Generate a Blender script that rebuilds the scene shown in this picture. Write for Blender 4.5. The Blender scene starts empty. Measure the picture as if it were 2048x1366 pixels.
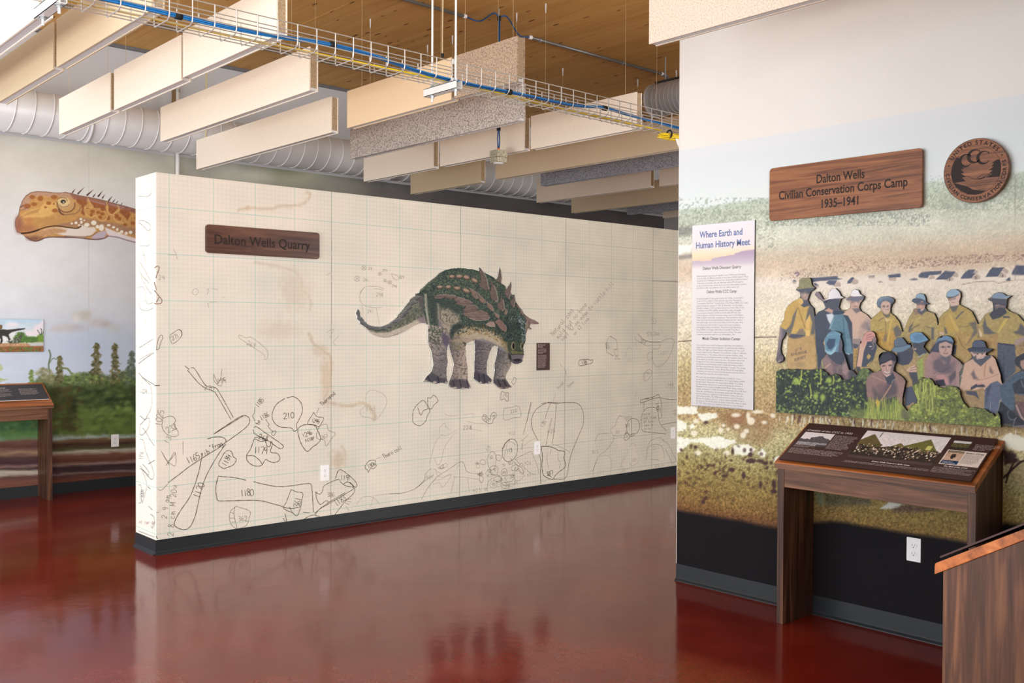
import bpy, bmesh, math, random
import numpy as np
from mathutils import Matrix, Vector
random.seed(4)
SC = bpy.context.scene
COL = SC.collection
# ------------------------------------------------------------------ camera, world, light, exposure
F_PX = 1954.02                       # focal length in pixels of the 2048 px wide frame
CAM_H = 1.5
M = np.array([[0.74326114, 0.0058201, -0.66897609],
              [-0.66898573, 0.01331126, -0.74315604],
              [0.00457967, 0.99989446, 0.0137873]])      # camera axes in the room's axes
cd = bpy.data.cameras.new('camera')
cd.sensor_width = 36; cd.sensor_fit = 'HORIZONTAL'; cd.lens = F_PX / 2048 * 36
cd.clip_start = 0.05; cd.clip_end = 100
cam = bpy.data.objects.new('camera', cd); COL.objects.link(cam)
mw = Matrix.Identity(4)
for i in range(3):
    for j in range(3): mw[i][j] = M[i, j]
mw = Matrix.Translation((0, 0, CAM_H)) @ mw.to_3x3().normalized().to_4x4()
cam.matrix_world = mw
SC.camera = cam
SC.view_settings.view_transform = 'Standard'; SC.view_settings.look = 'None'
SC.view_settings.exposure = 0.0; SC.view_settings.gamma = 1.0
SC.view_settings.use_curve_mapping = False
W = bpy.data.worlds.new('sky'); SC.world = W; W.use_nodes = True
bg = W.node_tree.nodes['Background']; bg.inputs[0].default_value = (0.86, 0.93, 1.0, 1); bg.inputs[1].default_value = 1.0
def area(name, loc, direction, sx, sy, power, color):
    l = bpy.data.lights.new(name, 'AREA'); l.shape = 'RECTANGLE'; l.size = sx; l.size_y = sy
    l.energy = power; l.color = color
    o = bpy.data.objects.new(name, l); COL.objects.link(o)
    o.location = loc; o.rotation_euler = Vector(direction).to_track_quat('-Z', 'Y').to_euler()
    return o
LIGHTS = [
    area('window_daylight', (-2.85, 5.4, 2.0), (1, 0.0, 0.05), 6.6, 3.2, 200, (0.84, 0.94, 1.0)),
    area('window_ground_bounce', (-2.85, 5.4, 0.9), (1, 0.0, 0.75), 6.6, 1.2, 190, (1.0, 0.97, 0.92)),  # added uplight low at the windows, brightens the ceiling
    area('rear_window_daylight', (-0.2, -3.4, 2.1), (0.12, 1, 0.05), 5.4, 3.0, 370, (1.0, 0.98, 0.96)),  # added fill behind the camera; the rear wall has no window
    area('rear_ground_bounce', (-0.2, -3.4, 0.9), (0.1, 1, 0.7), 5.4, 1.2, 220, (1.0, 0.96, 0.9)),  # added low uplight below the rear fill, also lifts the ceiling
    area('side_room_daylight', (8.0, -3.4, 2.0), (-0.1, 1, 0.25), 5.0, 3.0, 460, (1.0, 0.98, 0.95)),  # added fill beyond the right wall, brightens the partition's right part
]
# ------------------------------------------------------------------ measuring helpers
Minv = M.T
def wray(px, py): return M @ np.array([px - 1024.0, -(py - 683.0), -F_PX])
def onX(px, py, X): d = wray(px, py); t = X / d[0]; return (X, t * d[1], CAM_H + t * d[2])
def onY(px, py, Y): d = wray(px, py); t = Y / d[1]; return (t * d[0], Y, CAM_H + t * d[2])
def onZ(px, py, Z): d = wray(px, py); t = (Z - CAM_H) / d[2]; return (t * d[0], t * d[1], Z)
def proj(P):                          # n x 3 -> photo pixels
    q = (np.asarray(P, float) - np.array([0, 0, CAM_H])) @ M
    return 1024 + F_PX * q[:, 0] / -q[:, 2], 683 - F_PX * q[:, 1] / -q[:, 2]
def lin(c):
    c = np.asarray(c, float)
    return np.where(c <= 0.04045, c / 12.92, ((c + 0.055) / 1.055) ** 2.4)
def rgb(r, g, b): return tuple(float(v) for v in lin(np.array([r, g, b]) / 255.0))
# ------------------------------------------------------------------ materials
def newmat(name):
    m = bpy.data.materials.new(name); m.use_nodes = True
    nt = m.node_tree; b = nt.nodes['Principled BSDF']
    return m, nt, b
def N(nt, typ, **kw):
    n = nt.nodes.new(typ)
    for k, v in kw.items():
        if k.startswith('i_'): n.inputs[k[2:]].default_value = v
        else: setattr(n, k, v)
    return n
def plain(name, c, rough=0.5, metal=0.0, spec=0.5, noise=0.0, nscale=40.0):
    m, nt, b = newmat(name)
    b.inputs['Base Color'].default_value = (*c, 1); b.inputs['Roughness'].default_value = rough
    b.inputs['Metallic'].default_value = metal; b.inputs['Specular IOR Level'].default_value = spec
    if noise > 0:
        tc = N(nt, 'ShaderNodeTexCoord'); nz = N(nt, 'ShaderNodeTexNoise'); nz.inputs['Scale'].default_value = nscale
        nz.inputs['Detail'].default_value = 4
        cr = N(nt, 'ShaderNodeValToRGB')
        cr.color_ramp.elements[0].position = 0.3; cr.color_ramp.elements[1].position = 0.7
        cr.color_ramp.elements[0].color = (*[v * (1 - noise) for v in c], 1)
        cr.color_ramp.elements[1].color = (*[min(1, v * (1 + noise)) for v in c], 1)
        nt.links.new(tc.outputs['Object'], nz.inputs['Vector']); nt.links.new(nz.outputs['Fac'], cr.inputs[0])
        nt.links.new(cr.outputs[0], b.inputs['Base Color'])
    return m
def wood(name, cols, axis='x', scale=1.0, rough=0.45, knots=True):
    # grain runs along `axis` of the object
    m, nt, b = newmat(name)
    tc = N(nt, 'ShaderNodeTexCoord'); mp = N(nt, 'ShaderNodeMapping')
    s = {'x': (0.9, 16, 16), 'y': (16, 0.9, 16), 'z': (16, 16, 0.9)}[axis]
    mp.inputs['Scale'].default_value = tuple(v * scale for v in s)
    n1 = N(nt, 'ShaderNodeTexNoise'); n1.inputs['Scale'].default_value = 1.0; n1.inputs['Detail'].default_value = 6
    n1.inputs['Distortion'].default_value = 1.2
    mp2 = N(nt, 'ShaderNodeMapping'); mp2.inputs['Scale'].default_value = tuple(v * scale * 6 for v in s)
    n2 = N(nt, 'ShaderNodeTexNoise'); n2.inputs['Scale'].default_value = 1.0; n2.inputs['Detail'].default_value = 3
    mx = N(nt, 'ShaderNodeMath', operation='MULTIPLY_ADD'); mx.inputs[1].default_value = 0.25
    sb = N(nt, 'ShaderNodeMath', operation='SUBTRACT'); sb.inputs[1].default_value = 0.125
    cr = N(nt, 'ShaderNodeValToRGB'); e = cr.color_ramp.elements
    e[0].position = 0.30; e[0].color = (*cols[0], 1); e[1].position = 0.72; e[1].color = (*cols[2], 1)
    q = e.new(0.5); q.color = (*cols[1], 1)
    oi = N(nt, 'ShaderNodeObjectInfo'); ad = N(nt, 'ShaderNodeVectorMath', operation='ADD')
    nt.links.new(tc.outputs['Object'], ad.inputs[0])
    rv = N(nt, 'ShaderNodeMath', operation='MULTIPLY'); rv.inputs[1].default_value = 37.0
    nt.links.new(oi.outputs['Random'], rv.inputs[0]); nt.links.new(rv.outputs[0], ad.inputs[1])
    nt.links.new(ad.outputs[0], mp.inputs['Vector']); nt.links.new(ad.outputs[0], mp2.inputs['Vector'])
    nt.links.new(mp.outputs[0], n1.inputs['Vector']); nt.links.new(mp2.outputs[0], n2.inputs['Vector'])
    nt.links.new(n2.outputs['Fac'], mx.inputs[0]); nt.links.new(n1.outputs['Fac'], mx.inputs[2])
    nt.links.new(mx.outputs[0], sb.inputs[0]); nt.links.new(sb.outputs[0], cr.inputs[0])
    nt.links.new(cr.outputs[0], b.inputs['Base Color'])
    b.inputs['Roughness'].default_value = rough; b.inputs['Specular IOR Level'].default_value = 0.35
    return m
def painted(name, rough=0.55, spec=0.10, alpha=False):
    m, nt, b = newmat(name)
    a = N(nt, 'ShaderNodeAttribute'); a.attribute_name = 'Col'
    nt.links.new(a.outputs['Color'], b.inputs['Base Color'])
    b.inputs['Roughness'].default_value = rough; b.inputs['Specular IOR Level'].default_value = spec
    if alpha: nt.links.new(a.outputs['Alpha'], b.inputs['Alpha'])
    return m
MAT = {}
# ------------------------------------------------------------------ mesh builder
class MB:
    def __init__(s): s.v = []; s.f = []
    def add(s, vs, fs):
        o = len(s.v); s.v += [tuple(float(c) for c in p) for p in vs]; s.f += [tuple(i + o for i in f) for f in fs]; return s
    def box(s, x0, x1, y0, y1, z0, z1):
        return s.add([(x0, y0, z0), (x1, y0, z0), (x1, y1, z0), (x0, y1, z0), (x0, y0, z1), (x1, y0, z1), (x1, y1, z1), (x0, y1, z1)],
                     [(0, 3, 2, 1), (4, 5, 6, 7), (0, 1, 5, 4), (1, 2, 6, 5), (2, 3, 7, 6), (3, 0, 4, 7)])
    def prism(s, base, ext):          # base polygon (3d points, ccw seen from outside), ext = extrusion vector
        n = len(base); b = [Vector(p) for p in base]; e = Vector(ext)
        return s.add([*b, *[p + e for p in b]], [tuple(range(n)), tuple(range(2 * n - 1, n - 1, -1))] +
                     [(i, i + n, (i + 1) % n + n, (i + 1) % n) for i in range(n)])
    def tube(s, pts, r, n=6, cap=True, closed=False):
        pts = [Vector(p) for p in pts]; m = len(pts); vs = []; fs = []
        prev = None
        for i, p in enumerate(pts):
            a = pts[(i - 1) % m] if (i > 0 or closed) else p; c = pts[(i + 1) % m] if (i < m - 1 or closed) else p
            t = (c - a).normalized()
            if prev is None:
                u = t.cross(Vector((0, 0, 1)))
                if u.length < 0.1: u = t.cross(Vector((1, 0, 0)))
            else: u = prev - t * prev.dot(t)
            u.normalize(); w = t.cross(u); prev = u
            rr = r[i] if isinstance(r, (list, tuple)) else r
            for k in range(n):
                ang = 2 * math.pi * k / n
                vs.append(p + u * (rr * math.cos(ang)) + w * (rr * math.sin(ang)))
        for i in range(m if closed else m - 1):
            j = (i + 1) % m
            for k in range(n):
                k2 = (k + 1) % n
                fs.append((i * n + k, i * n + k2, j * n + k2, j * n + k))
        if cap and not closed:
            fs.append(tuple(range(n - 1, -1, -1))); fs.append(tuple((m - 1) * n + k for k in range(n)))
        return s.add(vs, fs)
    def disc(s, c, r, axis, h, n=20): # short cylinder
        c = Vector(c); a = Vector(axis).normalized()
        return s.tube([c, c + a * h], r, n)
    def rbox(s, u0, u1, v0, v1, rad, n, place, depth):   # rounded plate: place(u,v,w) -> 3d, w from 0 to depth
        pts = []
        for cx, cy, a0 in ((u1 - rad, v1 - rad, 0), (u0 + rad, v1 - rad, 90), (u0 + rad, v0 + rad, 180), (u1 - rad, v0 + rad, 270)):
            for k in range(n + 1):
                a = math.radians(a0 + 90 * k / n); pts.append((cx + rad * math.cos(a), cy + rad * math.sin(a)))
        b = [Vector(place(u, v, 0)) for u, v in pts]; e = Vector(place(0, 0, depth)) - Vector(place(0, 0, 0))
        return s.prism(b, e)
    def build(s, name, mat, parent=None, off=(0, 0, 0), smooth=False, bevel=0.0):
        me = bpy.data.meshes.new(name)
        ox, oy, oz = off
        me.from_pydata([(x - ox, y - oy, z - oz) for x, y, z in s.v], [], s.f)
        bm = bmesh.new(); bm.from_mesh(me); bmesh.ops.recalc_face_normals(bm, faces=bm.faces)
        if bevel > 0:
            bmesh.ops.bevel(bm, geom=[e for e in bm.edges if e.is_manifold and e.calc_face_angle(0) > 0.5], offset=bevel, segments=2, affect='EDGES', profile=0.5)
        bm.to_mesh(me); bm.free()
        if smooth: me.shade_smooth()
        me.materials.append(mat)
        o = bpy.data.objects.new(name, me); COL.objects.link(o)
        if parent is not None: o.parent = parent
        return o
def tag(o, label=None, cat=None, group=None, kind=None):
    if label: o['label'] = label
    if cat: o['category'] = cat
    if group: o['group'] = group
    if kind: o['kind'] = kind
    return o
def thing(name, loc, label, cat, rz=0.0, group=None):
    o = bpy.data.objects.new(name, None); COL.objects.link(o); o.empty_display_size = 0.1
    o.location = loc; o.rotation_euler = (0, 0, rz)
    return tag(o, label, cat, group)
def dup(root, loc, label=None, rz=None):
    r = root.copy(); COL.objects.link(r); r.location = loc
    if rz is not None: r.rotation_euler = (0, 0, rz)
    if label: r['label'] = label
    for ch in list(root.children):
        c = ch.copy(); COL.objects.link(c); c.parent = r
        for g in list(ch.children):
            d = g.copy(); COL.objects.link(d); d.parent = c
    return r
# ------------------------------------------------------------------ lettering: built-in font, turned into flat meshes
def letters(name, lines, origin, right, up, size, mat, parent=None, off=(0, 0, 0), align='CENTER', leading=1.0, width=None,
            bold=0.0, extrude=0.0, res=3, shear=0.0, squeeze=1.0):
    cu = bpy.data.curves.new(name, 'FONT'); cu.body = '\n'.join(lines); cu.size = size; cu.align_x = align
    cu.space_line = leading; cu.resolution_u = res; cu.offset = bold; cu.extrude = extrude; cu.shear = shear
    tmp = bpy.data.objects.new(name, cu); COL.objects.link(tmp)
    dg = bpy.context.evaluated_depsgraph_get(); me = bpy.data.meshes.new_from_object(tmp.evaluated_get(dg))
    bpy.data.objects.remove(tmp); bpy.data.curves.remove(cu)
    n = len(me.vertices); co = np.empty(n * 3); me.vertices.foreach_get('co', co); co = co.reshape(-1, 3)
    co[:, 0] *= squeeze
    if width: co[:, 0] *= width / (co[:, 0].max() - co[:, 0].min())
    r = np.array(right, float); u = np.array(up, float); r /= np.linalg.norm(r); u /= np.linalg.norm(u); nn = np.cross(r, u)
    P = np.array(origin, float) - np.array(off, float) + co[:, :1] * r + co[:, 1:2] * u + co[:, 2:] * nn
    me.vertices.foreach_set('co', P.ravel()); me.update(); me.materials.clear(); me.materials.append(mat); me.name = name
    o = bpy.data.objects.new(name, me); COL.objects.link(o)
    if parent is not None: o.parent = parent
    return o
# ------------------------------------------------------------------ the rooms's surfaces
XE, YW, YP, XP0, XR, YR = 11.27, 9.185, 6.305, 2.543, 4.626, 3.66
HP, TP, HC = 2.507, 0.348, 4.1
MAT['white_wall'] = plain('white_wall_paint', rgb(232, 230, 226), 0.7, spec=0.2, noise=0.015, nscale=3)
MAT['grey_wall'] = plain('grey_wall_paint', rgb(196, 196, 200), 0.7, spec=0.2)
MAT['base'] = plain('charcoal_vinyl_base', rgb(34, 38, 42), 0.45, spec=0.3, noise=0.06, nscale=8)
# floor: sealed oxblood concrete
m, nt, b = newmat('sealed_red_concrete'); MAT['floor'] = m
tc = N(nt, 'ShaderNodeTexCoord'); n1 = N(nt, 'ShaderNodeTexNoise', i_Scale=1.7, i_Detail=8.0, i_Roughness=0.62)
n2 = N(nt, 'ShaderNodeTexNoise', i_Scale=60.0, i_Detail=4.0); n3 = N(nt, 'ShaderNodeTexNoise', i_Scale=5.0, i_Detail=3.0)
cr = N(nt, 'ShaderNodeValToRGB'); e = cr.color_ramp.elements
e[0].position = 0.34; e[0].color = (*rgb(96, 22, 12), 1); e[1].position = 0.68; e[1].color = (*rgb(122, 40, 28), 1)
q = e.new(0.52); q.color = (*rgb(108, 30, 19), 1)
nt.links.new(tc.outputs['Object'], n1.inputs['Vector']); nt.links.new(tc.outputs['Object'], n2.inputs['Vector']); nt.links.new(tc.outputs['Object'], n3.inputs['Vector'])
mm = N(nt, 'ShaderNodeMath', operation='MULTIPLY_ADD'); mm.inputs[1].default_value = 0.18
nt.links.new(n2.outputs['Fac'], mm.inputs[0]); nt.links.new(n1.outputs['Fac'], mm.inputs[2])
ms = N(nt, 'ShaderNodeMath', operation='SUBTRACT'); ms.inputs[1].default_value = 0.09
nt.links.new(mm.outputs[0], ms.inputs[0]); nt.links.new(ms.outputs[0], cr.inputs[0]); nt.links.new(cr.outputs[0], b.inputs['Base Color'])
mr = N(nt, 'ShaderNodeMapRange'); mr.inputs['To Min'].default_value = 0.08; mr.inputs['To Max'].default_value = 0.16
nt.links.new(n1.outputs['Fac'], mr.inputs[0]); nt.links.new(mr.outputs[0], b.inputs['Roughness'])
bp = N(nt, 'ShaderNodeBump', i_Strength=0.06, i_Distance=0.02); nt.links.new(n3.outputs['Fac'], bp.inputs['Height']); nt.links.new(bp.outputs[0], b.inputs['Normal'])
b.inputs['Specular IOR Level'].default_value = 0.3

def struct(o): o['kind'] = 'structure'; return o
struct(MB().box(-3.2, XE + .2, -3.9, YW + .2, -0.2, 0).build('floor', MAT['floor']))
ceil = struct(MB().box(-3.2, XE + .2, -3.9, YW + .2, HC + 0.03, HC + 0.2).build('ceiling', MAT['white_wall']))
MAT['plank'] = wood('spruce_ceiling_board', (rgb(196, 146, 76), rgb(208, 158, 88), rgb(216, 168, 98)), 'y', 0.45, 0.6)
MAT['knot'] = plain('dark_knot', rgb(120, 76, 38), 0.7)
pw = 0.148; px0 = 1.4; prot = None
for i in range(67):
    x = px0 + i * pw
    if prot is None:
        prot = MB().box(-pw / 2 + .0012, pw / 2 - .0012, 0, YW - 3.4, HC, HC + .028).build('plank', MAT['plank'], ceil)
        o = prot
    else:
        o = prot.copy(); COL.objects.link(o); o.parent = ceil
    o.location = (x, 3.4, 0.0 if i not in (18, 19) else 0.004)
kb = MB()
for i in range(330):                                     # knots and splits in the boards
    x = random.uniform(2.2, 11); y = random.uniform(4.2, 9.1); r = random.uniform(.004, .012); l = random.uniform(.01, .05)
    a = random.uniform(-.25, .25); pts = []
    for k in range(8):
        t = 2 * math.pi * k / 8; u = l * math.cos(t); w = r * math.sin(t)
        pts.append((x + w * math.cos(a) - u * math.sin(a) * .3, y + u, HC - .0012))
    kb.prism(pts, (0, 0, .002))
tag(kb.build('wood_knots', MAT['knot'], ceil), kind='stuff')
# far mural wall, with the plain upper band
wl = struct(MB().box(-3.2, XE + .2, YW, YW + .2, 0, HC + .03).build('wall_left', MAT['grey_wall']))
struct(MB().box(-3.2, XE, YW - .012, YW, 0, .098).build('baseboard_left', MAT['base']))
struct(MB().box(-3.2, XE, YW - .03, YW, HC - .03, HC).build('trim_1', plain('grey_steel_angle', rgb(110, 112, 116), 0.5, 0.3)))
struct(MB().box(XE, XE + .2, -3.9, YW, 0, HC).build('wall_end', plain('end_wall_paint', rgb(170, 168, 166), 0.7, spec=0.2)))
struct(MB().box(-3.2, XE, -3.9, -3.7, 0, HC).build('wall_rear', MAT['white_wall']))
# window wall on the left of the camera: piers, sill and head around three big panes
ww = MB(); ww.box(-3.2, -3.0, -3.9, YW, 0, .25); ww.box(-3.2, -3.0, -3.9, YW, 3.75, HC)
for y0, y1 in ((-3.9, 1.9), (4.05, 4.35), (6.5, 6.8), (8.95, YW)): ww.box(-3.2, -3.0, y0, y1, .25, 3.75)
struct(ww.build('wall_window', MAT['white_wall']))
MAT['alu'] = plain('window_aluminium', rgb(60, 62, 66), 0.4, 0.6)
for i, (y0, y1) in enumerate(((1.9, 4.05), (4.35, 6.5), (6.8, 8.95))):
    f = MB()
    for a, c in ((y0, y0 + .06), (y1 - .06, y1), ((y0 + y1) / 2 - .03, (y0 + y1) / 2 + .03)): f.box(-3.14, -3.06, a, c, .25, 3.75)
    for a, c in ((.25, .31), (3.69, 3.75)): f.box(-3.14, -3.06, y0, y1, a, c)
    struct(f.build('window_%d' % (i + 1), MAT['alu']))
# right wall (a room-high block whose end stands free)
wr = struct(MB().box(XR, XR + .16, -3.7, YR, 0, HC).build('wall_right', MAT['white_wall']))
def cove_base(x, y0, y1):
    return MB().prism([(x, y0, 0), (x - .022, y0, 0), (x - .021, y0, .004), (x - .010, y0, .014), (x - .006, y0, .022), (x - .005, y0, .1), (x, y0, .1)], (0, y1 - y0, 0))
struct(cove_base(XR, -3.6, YR).build('baseboard_right', MAT['base']))
struct(MB().box(XR - .002, XR + .012, YR, YR + .003, .1, HC).build('trim_2', MAT['white_wall']))
struct(MB().box(2.72, XR, .79, .945, 0, HC).build('wall_alcove', plain('alcove_mural_print', rgb(92, 82, 64), .7, spec=.1, noise=.2, nscale=5)))  # unseen return wall coloured dark to keep bounced light off the consoles
# free-standing partition printed as a gridded quarry map
m, nt, b = newmat('quarry_map_paper'); MAT['paper'] = m
geo = N(nt, 'ShaderNodeNewGeometry'); sp = N(nt, 'ShaderNodeSeparateXYZ'); nt.links.new(geo.outputs['Position'], sp.inputs[0])
def math_(op, a, bb=None, c=None):
    n = N(nt, 'ShaderNodeMath', operation=op)
    for i, v in enumerate((a, bb, c)):
        if v is None: continue
        if isinstance(v, (int, float)): n.inputs[i].default_value = v
        else: nt.links.new(v, n.inputs[i])
    return n.outputs[0]
def lines_(coord, ph, per, half):
    d = math_('PINGPONG', math_('SUBTRACT', coord, ph), per / 2)      # distance to the nearest line
    return math_('LESS_THAN', d, half)
def mixc(fac, c1, c2):
    n = N(nt, 'ShaderNodeMix', data_type='RGBA')
    for idx, v in ((0, fac), (6, c1), (7, c2)):
        if isinstance(v, (int, float)): n.inputs[idx].default_value = v
        elif isinstance(v, tuple): n.inputs[idx].default_value = (*v, 1)
        else: nt.links.new(v, n.inputs[idx])
    return n.outputs[2]
big = N(nt, 'ShaderNodeTexNoise', i_Scale=0.8, i_Detail=5.0); nt.links.new(geo.outputs['Position'], big.inputs['Vector'])
fad = N(nt, 'ShaderNodeTexNoise', i_Scale=2.3, i_Detail=2.0); nt.links.new(geo.outputs['Position'], fad.inputs['Vector'])
base = mixc(math_('MULTIPLY', math_('SUBTRACT', big.outputs['Fac'], .35), 2.2), rgb(237, 226, 213), rgb(231, 222, 212))
xr = N(nt, 'ShaderNodeMapRange'); xr.inputs['From Min'].default_value = 3.2; xr.inputs['From Max'].default_value = 7.5
nt.links.new(sp.outputs['X'], xr.inputs[0])
right_ = xr.outputs[0]
base = mixc(right_, base, rgb(222, 216, 200))  # slight window falloff put into the paper colour, darker to the right
PX, PZ = .3085 / 10, .3065 / 10
mul = math_('MULTIPLY_ADD', fad.outputs['Fac'], .9, -.05)
mcol = mixc(right_, rgb(196, 200, 190), rgb(168, 168, 154)); bcol = mixc(right_, rgb(150, 196, 188), rgb(150, 160, 148))
for coord, ph, per, half in ((sp.outputs['X'], 2.632, PX, .0021), (sp.outputs['Y'], .012, PX, .0021), (sp.outputs['Z'], .75, PZ, .0021)):
    base = mixc(math_('MULTIPLY', lines_(coord, ph, per, half), math_('MINIMUM', mul, .68)), base, mcol)
for coord, ph, per, half in ((sp.outputs['X'], 2.632, .3085, .0024), (sp.outputs['Y'], .16, .3085, .0024), (sp.outputs['Z'], .75, .3065, .0024)):
    base = mixc(math_('MULTIPLY', lines_(coord, ph, per, half), .62), base, bcol)
seam = math_('MULTIPLY', lines_(sp.outputs['X'], 3.8646, 1.2312, .0021), math_('GREATER_THAN', sp.outputs['X'], 3.5))
base = mixc(math_('MULTIPLY', seam, .75), base, rgb(120, 112, 100))
nt.links.new(base, b.inputs['Base Color']); b.inputs['Roughness'].default_value = .7; b.inputs['Specular IOR Level'].default_value = .1
XP1 = 9.6
wc = struct(MB().box(XP0, XP1, YP, YP + TP, 0, HP).build('wall_center', MAT['paper'], bevel=.003))
bb = MB()
prof = [(-.0, 0), (-.022, 0), (-.02, .005), (-.009, .013), (-.005, .022), (-.004, .098), (0, .098)]
bb.prism([(XP0 - .004, YP + u, z) for u, z in prof], (XP1 - XP0, 0, 0))
bb.prism([(XP0 + u, YP - .004, z) for u, z in prof], (0, TP + .004, 0))
struct(bb.build('baseboard_center', MAT['base']))
# ------------------------------------------------------------------ acoustic baffles
def felt(name, c, speck, amt, scale=130.0):
    m, nt, b = newmat(name)
    tc = N(nt, 'ShaderNodeTexCoord'); nz = N(nt, 'ShaderNodeTexNoise', i_Scale=scale, i_Detail=3.0, i_Roughness=.7)
    cr = N(nt, 'ShaderNodeValToRGB'); e = cr.color_ramp.elements
    e[0].position = .36; e[0].color = (*[x * (1 - amt) + y * amt for x, y in zip(c, speck)], 1); e[1].position = .56; e[1].color = (*c, 1)
    nt.links.new(tc.outputs['Object'], nz.inputs['Vector']); nt.links.new(nz.outputs['Fac'], cr.inputs[0]); nt.links.new(cr.outputs[0], b.inputs['Base Color'])
    b.inputs['Roughness'].default_value = .95; b.inputs['Specular IOR Level'].default_value = .1
    return m
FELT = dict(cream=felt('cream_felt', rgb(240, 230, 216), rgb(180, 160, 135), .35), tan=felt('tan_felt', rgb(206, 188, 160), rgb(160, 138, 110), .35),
            peach=felt('peach_felt', rgb(228, 204, 170), rgb(196, 164, 126), .25), grey=felt('speckled_grey_felt', rgb(206, 198, 192), rgb(60, 54, 52), .8, 90.0),
            brown=felt('speckled_brown_felt', rgb(186, 164, 142), rgb(70, 54, 44), .65, 100.0), blue=felt('speckled_blue_grey_felt', rgb(158, 160, 170), rgb(48, 52, 64), .75, 90.0),
            oat=felt('oat_felt', rgb(226, 212, 196), rgb(150, 128, 112), .45), core=felt('chipboard_core', rgb(180, 158, 128), rgb(90, 66, 44), .6, 200.0))
MAT['rail'] = plain('white_aluminium_rail', rgb(214, 214, 216), 0.45, 0.2)
MAT['steel'] = plain('galvanised_wire', rgb(196, 194, 190), 0.35, 0.55)
MAT['cable_wire'] = plain('steel_cable', rgb(196, 176, 140), 0.5, 0.2)
BZ, BH, BT = 2.95, .268, .062
GR = 'acoustic baffles hung in rows from the ceiling'
def baffle(x, y0, y1, col, label, wires=(.12, .88), rail='rail'):
    o = (x + BT / 2, (y0 + y1) / 2, BZ); t = thing('acoustic_baffle', o, label, 'baffle', group=GR)
    f = FELT[col]; s = .009
    MB().box(x, x + s, y0, y1, BZ, BZ + BH).build('face_panel', f, t, o)
    MB().box(x + BT - s, x + BT, y0, y1, BZ, BZ + BH).build('face_panel', f, t, o)
    MB().box(x + s, x + BT - s, y0 + .002, y1 - .002, BZ + .022, BZ + BH - .004).build('core', FELT['core'] if col != 'grey' else FELT['grey'], t, o)
    MB().box(x + s, x + BT - s, y0 + .004, y1 - .004, BZ + .004, BZ + .021).build('bottom_rail', MAT['rail'], t, o)
    for w in wires:
        y = y0 + (y1 - y0) * w; xc = x + BT / 2
        wi = MB().tube([(xc, y, BZ + BH - .006), (xc, y, HC)], .0011, 5).build('hanging_wire', MAT['cable_wire'], t, o)
        MB().tube([(xc, y, HC - .075), (xc, y, HC - .03), (xc, y, HC + .001)], [.0035, .006, .007], 8).build('gripper', MAT['rail'], wi, o)
    return t
for a in (
    (1.42, 4.89, 7.3, 'cream', 'bright white baffle in the top left corner, nearest the window'),
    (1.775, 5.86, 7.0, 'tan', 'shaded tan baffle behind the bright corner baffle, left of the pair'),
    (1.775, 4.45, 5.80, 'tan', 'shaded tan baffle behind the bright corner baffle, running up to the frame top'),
    (2.41, 6.755, 7.815, 'cream', 'short white baffle above the spiral duct, leftmost of three in line'),
    (2.41, 5.60, 6.68, 'cream', 'white baffle, middle of three in line behind the cable tray start'),
    (2.39, 4.42, 5.53, 'cream', 'white baffle behind the left part of the cable tray, right of three in line'),
    (3.09, 5.30, 7.57, 'cream', 'long cream baffle crossing in front of the duct left of the ceiling seam'),
    (3.875, 6.33, 8.67, 'cream', 'long shaded cream baffle low above the corner of the gridded partition'),
    (3.875, 4.895, 6.11, 'peach', 'peach tan baffle behind the cable tray hanger with two rods'),
    (3.875, 4.27, 4.865, 'brown', 'speckled brown baffle right of the cable tray hanger, highest in view'),
    (4.61, 5.06, 7.22, 'grey', 'long speckled grey baffle with a bluish lower rail above the partition'),
    (5.42, 7.10, 8.24, 'cream', 'cream baffle with the end of the long speckled grey one above it'),
    (5.41, 5.87, 6.99, 'cream', 'cream baffle directly behind the hanging foil covered box'),
    (5.425, 4.69, 5.81, 'cream', 'cream baffle behind the right part of the cable tray'),
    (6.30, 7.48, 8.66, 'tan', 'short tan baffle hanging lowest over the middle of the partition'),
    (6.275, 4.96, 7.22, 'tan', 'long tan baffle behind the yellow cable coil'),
    (6.9, 4.9, 7.24, 'blue', 'blue grey speckled baffle under the long tan one at right'),
    (7.78, 6.53, 8.23, 'oat', 'oat coloured baffle just below the blue grey one'),
    (7.79, 4.9, 6.42, 'oat', 'oat coloured baffle cut by the edge of the right wall'),
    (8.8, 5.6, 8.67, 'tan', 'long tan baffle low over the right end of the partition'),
    (9.43, 5.8, 8.3, 'blue', 'thin visible blue grey baffle edge far right over the partition'),
    (10.05, 6.2, 8.22, 'oat', 'farthest baffle, beside the right wall above the partition end'),
    (3.86, .85, 3.255, 'oat', 'near baffle at the top right in front of the white wall'),
): baffle(*a)
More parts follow.
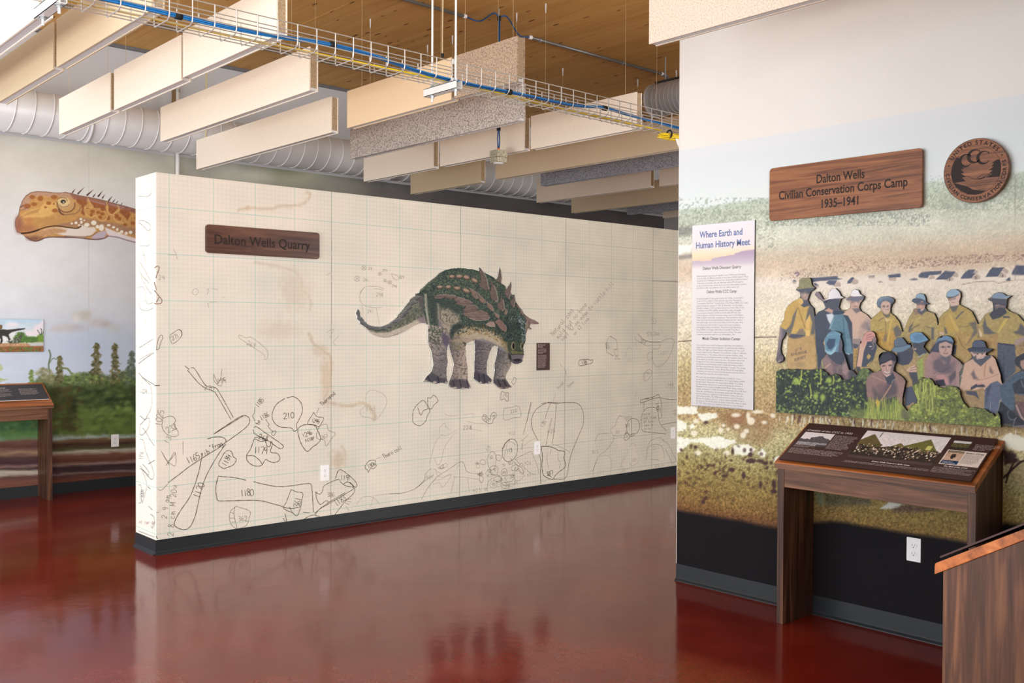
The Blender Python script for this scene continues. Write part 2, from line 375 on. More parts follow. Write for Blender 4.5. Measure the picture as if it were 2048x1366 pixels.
# ------------------------------------------------------------------ wire cable tray
t = thing('cable_tray', (3.0, 4.08, 2.785), 'galvanised wire mesh cable tray carrying blue and yellow cables across the ceiling', 'cable tray'); o = (3.0, 4.08, 2.785)
TZ = 2.785; Y0, Y1 = 4.0, 4.155; wr_ = .0026
x_in, x_out = .35, 7.9
for y, z in ((Y0, TZ + .1), (Y0, TZ + .066), (Y0, TZ + .03), (Y0 + .05, TZ), (Y0 + .1, TZ), (Y1, TZ + .004), (Y1, TZ + .05), (Y1, TZ + .1)):
    MB().tube([(x_in, y, z), (x_out, y, z)], wr_, 6).build('long_wire', MAT['steel'], t, o)
xs = 1.27 + .1 * np.arange(0, 58)
pr = None
for i, x in enumerate(xs):
    if pr is None:
        r = .02; pth = [(0, Y0 - .003, TZ + .1), (0, Y0 - .003, TZ + .02), (0, Y0 + .002, TZ + .006), (0, Y0 + .016, TZ - .004), (0, Y1 - .006, TZ - .004), (0, Y1 + .003, TZ + .002), (0, Y1 + .003, TZ + .1)]
        pr = MB().tube(pth, .0029, 6).build('cross_wire', MAT['steel'], t, (0, 4.08, 2.785)); c = pr
    else:
        c = pr.copy(); COL.objects.link(c); c.parent = t
    c.location = (x - 3.0, 0, 0)
MAT['blue'] = plain('blue_cable_jacket', rgb(32, 120, 190), 0.42); MAT['dblue'] = plain('dark_blue_cable_jacket', rgb(26, 84, 140), 0.42)
MAT['yellow'] = plain('yellow_cable_jacket', rgb(238, 206, 30), 0.42); MAT['black'] = plain('black_hook_and_loop', rgb(20, 20, 22), 0.8)
tb = thing('cable_bundle', (3, 4.03, 2.8), 'bundle of blue network cables lying along the wire cable tray', 'cable')
ctrl = [(.35, 4.05, .02), (1.2, 4.03, .02), (1.5, 4.025, .022), (1.9, 4.03, .02), (2.2, 4.03, .03), (2.45, 4.025, .045), (2.7, 4.02, .035), (3.0, 4.04, .014), (3.3, 4.05, .010), (3.7, 4.03, .012), (4.1, 4.03, .016), (4.35, 4.02, .036), (4.6, 4.03, .03), (4.9, 4.03, .026), (5.4, 4.04, .02), (7.9, 4.05, .02)]
def cr_path(c, n=8):
    c = [np.array(p, float) for p in c]; c = [2 * c[0] - c[1]] + c + [2 * c[-1] - c[-2]]; out = []
    for i in range(1, len(c) - 2):
        for k in range(n):
            u = k / n; a, p, q, d = c[i - 1], c[i], c[i + 1], c[i + 2]
            out.append(.5 * (2 * p + (q - a) * u + (2 * a - 5 * p + 4 * q - d) * u * u + (3 * p - a - 3 * q + d) * u ** 3))
    out.append(c[-2]); return out
path = cr_path(ctrl, 7)
for k in range(6):
    ph = k * 1.047; pts = []
    for p in path:
        tw = ph + p[0] * (1.1 if k % 2 else 1.35); rad = .0078
        pts.append((p[0], p[1] + rad * math.cos(tw), TZ + .006 + p[2] + rad * math.sin(tw) * .75))
    MB().tube(pts, .0042, 6).build('blue_cable', MAT['blue'] if k % 3 else MAT['dblue'], tb, (3, 4.03, 2.8), smooth=True)
for x in (1.72, 2.47, 3.6, 4.36):
    p = min(path, key=lambda q: abs(q[0] - x))
    MB().tube([(x - .014, p[1], TZ + .006 + p[2]), (x + .016, p[1], TZ + .006 + p[2])], .0155, 12).build('cable_strap', MAT['black'], tb, (3, 4.03, 2.8), smooth=True)
ty = thing('yellow_cables', (3, 4.08, 2.8), 'yellow network cables lying flat beside the blue bundle in the tray', 'cable')
for k in range(3):
    c = [(.35, 4.09, 0), (1.4, 4.085, .004), (2.0, 4.085 + .004 * k, .004), (2.6, 4.07 + .005 * k, .004), (3.0, 4.06 + .012 * k, .004), (3.4, 4.06 + .012 * k, .004), (4.0, 4.085 + .008 * k, .004), (4.6, 4.1 + .006 * k, .004), (5.0, 4.1 + .006 * k, .002)]
    MB().tube([(x, y, TZ + .006 + z) for x, y, z in cr_path(c, 5)], .0046, 6).build('yellow_cable', MAT['yellow'], ty, (3, 4.08, 2.8), smooth=True)
# coil of spare yellow cable under the tray
tc_ = thing('cable_coil', (5.18, 4.07, 2.755), 'coil of spare yellow cable tied under the right end of the tray', 'cable'); oc = (5.18, 4.07, 2.755)
for k in range(12):
    ph = random.uniform(0, 6); rx = .265 - .004 * (k % 4); ry = .056 - .009 * (k // 4); pts = []
    for j in range(40):
        a = 2 * math.pi * j / 40
        pts.append((5.18 + rx * math.cos(a), 4.06 + ry * math.sin(a) - .012 * (k // 3), 2.740 + .0078 * (k % 4) + .018 * math.sin(a + .6) + .003 * math.sin(3 * a + ph)))
    MB().tube(pts, .0042, 6, closed=True).build('cable_loop', MAT['yellow'], tc_, oc, smooth=True)
for x in (4.965, 5.12):
    pts = [(x, 4.012 + .021 * math.cos(a), 2.752 + .024 * math.sin(a)) for a in np.linspace(0, 2 * math.pi, 17)[:-1]]
    MB().tube(pts, .006, 6, closed=True).build('strap', MAT['black'], tc_, oc, smooth=True)
MAT['tagwhite'] = plain('white_card', rgb(240, 240, 238), 0.6)
tg = MB().prism([(5.005, 4.0, 2.74), (5.03, 4.0, 2.70), (5.055, 4.0, 2.665), (5.088, 4.0, 2.672), (5.085, 4.0, 2.745)], (0, .002, 0)).build('paper_tag', MAT['tagwhite'], tc_, oc)
MB().tube([(5.062, 3.998, 2.68), (5.062, 4.003, 2.68)], .004, 8).build('tag_hole', MAT['black'], tg, oc)
MB().tube(cr_path([(5.1, 4.01, 2.75), (5.115, 3.998, 2.72), (5.1, 3.996, 2.69), (5.07, 3.997, 2.683)], 5), .0035, 6).build('tag_cable', MAT['yellow'], tc_, oc, smooth=True)
# trapeze hangers under the tray
MAT['strut'] = plain('white_galvanised_strut', rgb(226, 226, 224), 0.4, 0.25); MAT['zinc'] = plain('zinc_fastener', rgb(180, 188, 192), 0.35, 0.7)
def hanger(x, label, first=None):
    o = (x, 4.09, TZ); t = thing('tray_hanger', o, label, 'hanger', group='trapeze hangers holding the cable tray')
    z1 = TZ - .006; ya, yb = 3.955, 4.235
    c = MB(); c.box(x - .0205, x - .018, ya, yb, z1 - .041, z1); c.box(x + .018, x + .0205, ya, yb, z1 - .041, z1); c.box(x - .0205, x + .0205, ya, yb, z1 - .041, z1 - .0385)
    c.box(x - .0205, x - .011, ya, yb, z1 - .003, z1); c.box(x + .011, x + .0205, ya, yb, z1 - .003, z1)
    c.build('strut_channel', MAT['strut'], t, o)
    for y in (3.985, 4.185):
        r = MB().tube([(x, y, z1 - .075), (x, y, HC)], .0058, 8).build('threaded_rod', MAT['strut'], t, o)
        for z in (z1 - .052, z1 + .004): MB().disc((x, y, z), .011, (0, 0, 1), .009, 6).build('nut', MAT['zinc'], r, o)
        MB().disc((x, y, z1 - .043), .017, (0, 0, 1), .003, 14).build('washer', MAT['zinc'], r, o)
    for y in (4.0, 4.155):
        MB().box(x - .012, x + .012, y - .004, y + .004, z1 + .002, z1 + .02).build('hold_down_clip', MAT['strut'], t, o)
    MB().box(x - .011, x + .011, 3.997, 4.0, TZ + .086, TZ + .112).build('splice_plate', MAT['strut'], t, o)
    return t
hanger(3.185, 'white strut hanger on two threaded rods under the middle of the tray')
hanger(1.23, 'white strut hanger at the top left corner with its nuts and channel holes in view')
# ------------------------------------------------------------------ spiral ducts
MAT['duct'] = plain('white_spiral_duct', rgb(216, 217, 220), 0.42, 0.1)
def duct(label, p0, p1, r, pitch, name='spiral_duct', ring=.006):
    p0 = Vector(p0); p1 = Vector(p1); L = (p1 - p0).length; d = (p1 - p0) / L
    t = thing(name, p0, label, 'duct')
    MB().tube([p0, p1], r, 40).build('duct_pipe', MAT['duct'], t, p0, smooth=False).data.shade_smooth()
    u = d.cross(Vector((0, 0, 1))).normalized(); w = u.cross(d)
    n = int(L / pitch); first = None
    for i in range(n):
        if first is None:
            pts = [u * ((r + .001) * math.cos(a)) + w * ((r + .001) * math.sin(a)) + d * (pitch * a / (2 * math.pi)) for a in np.linspace(-math.pi / 2, 1.5 * math.pi, 33)]
            first = MB().tube(pts, ring, 6).build('spiral_seam', MAT['duct'], t, (0, 0, 0), smooth=True); q = first
        else: q = first.copy(); COL.objects.link(q); q.parent = t
        q.location = d * (i * pitch + .02)
    return t, d
dt, _ = duct('large white spiral duct running along the top of the mural wall', (-2.9, 8.955, 3.315), (XE - .1, 8.955, 3.315), .182, .15)
for x in (2.99, 6.2):
    MB().tube([(x + .001 * 0, 8.955 + .188 * math.cos(a), 3.315 + .188 * math.sin(a)) for a in np.linspace(0, 2 * math.pi, 33)[:-1]], .011, 6, closed=True).build('coupling_band', MAT['duct'], dt, (-2.9, 8.955, 3.315), smooth=True)
d2, _ = duct('short grey spiral duct end seen beside the white wall corner', (7.36, 4.4, 3.70), (7.36, 6.12, 3.70), .155, .05, ring=.0012)
MB().disc((7.36, 6.12, 3.70), .16, (0, 1, 0), .02, 32).build('end_cap', MAT['duct'], d2, (7.36, 4.4, 3.70))
MB().box(7.30, 7.42, 4.5, 6.08, 3.85, 3.866).build('top_flange', plain('dark_duct_sealant', rgb(60, 60, 62), .7), d2, (7.36, 4.4, 3.70))
for y in (6.0, 5.2):
    MB().tube([(7.36, y, 3.84), (7.36, y, HC)], .006, 8).build('hanger_rod', MAT['zinc'], d2, (7.36, 4.4, 3.70))
# duct straps, sprinkler riser, cord
ts = thing('duct_strap', (3.79, 9.0, 3.3), 'brown strap dropping from the ceiling to the spiral duct', 'strap')
MB().box(3.775, 3.815, 8.98, 8.985, 3.49, HC).build('strap_band', plain('bronze_strap', rgb(122, 98, 66), .5, .3), ts, (3.79, 9.0, 3.3))
MB().box(3.772, 3.818, 8.97, 8.99, HC - .12, HC - .04).build('strap_bracket', plain('dark_bracket', rgb(80, 74, 68), .5, .5), ts, (3.79, 9.0, 3.3))
tp = thing('wall_pipe', (3.905, 9.15, 0), 'white vertical pipe on the mural wall behind the partition corner', 'pipe')
MB().tube([(3.905, 9.155, .1), (3.905, 9.155, HC)], .019, 12).build('pipe', MAT['white_wall'], tp, (3.905, 9.15, 0), smooth=True)
for z in (2.55, 3.75): MB().disc((3.905, 9.155, z), .026, (0, 0, 1), .03, 12).build('pipe_clip', MAT['zinc'], tp, (3.905, 9.15, 0))
yc = thing('hanging_cord', (4.1, 8.6, 3.5), 'thin yellow cord dangling above the long cream baffle', 'cord')
q = onY(412, 150, 8.6); MB().tube(cr_path([(q[0], 8.6, HC), (q[0] + .004, 8.6, 3.7), (q[0] - .004, 8.6, 3.4), (q[0], 8.6, 3.18)], 5), .004, 6).build('cord', plain('pale_yellow_cord', rgb(214, 200, 110), .6), yc, (4.1, 8.6, 3.5))
ze = onY(885, 109, 4.6)[2]; xe = onY(885, 60, 4.6)[0]; ol = (xe, 4.6, HC)
lc = thing('lamp_cords', ol, 'pair of tan cords hanging just behind the tray hanger rods', 'cord')
for dx in (0, .012):
    MB().tube(cr_path([(xe + dx, 4.6, HC), (xe + dx * .9, 4.6, 3.75), (xe + dx * .5, 4.6, 3.5), (xe, 4.6, ze + .12), (xe, 4.6, ze)], 5), .0035, 6).build('cord', MAT['cable_wire'], lc, ol)
MB().disc((xe, 4.6, ze - .015), .010, (0, 0, 1), .02, 10).build('cord_plug', MAT['black'], lc, ol)
# ------------------------------------------------------------------ conduit under the ceiling and the hanging foil box
MAT['conduit'] = plain('grey_steel_conduit', rgb(128, 126, 124), .4, .5)
def conduit(x0, x1, y, label):
    o = (x0, y, HC - .03); t = thing('ceiling_conduit', o, label, 'conduit', group='steel conduits clipped under the ceiling')
    MB().tube([(x0, y, HC - .024), (x1, y, HC - .024)], .0135, 12).build('conduit_pipe', MAT['conduit'], t, o, smooth=True)
    for x in np.arange(x0 + .12, x1, 1.1):
        MB().tube([(x, y + .0165 * math.cos(a), HC - .024 + .0165 * math.sin(a)) for a in np.linspace(0, 2 * math.pi, 17)[:-1]], .004, 6, closed=True).build('conduit_clip', MAT['zinc'], t, o, smooth=True)
    for xx in (x0, x1): MB().tube([(xx - .014, y, HC - .024), (xx + .014, y, HC - .024)], .0175, 12).build('end_bushing', MAT['tagwhite'], t, o, smooth=True)
    return t
c1 = conduit(3.0, 5.13, 6.3, 'grey steel conduit left of the blue cable loop on the ceiling')
c2 = conduit(5.93, 7.75, 6.36, 'grey steel conduit right of the blue cable loop on the ceiling')
MB().tube(cr_path([(7.75, 6.36, HC - .024), (7.83, 6.37, HC - .03), (7.86, 6.40, HC - .06), (7.86, 6.5, HC - .12), (7.86, 6.8, HC - .22)], 5), .02, 10).build('conduit_elbow', MAT['conduit'], c2, (5.93, 6.36, HC - .03), smooth=True)
c3 = conduit(1.9, 6.6, 8.3, 'thin grey conduit far back on the ceiling behind the tray')
BX, BY = 5.27, 6.1
bz0 = onX(997, 326, BX)[2]; BYc = onX(997, 326, BX)[1]; BY = BYc
ob = (BX, BY, bz0); tbx = thing('foil_box', ob, 'foil wrapped square sensor box hanging on blue cables in front of a cream baffle', 'sensor box')
MAT['foil'] = plain('crumpled_foil_board', rgb(176, 172, 150), .4, .35, noise=.45, nscale=90)
hb = .052
MB().box(BX - hb, BX + hb, BY - hb, BY + hb, bz0 + .045, bz0 + .1).build('upper_box', MAT['foil'], tbx, ob, bevel=.004)
MB().box(BX - hb + .003, BX + hb - .003, BY - hb + .003, BY + hb - .003, bz0, bz0 + .044).build('lower_box', MAT['foil'], tbx, ob, bevel=.004)
MB().tube([(BX, BY, bz0 - .012), (BX, BY, bz0 - .006), (BX, BY, bz0)], [.028, .04, .046], 24).build('sensor_dome', MAT['strut'], tbx, ob, smooth=True)
MB().disc((BX, BY, bz0 + .1), .012, (0, 0, 1), .02, 10).build('orange_boot', plain('orange_boot', rgb(220, 110, 40), .5), tbx, ob)
for dx in (-.006, .006):
    MB().tube([(BX + dx, BY, bz0 + .11), (BX + dx * 1.8, BY, bz0 + .2), (BX + dx, BY, bz0 + .26), (BX + dx, BY, HC - .07)], .0052, 8).build('drop_cable', MAT['dblue'], tbx, ob, smooth=True)
for z in (bz0 + .265, HC - .09): MB().tube([(BX, BY, z), (BX, BY, z + .035)], .0165, 12).build('cable_strap', MAT['black'], tbx, ob, smooth=True)
MB().tube([(BX, BY, HC - .06), (BX, BY, HC)], .005, 8).build('ceiling_hook', MAT['zinc'], tbx, ob)
for a, k in ((5.13, 0), (5.93, 1)):
    yy = 6.3 if k == 0 else 6.36
    MB().tube(cr_path([(a, yy, HC - .024), (a + (.16 if k == 0 else -.14), yy, HC - .03), (BX + (-.06 if k == 0 else .09), BY, HC - .045), (BX, BY, HC - .065)], 6), .0062, 8).build('loop_cable', MAT['dblue'], tbx, ob, smooth=True)
# ------------------------------------------------------------------ walnut reader consoles
WN = (rgb(40, 24, 17), rgb(72, 45, 32), rgb(112, 76, 54))
MAT['wal_x'] = wood('walnut_along', (rgb(66, 42, 30), rgb(106, 70, 50), rgb(136, 96, 70)), 'x', 1.4); MAT['wal_z'] = wood('walnut_upright', WN, 'z', 1.5); MAT['wal_top'] = wood('walnut_warm_top', (rgb(112, 60, 28), rgb(160, 92, 46), rgb(186, 116, 62)), 'x', 1.0, .3)
MAT['board'] = plain('dark_brown_print', rgb(66, 44, 42), .45, spec=.3); MAT['board_edge'] = plain('board_edge', rgb(40, 30, 32), .5)
MAT['ink_white'] = plain('white_print', rgb(236, 230, 226), .6); MAT['ink_pale'] = plain('pale_print', rgb(206, 190, 186), .6)
W2, DP, ZF, ZB_ = .5, .285, .824, 1.0
SL = (ZB_ - ZF) / (DP + .022)
def console(loc, rz, label, px0, px1, pd0, pd1, edge):
    t = thing('reader_console', loc, label, 'console', rz, 'walnut reader consoles')
    for s in (-1, 1):
        x0, x1 = (.458, .495) if s > 0 else (-.495, -.458)
        zt = lambda y: ZF - .03 + SL * (y + DP + .022)
        MB().prism([(x0, -DP, 0), (x0, 0, 0), (x0, 0, zt(0)), (x0, -DP, zt(-DP))], (x1 - x0, 0, 0)).build('side_panel', MAT['wal_z'], t, bevel=.0015)
    MB().box(-.458, .458, -DP + .003, -DP + .023, .70, .797).build('apron', MAT['wal_x'], t, bevel=.001)
    MB().box(-.458, .458, -.03, -.004, .86, .945).build('back_rail', MAT['wal_x'], t)
    f = -DP - .022
    MB().prism([(-W2, f, ZF - .03), (-W2, f, ZF), (-W2, f + .004, ZF + .004), (-W2, 0, ZB_), (-W2, 0, ZB_ - .03)], (2 * W2, 0, 0)).build('sloped_top', MAT['wal_top'], t, bevel=.0015)
    MB().box(-W2 + .001, W2 - .001, f - .001, f + .002, ZF - .029, ZF - .003).build('front_edge', MAT['wal_x'], t)
    # graphic board on short stand-offs: pd0/pd1 measured up the slope from the front edge
    n = Vector((0, -SL, 1)).normalized(); up = Vector((0, 1, SL)).normalized(); o0 = Vector((0, f, ZF))
    P = lambda x, d, h: o0 + Vector((x, 0, 0)) + up * d + n * h
    for x in (px0 + .06, px1 - .06):
        for d in (pd0 + .05, pd1 - .05): MB().tube([P(x, d, -.002), P(x, d, .011)], .008, 10).build('standoff', MAT['black'], t)
    g = MB().prism([P(px0, pd0, .010), P(px1, pd0, .010), P(px1, pd1, .010), P(px0, pd1, .010)], n * .005).build('graphic_board', MAT['board'] if edge == 'dark' else MAT['board_grey'], t)
    MB().prism([P(px0 - .0005, pd0 - .0006, .0095), P(px1 + .0005, pd0 - .0006, .0095), P(px1 + .0005, pd0 + .003, .0095), P(px0 - .0005, pd0 + .003, .0095)], n * .0052).build('board_edge', MAT['board_edge'] if edge == 'dark' else MAT['tagwhite'], g)
    return t, g, P, up
MAT['board_grey'] = plain('charcoal_print', rgb(58, 54, 58), .45, spec=.3)
DLEN = math.hypot(DP + .022, ZB_ - ZF)
k1, g1, P1, UP1 = console((XR - .008, 2.291, 0), -math.pi / 2, 'walnut console against the mural wall under the group cutout, brown graphic board on top', -.478, .478, .014, DLEN - .012, 'dark')
k2, g2, P2, UP2 = console((2.188, YW - .012, 0), 0, 'walnut console against the far mural wall at the left edge', .005, .478, .07, DLEN - .045, 'white')
k3, g3, P3, UP3 = console((3.292, .965, 0), math.pi, 'walnut console cut by the lower right corner, vertical grain side toward the viewer', -.478, .478, .014, DLEN - .012, 'dark')
RX = Vector((1, 0, 0))
def on_board(name, lines, g, P, up, x, d, size, mat, **kw): return letters(name, lines, P(x, d, .0154), RX, up, size, mat, g, (0, 0, 0), **kw)
# board of the right console: x to the right, d up the slope
B1 = lambda px, py: None
def patch(name, g, P, x0, x1, d0, d1, mat, h=.0153):
    return MB().prism([P(x0, d0, h - .0004), P(x1, d0, h - .0004), P(x1, d1, h - .0004), P(x0, d1, h - .0004)], (P(0, 0, 1) - P(0, 0, 0)) * .0006).build(name, mat, g)
# ------------------------------------------------------------------ outlets
MAT['plate'] = plain('white_outlet_plastic', rgb(238, 238, 240), .35); MAT['slot'] = plain('outlet_slot', rgb(40, 40, 44), .6)
def outlet(c, right, nrm, label):
    c = Vector(c); r = Vector(right); n = Vector(nrm); z = Vector((0, 0, 1))
    t = thing('wall_outlet', c, label, 'outlet', group='white duplex wall outlets')
    pl = lambda u, v, w: c + r * u + z * v + n * w
    MB().rbox(-.035, .035, -.0575, .0575, .003, 3, pl, .006).build('cover_plate', MAT['plate'], t, c)
    for s in (-1, 1):
        pts = [pl(.0165 * math.cos(a), .0195 * s + .0135 * math.sin(a), .0055) for a in np.linspace(0, 2 * math.pi, 21)[:-1]]
        so = MB().prism(pts, n * .0022).build('socket_face', MAT['plate'], t, c)
        for du, dv, w, h in ((-.007, .003, .0022, .0075), (.007, .003, .0018, .006), (.0, -.0075, .0045, .0045)):
            MB().prism([pl(du - w / 2, .0195 * s + dv - h / 2, .0077), pl(du + w / 2, .0195 * s + dv - h / 2, .0077), pl(du + w / 2, .0195 * s + dv + h / 2, .0077), pl(du - w / 2, .0195 * s + dv + h / 2, .0077)], n * .0004).build('slot', MAT['slot'], so, c)
    MB().disc(pl(0, 0, .005), .003, n, .0015, 8).build('screw', MAT['zinc'], t, c)
    return t
outlet((3.81, YP, .42), (1, 0, 0), (0, -1, 0), 'white outlet low on the gridded partition beside its first dark seam')
outlet((5.98, YP, .434), (1, 0, 0), (0, -1, 0), 'white outlet low on the gridded partition beside the drawn bone numbered 387')
outlet((7.89, YP, .438), (1, 0, 0), (0, -1, 0), 'white outlet at the right end of the gridded partition next to the mural wall')
outlet((XR, 2.209, .432), (0, -1, 0), (-1, 0, 0), 'white outlet on the black wall band under the right console')
outlet((3.318, YW, .44), (1, 0, 0), (0, -1, 0), 'white outlet on the painted forest mural left of the partition')
# ------------------------------------------------------------------ wooden signs
MAT['sign_dark'] = wood('dark_walnut_sign', (rgb(52, 30, 24), rgb(80, 50, 40), rgb(108, 74, 56)), 'x', 1.2, .4)
MAT['sign_warm'] = wood('warm_walnut_sign', (rgb(92, 52, 30), rgb(138, 84, 50), rgb(160, 106, 66)), 'y', 2.2, .4)
MAT['engrave'] = plain('burnt_lettering', rgb(34, 18, 14), .7)
s1 = thing('quarry_sign', (3.314, YP, 2.095), 'dark wooden sign reading Dalton Wells Quarry on the partition', 'sign'); o = (3.314, YP, 2.095)
pl = lambda u, v, w: (3.314 + u, YP - .006 - w, 2.095 + v)
MB().rbox(-.437, .437, -.096, .096, .022, 5, pl, .018).build('sign_board', MAT['sign_dark'], s1, o, bevel=.0015)
MB().box(3.314 - .3, 3.314 + .3, YP - .006, YP, 2.06, 2.13).build('mount_cleat', MAT['board_edge'], s1, o)
letters('sign_lettering', ['Dalton Wells Quarry'], (3.301, YP - .0245, 2.063), (1, 0, 0), (0, 0, 1), .092, MAT['engrave'], s1, o, width=.735, bold=.0014)
s2 = thing('camp_sign', (XR, 2.597, 2.23), 'warm brown wooden sign reading Dalton Wells Civilian Conservation Corps Camp on the mural wall', 'sign'); o = (XR, 2.597, 2.23)
pl = lambda u, v, w: (XR - .012 - w, 2.597 - u, 2.23 + v)
MB().rbox(-.4235, .4235, -.1425, .1425, .02, 5, pl, .019).build('sign_board', MAT['sign_warm'], s2, o, bevel=.002)
MB().box(XR - .012, XR, 2.3, 2.9, 2.2, 2.26).build('mount_cleat', MAT['board_edge'], s2, o)
for txt, z, wd in (('Dalton Wells', 2.262, .268), ('Civilian Conservation Corps Camp', 2.198, .715), ('1935–1941', 2.131, .205)):
    letters('sign_lettering', [txt], (XR - .0315, 2.603, z), (0, -1, 0), (0, 0, 1), .063, MAT['engrave'], s2, o, width=wd, bold=.0012)
# round emblem
EC = (XR, 1.923, 2.234); ER = .147
s3 = thing('camp_emblem', EC, 'round wooden emblem with trees and the letters CCC right of the camp sign', 'emblem')
ep = lambda u, v, w=0.0: Vector((XR - .012 - w, EC[1] - u, EC[2] + v))
MB().prism([ep(ER * math.cos(a), ER * math.sin(a)) for a in np.linspace(0, 2 * math.pi, 73)[:-1]], (-.019, 0, 0)).build('emblem_disc', MAT['sign_warm'], s3, EC, bevel=.0015)
MB().box(XR - .012, XR, EC[1] - .08, EC[1] + .08, EC[2] - .03, EC[2] + .03).build('mount_cleat', MAT['board_edge'], s3, EC)
def ring(r0, r1, w, name, n=72):
    mb = MB(); vs = []; fs = []
    for k in range(n):
        a = 2 * math.pi * k / n
        vs += [ep(r0 * math.cos(a), r0 * math.sin(a), w), ep(r1 * math.cos(a), r1 * math.sin(a), w)]
    for k in range(n): j = (k + 1) % n; fs.append((2 * k, 2 * k + 1, 2 * j + 1, 2 * j))
    return mb.add(vs, fs).build(name, MAT['engrave'], s3, EC)
S = ER / 593.0                                            # close-up units -> metres (disc centre 662,684 in the close-up)
def eu(x, y, w=.0197):                                    # undo the oblique view of the close-up: y axis shear
    u = (x - 664) / 595.0; v = -(y - 682) / 595.0
    return u, v
ring(.111, .1122, .0195, 'inner_ring'); ring(.1455, .147, .0195, 'outer_ring')
def arc_text(txt, a0, a1, r, size, inward=False):
    wd = [{'I': .55, ' ': .55, 'L': .85, 'E': .85, 'S': .85}.get(ch, 1.08) for ch in txt]; tot = sum(wd)
    for i, ch in enumerate(txt):
        if ch == ' ': continue
        a = math.radians(a0 + (a1 - a0) * ((sum(wd[:i]) + wd[i] / 2) / tot))
        dr = Vector((0, -math.cos(a), math.sin(a))); tg = Vector((0, -math.sin(a), -math.cos(a)))
        if inward: rr, uu = -tg, -dr
        else: rr, uu = tg, dr
        letters('emblem_letter', [ch], ep(r * math.cos(a), r * math.sin(a), .0198) - uu * size * .34, rr, uu, size, MAT['engrave'], s3, EC, bold=.0006)
arc_text('UNITED STATES', 152, 38, .1285, .026)
arc_text('CIVILIAN CONSERVATION CORPS', 180, 376, .1285, .024, True)
for a in (164, 26): MB().prism([ep(.1285 * math.cos(math.radians(a)) + .0035 * math.cos(b), .1285 * math.sin(math.radians(a)) + .0035 * math.sin(b), .0194) for b in np.linspace(0, 6.283, 13)[:-1]], (-.0006, 0, 0)).build('emblem_dot', MAT['engrave'], s3, EC)
def flat(poly, name='emblem_print', w=.0195):
    P = [ep(x * .111, y * .111, w) for x, y in poly]
    return MB().prism(P, (-.0006, 0, 0)).build(name, MAT['engrave'], s3, EC)
def pine(x0, y0, y1, hw, n, side):
    pts = [(x0, y1)]
    for k in range(n):
        y = y1 - (y1 - y0) * (k + 1) / n; w = hw * (.35 + .65 * (k + 1) / n) * (1 if k % 2 == 0 else .82)
        pts += [(x0 + side * w, y + .03), (x0 + side * w * .5, y + .015)]
    e = math.sqrt(max(0, .998 - y0 * y0)); pts.append((-side * e, y0))
    for k in range(9):
        yy = y0 + (y1 - y0) * (k + 1) / 9
        if yy < .97: pts.append((-side * min(math.sqrt(max(0, .998 - yy * yy)), abs(x0) + .3), yy))
    return flat(pts, 'pine_print')
pine(-.74, -.42, .62, .40, 6, 1); pine(.84, -.36, .34, .42, 5, -1)
flat([(-.89, -.42), (-.62, -.52), (-.35, -.62), (-.1, -.78), (.25, -.86), (.45, -.86), (.25, -.965), (0, -.995), (-.3, -.95), (-.6, -.79), (-.8, -.59)], 'bank_print')
def stroke(pts, w, name='hill_line'):
    pts = cr_path([(x, y, 0) for x, y in pts], 6); out = []; inn = []
    for i, p in enumerate(pts):
        a = pts[max(0, i - 1)]; c = pts[min(len(pts) - 1, i + 1)]; t = (c - a); t /= (np.linalg.norm(t) + 1e-9)
        ww = w(i / (len(pts) - 1)) if callable(w) else w
        out.append((p[0] - t[1] * ww, p[1] + t[0] * ww)); inn.append((p[0] + t[1] * ww, p[1] - t[0] * ww))
    vs = [ep(x * .111, y * .111, .0198) for x, y in out + inn]; n = len(out)
    return MB().add(vs, [(i, i + 1, n + i + 1, n + i) for i in range(n - 1)]).build(name, MAT['engrave'], s3, EC)
stroke([(-.45, -.17), (-.3, -.2), (-.1, -.33), (.1, -.36), (.3, -.32), (.55, -.2)], .008); stroke([(.05, -.33), (.25, -.2), (.45, -.2), (.6, -.26)], .008); stroke([(.1, -.37), (.25, -.36), (.4, -.3)], .016)
for k in range(9):
    y = -.46 - .045 * k; e = .62 - .03 * k - .02 * k
    stroke([(-.55 + .1 * k, y), (-.1 + .03 * k, y - .015), (.25, y + .008), (e + .1, y - .01)], .0045, 'water_line')
for cx, cy, r in ((-.4, .46, .25), (-.04, .60, .26), (.33, .50, .25)):
    cw = lambda s: .012 + .05 * math.sin(math.pi * min(1, s)) ** 2
    stroke([(cx + r * 1.0 * math.cos(math.radians(a)), cy + r * math.sin(math.radians(a))) for a in (42, 70, 110, 150, 190, 230, 270, 300, 325)], cw, 'emblem_monogram')
    stroke([(cx + r * .74, cy + r * .86), (cx + r * .79, cy + r * .45)], .012, 'emblem_serif')
# ------------------------------------------------------------------ printed murals: dense flat sheets with a colour per vertex
MAT['print'] = painted('mural_print', .7, .08); MAT['print_satin'] = painted('board_print', .55, .12); MAT['stain'] = painted('paper_stain', .6, .1, True)
def vnoise(x, y, seed):
    xi = np.floor(x).astype(np.int64); yi = np.floor(y).astype(np.int64); fx = x - xi; fy = y - yi
    fx = fx * fx * (3 - 2 * fx); fy = fy * fy * (3 - 2 * fy)
    def h(i, j):
        n = (i * 374761393 + j * 668265263 + seed * 974634637) & 0xffffffff
        n = ((n ^ (n >> 13)) * 1274126177) & 0xffffffff
        return ((n ^ (n >> 16)) & 0xffff) / 65535.0
    a = h(xi, yi); b_ = h(xi + 1, yi); c = h(xi, yi + 1); d = h(xi + 1, yi + 1)
    return (a * (1 - fx) + b_ * fx) * (1 - fy) + (c * (1 - fx) + d * fx) * fy
def fbm(x, y, seed, oct=3, gain=.55):
    v = 0; a = 1; t = 0
    for o in range(oct): v = v + a * vnoise(x * 2 ** o, y * 2 ** o, seed + 17 * o); t += a; a *= gain
    return v / t                       # 0..1
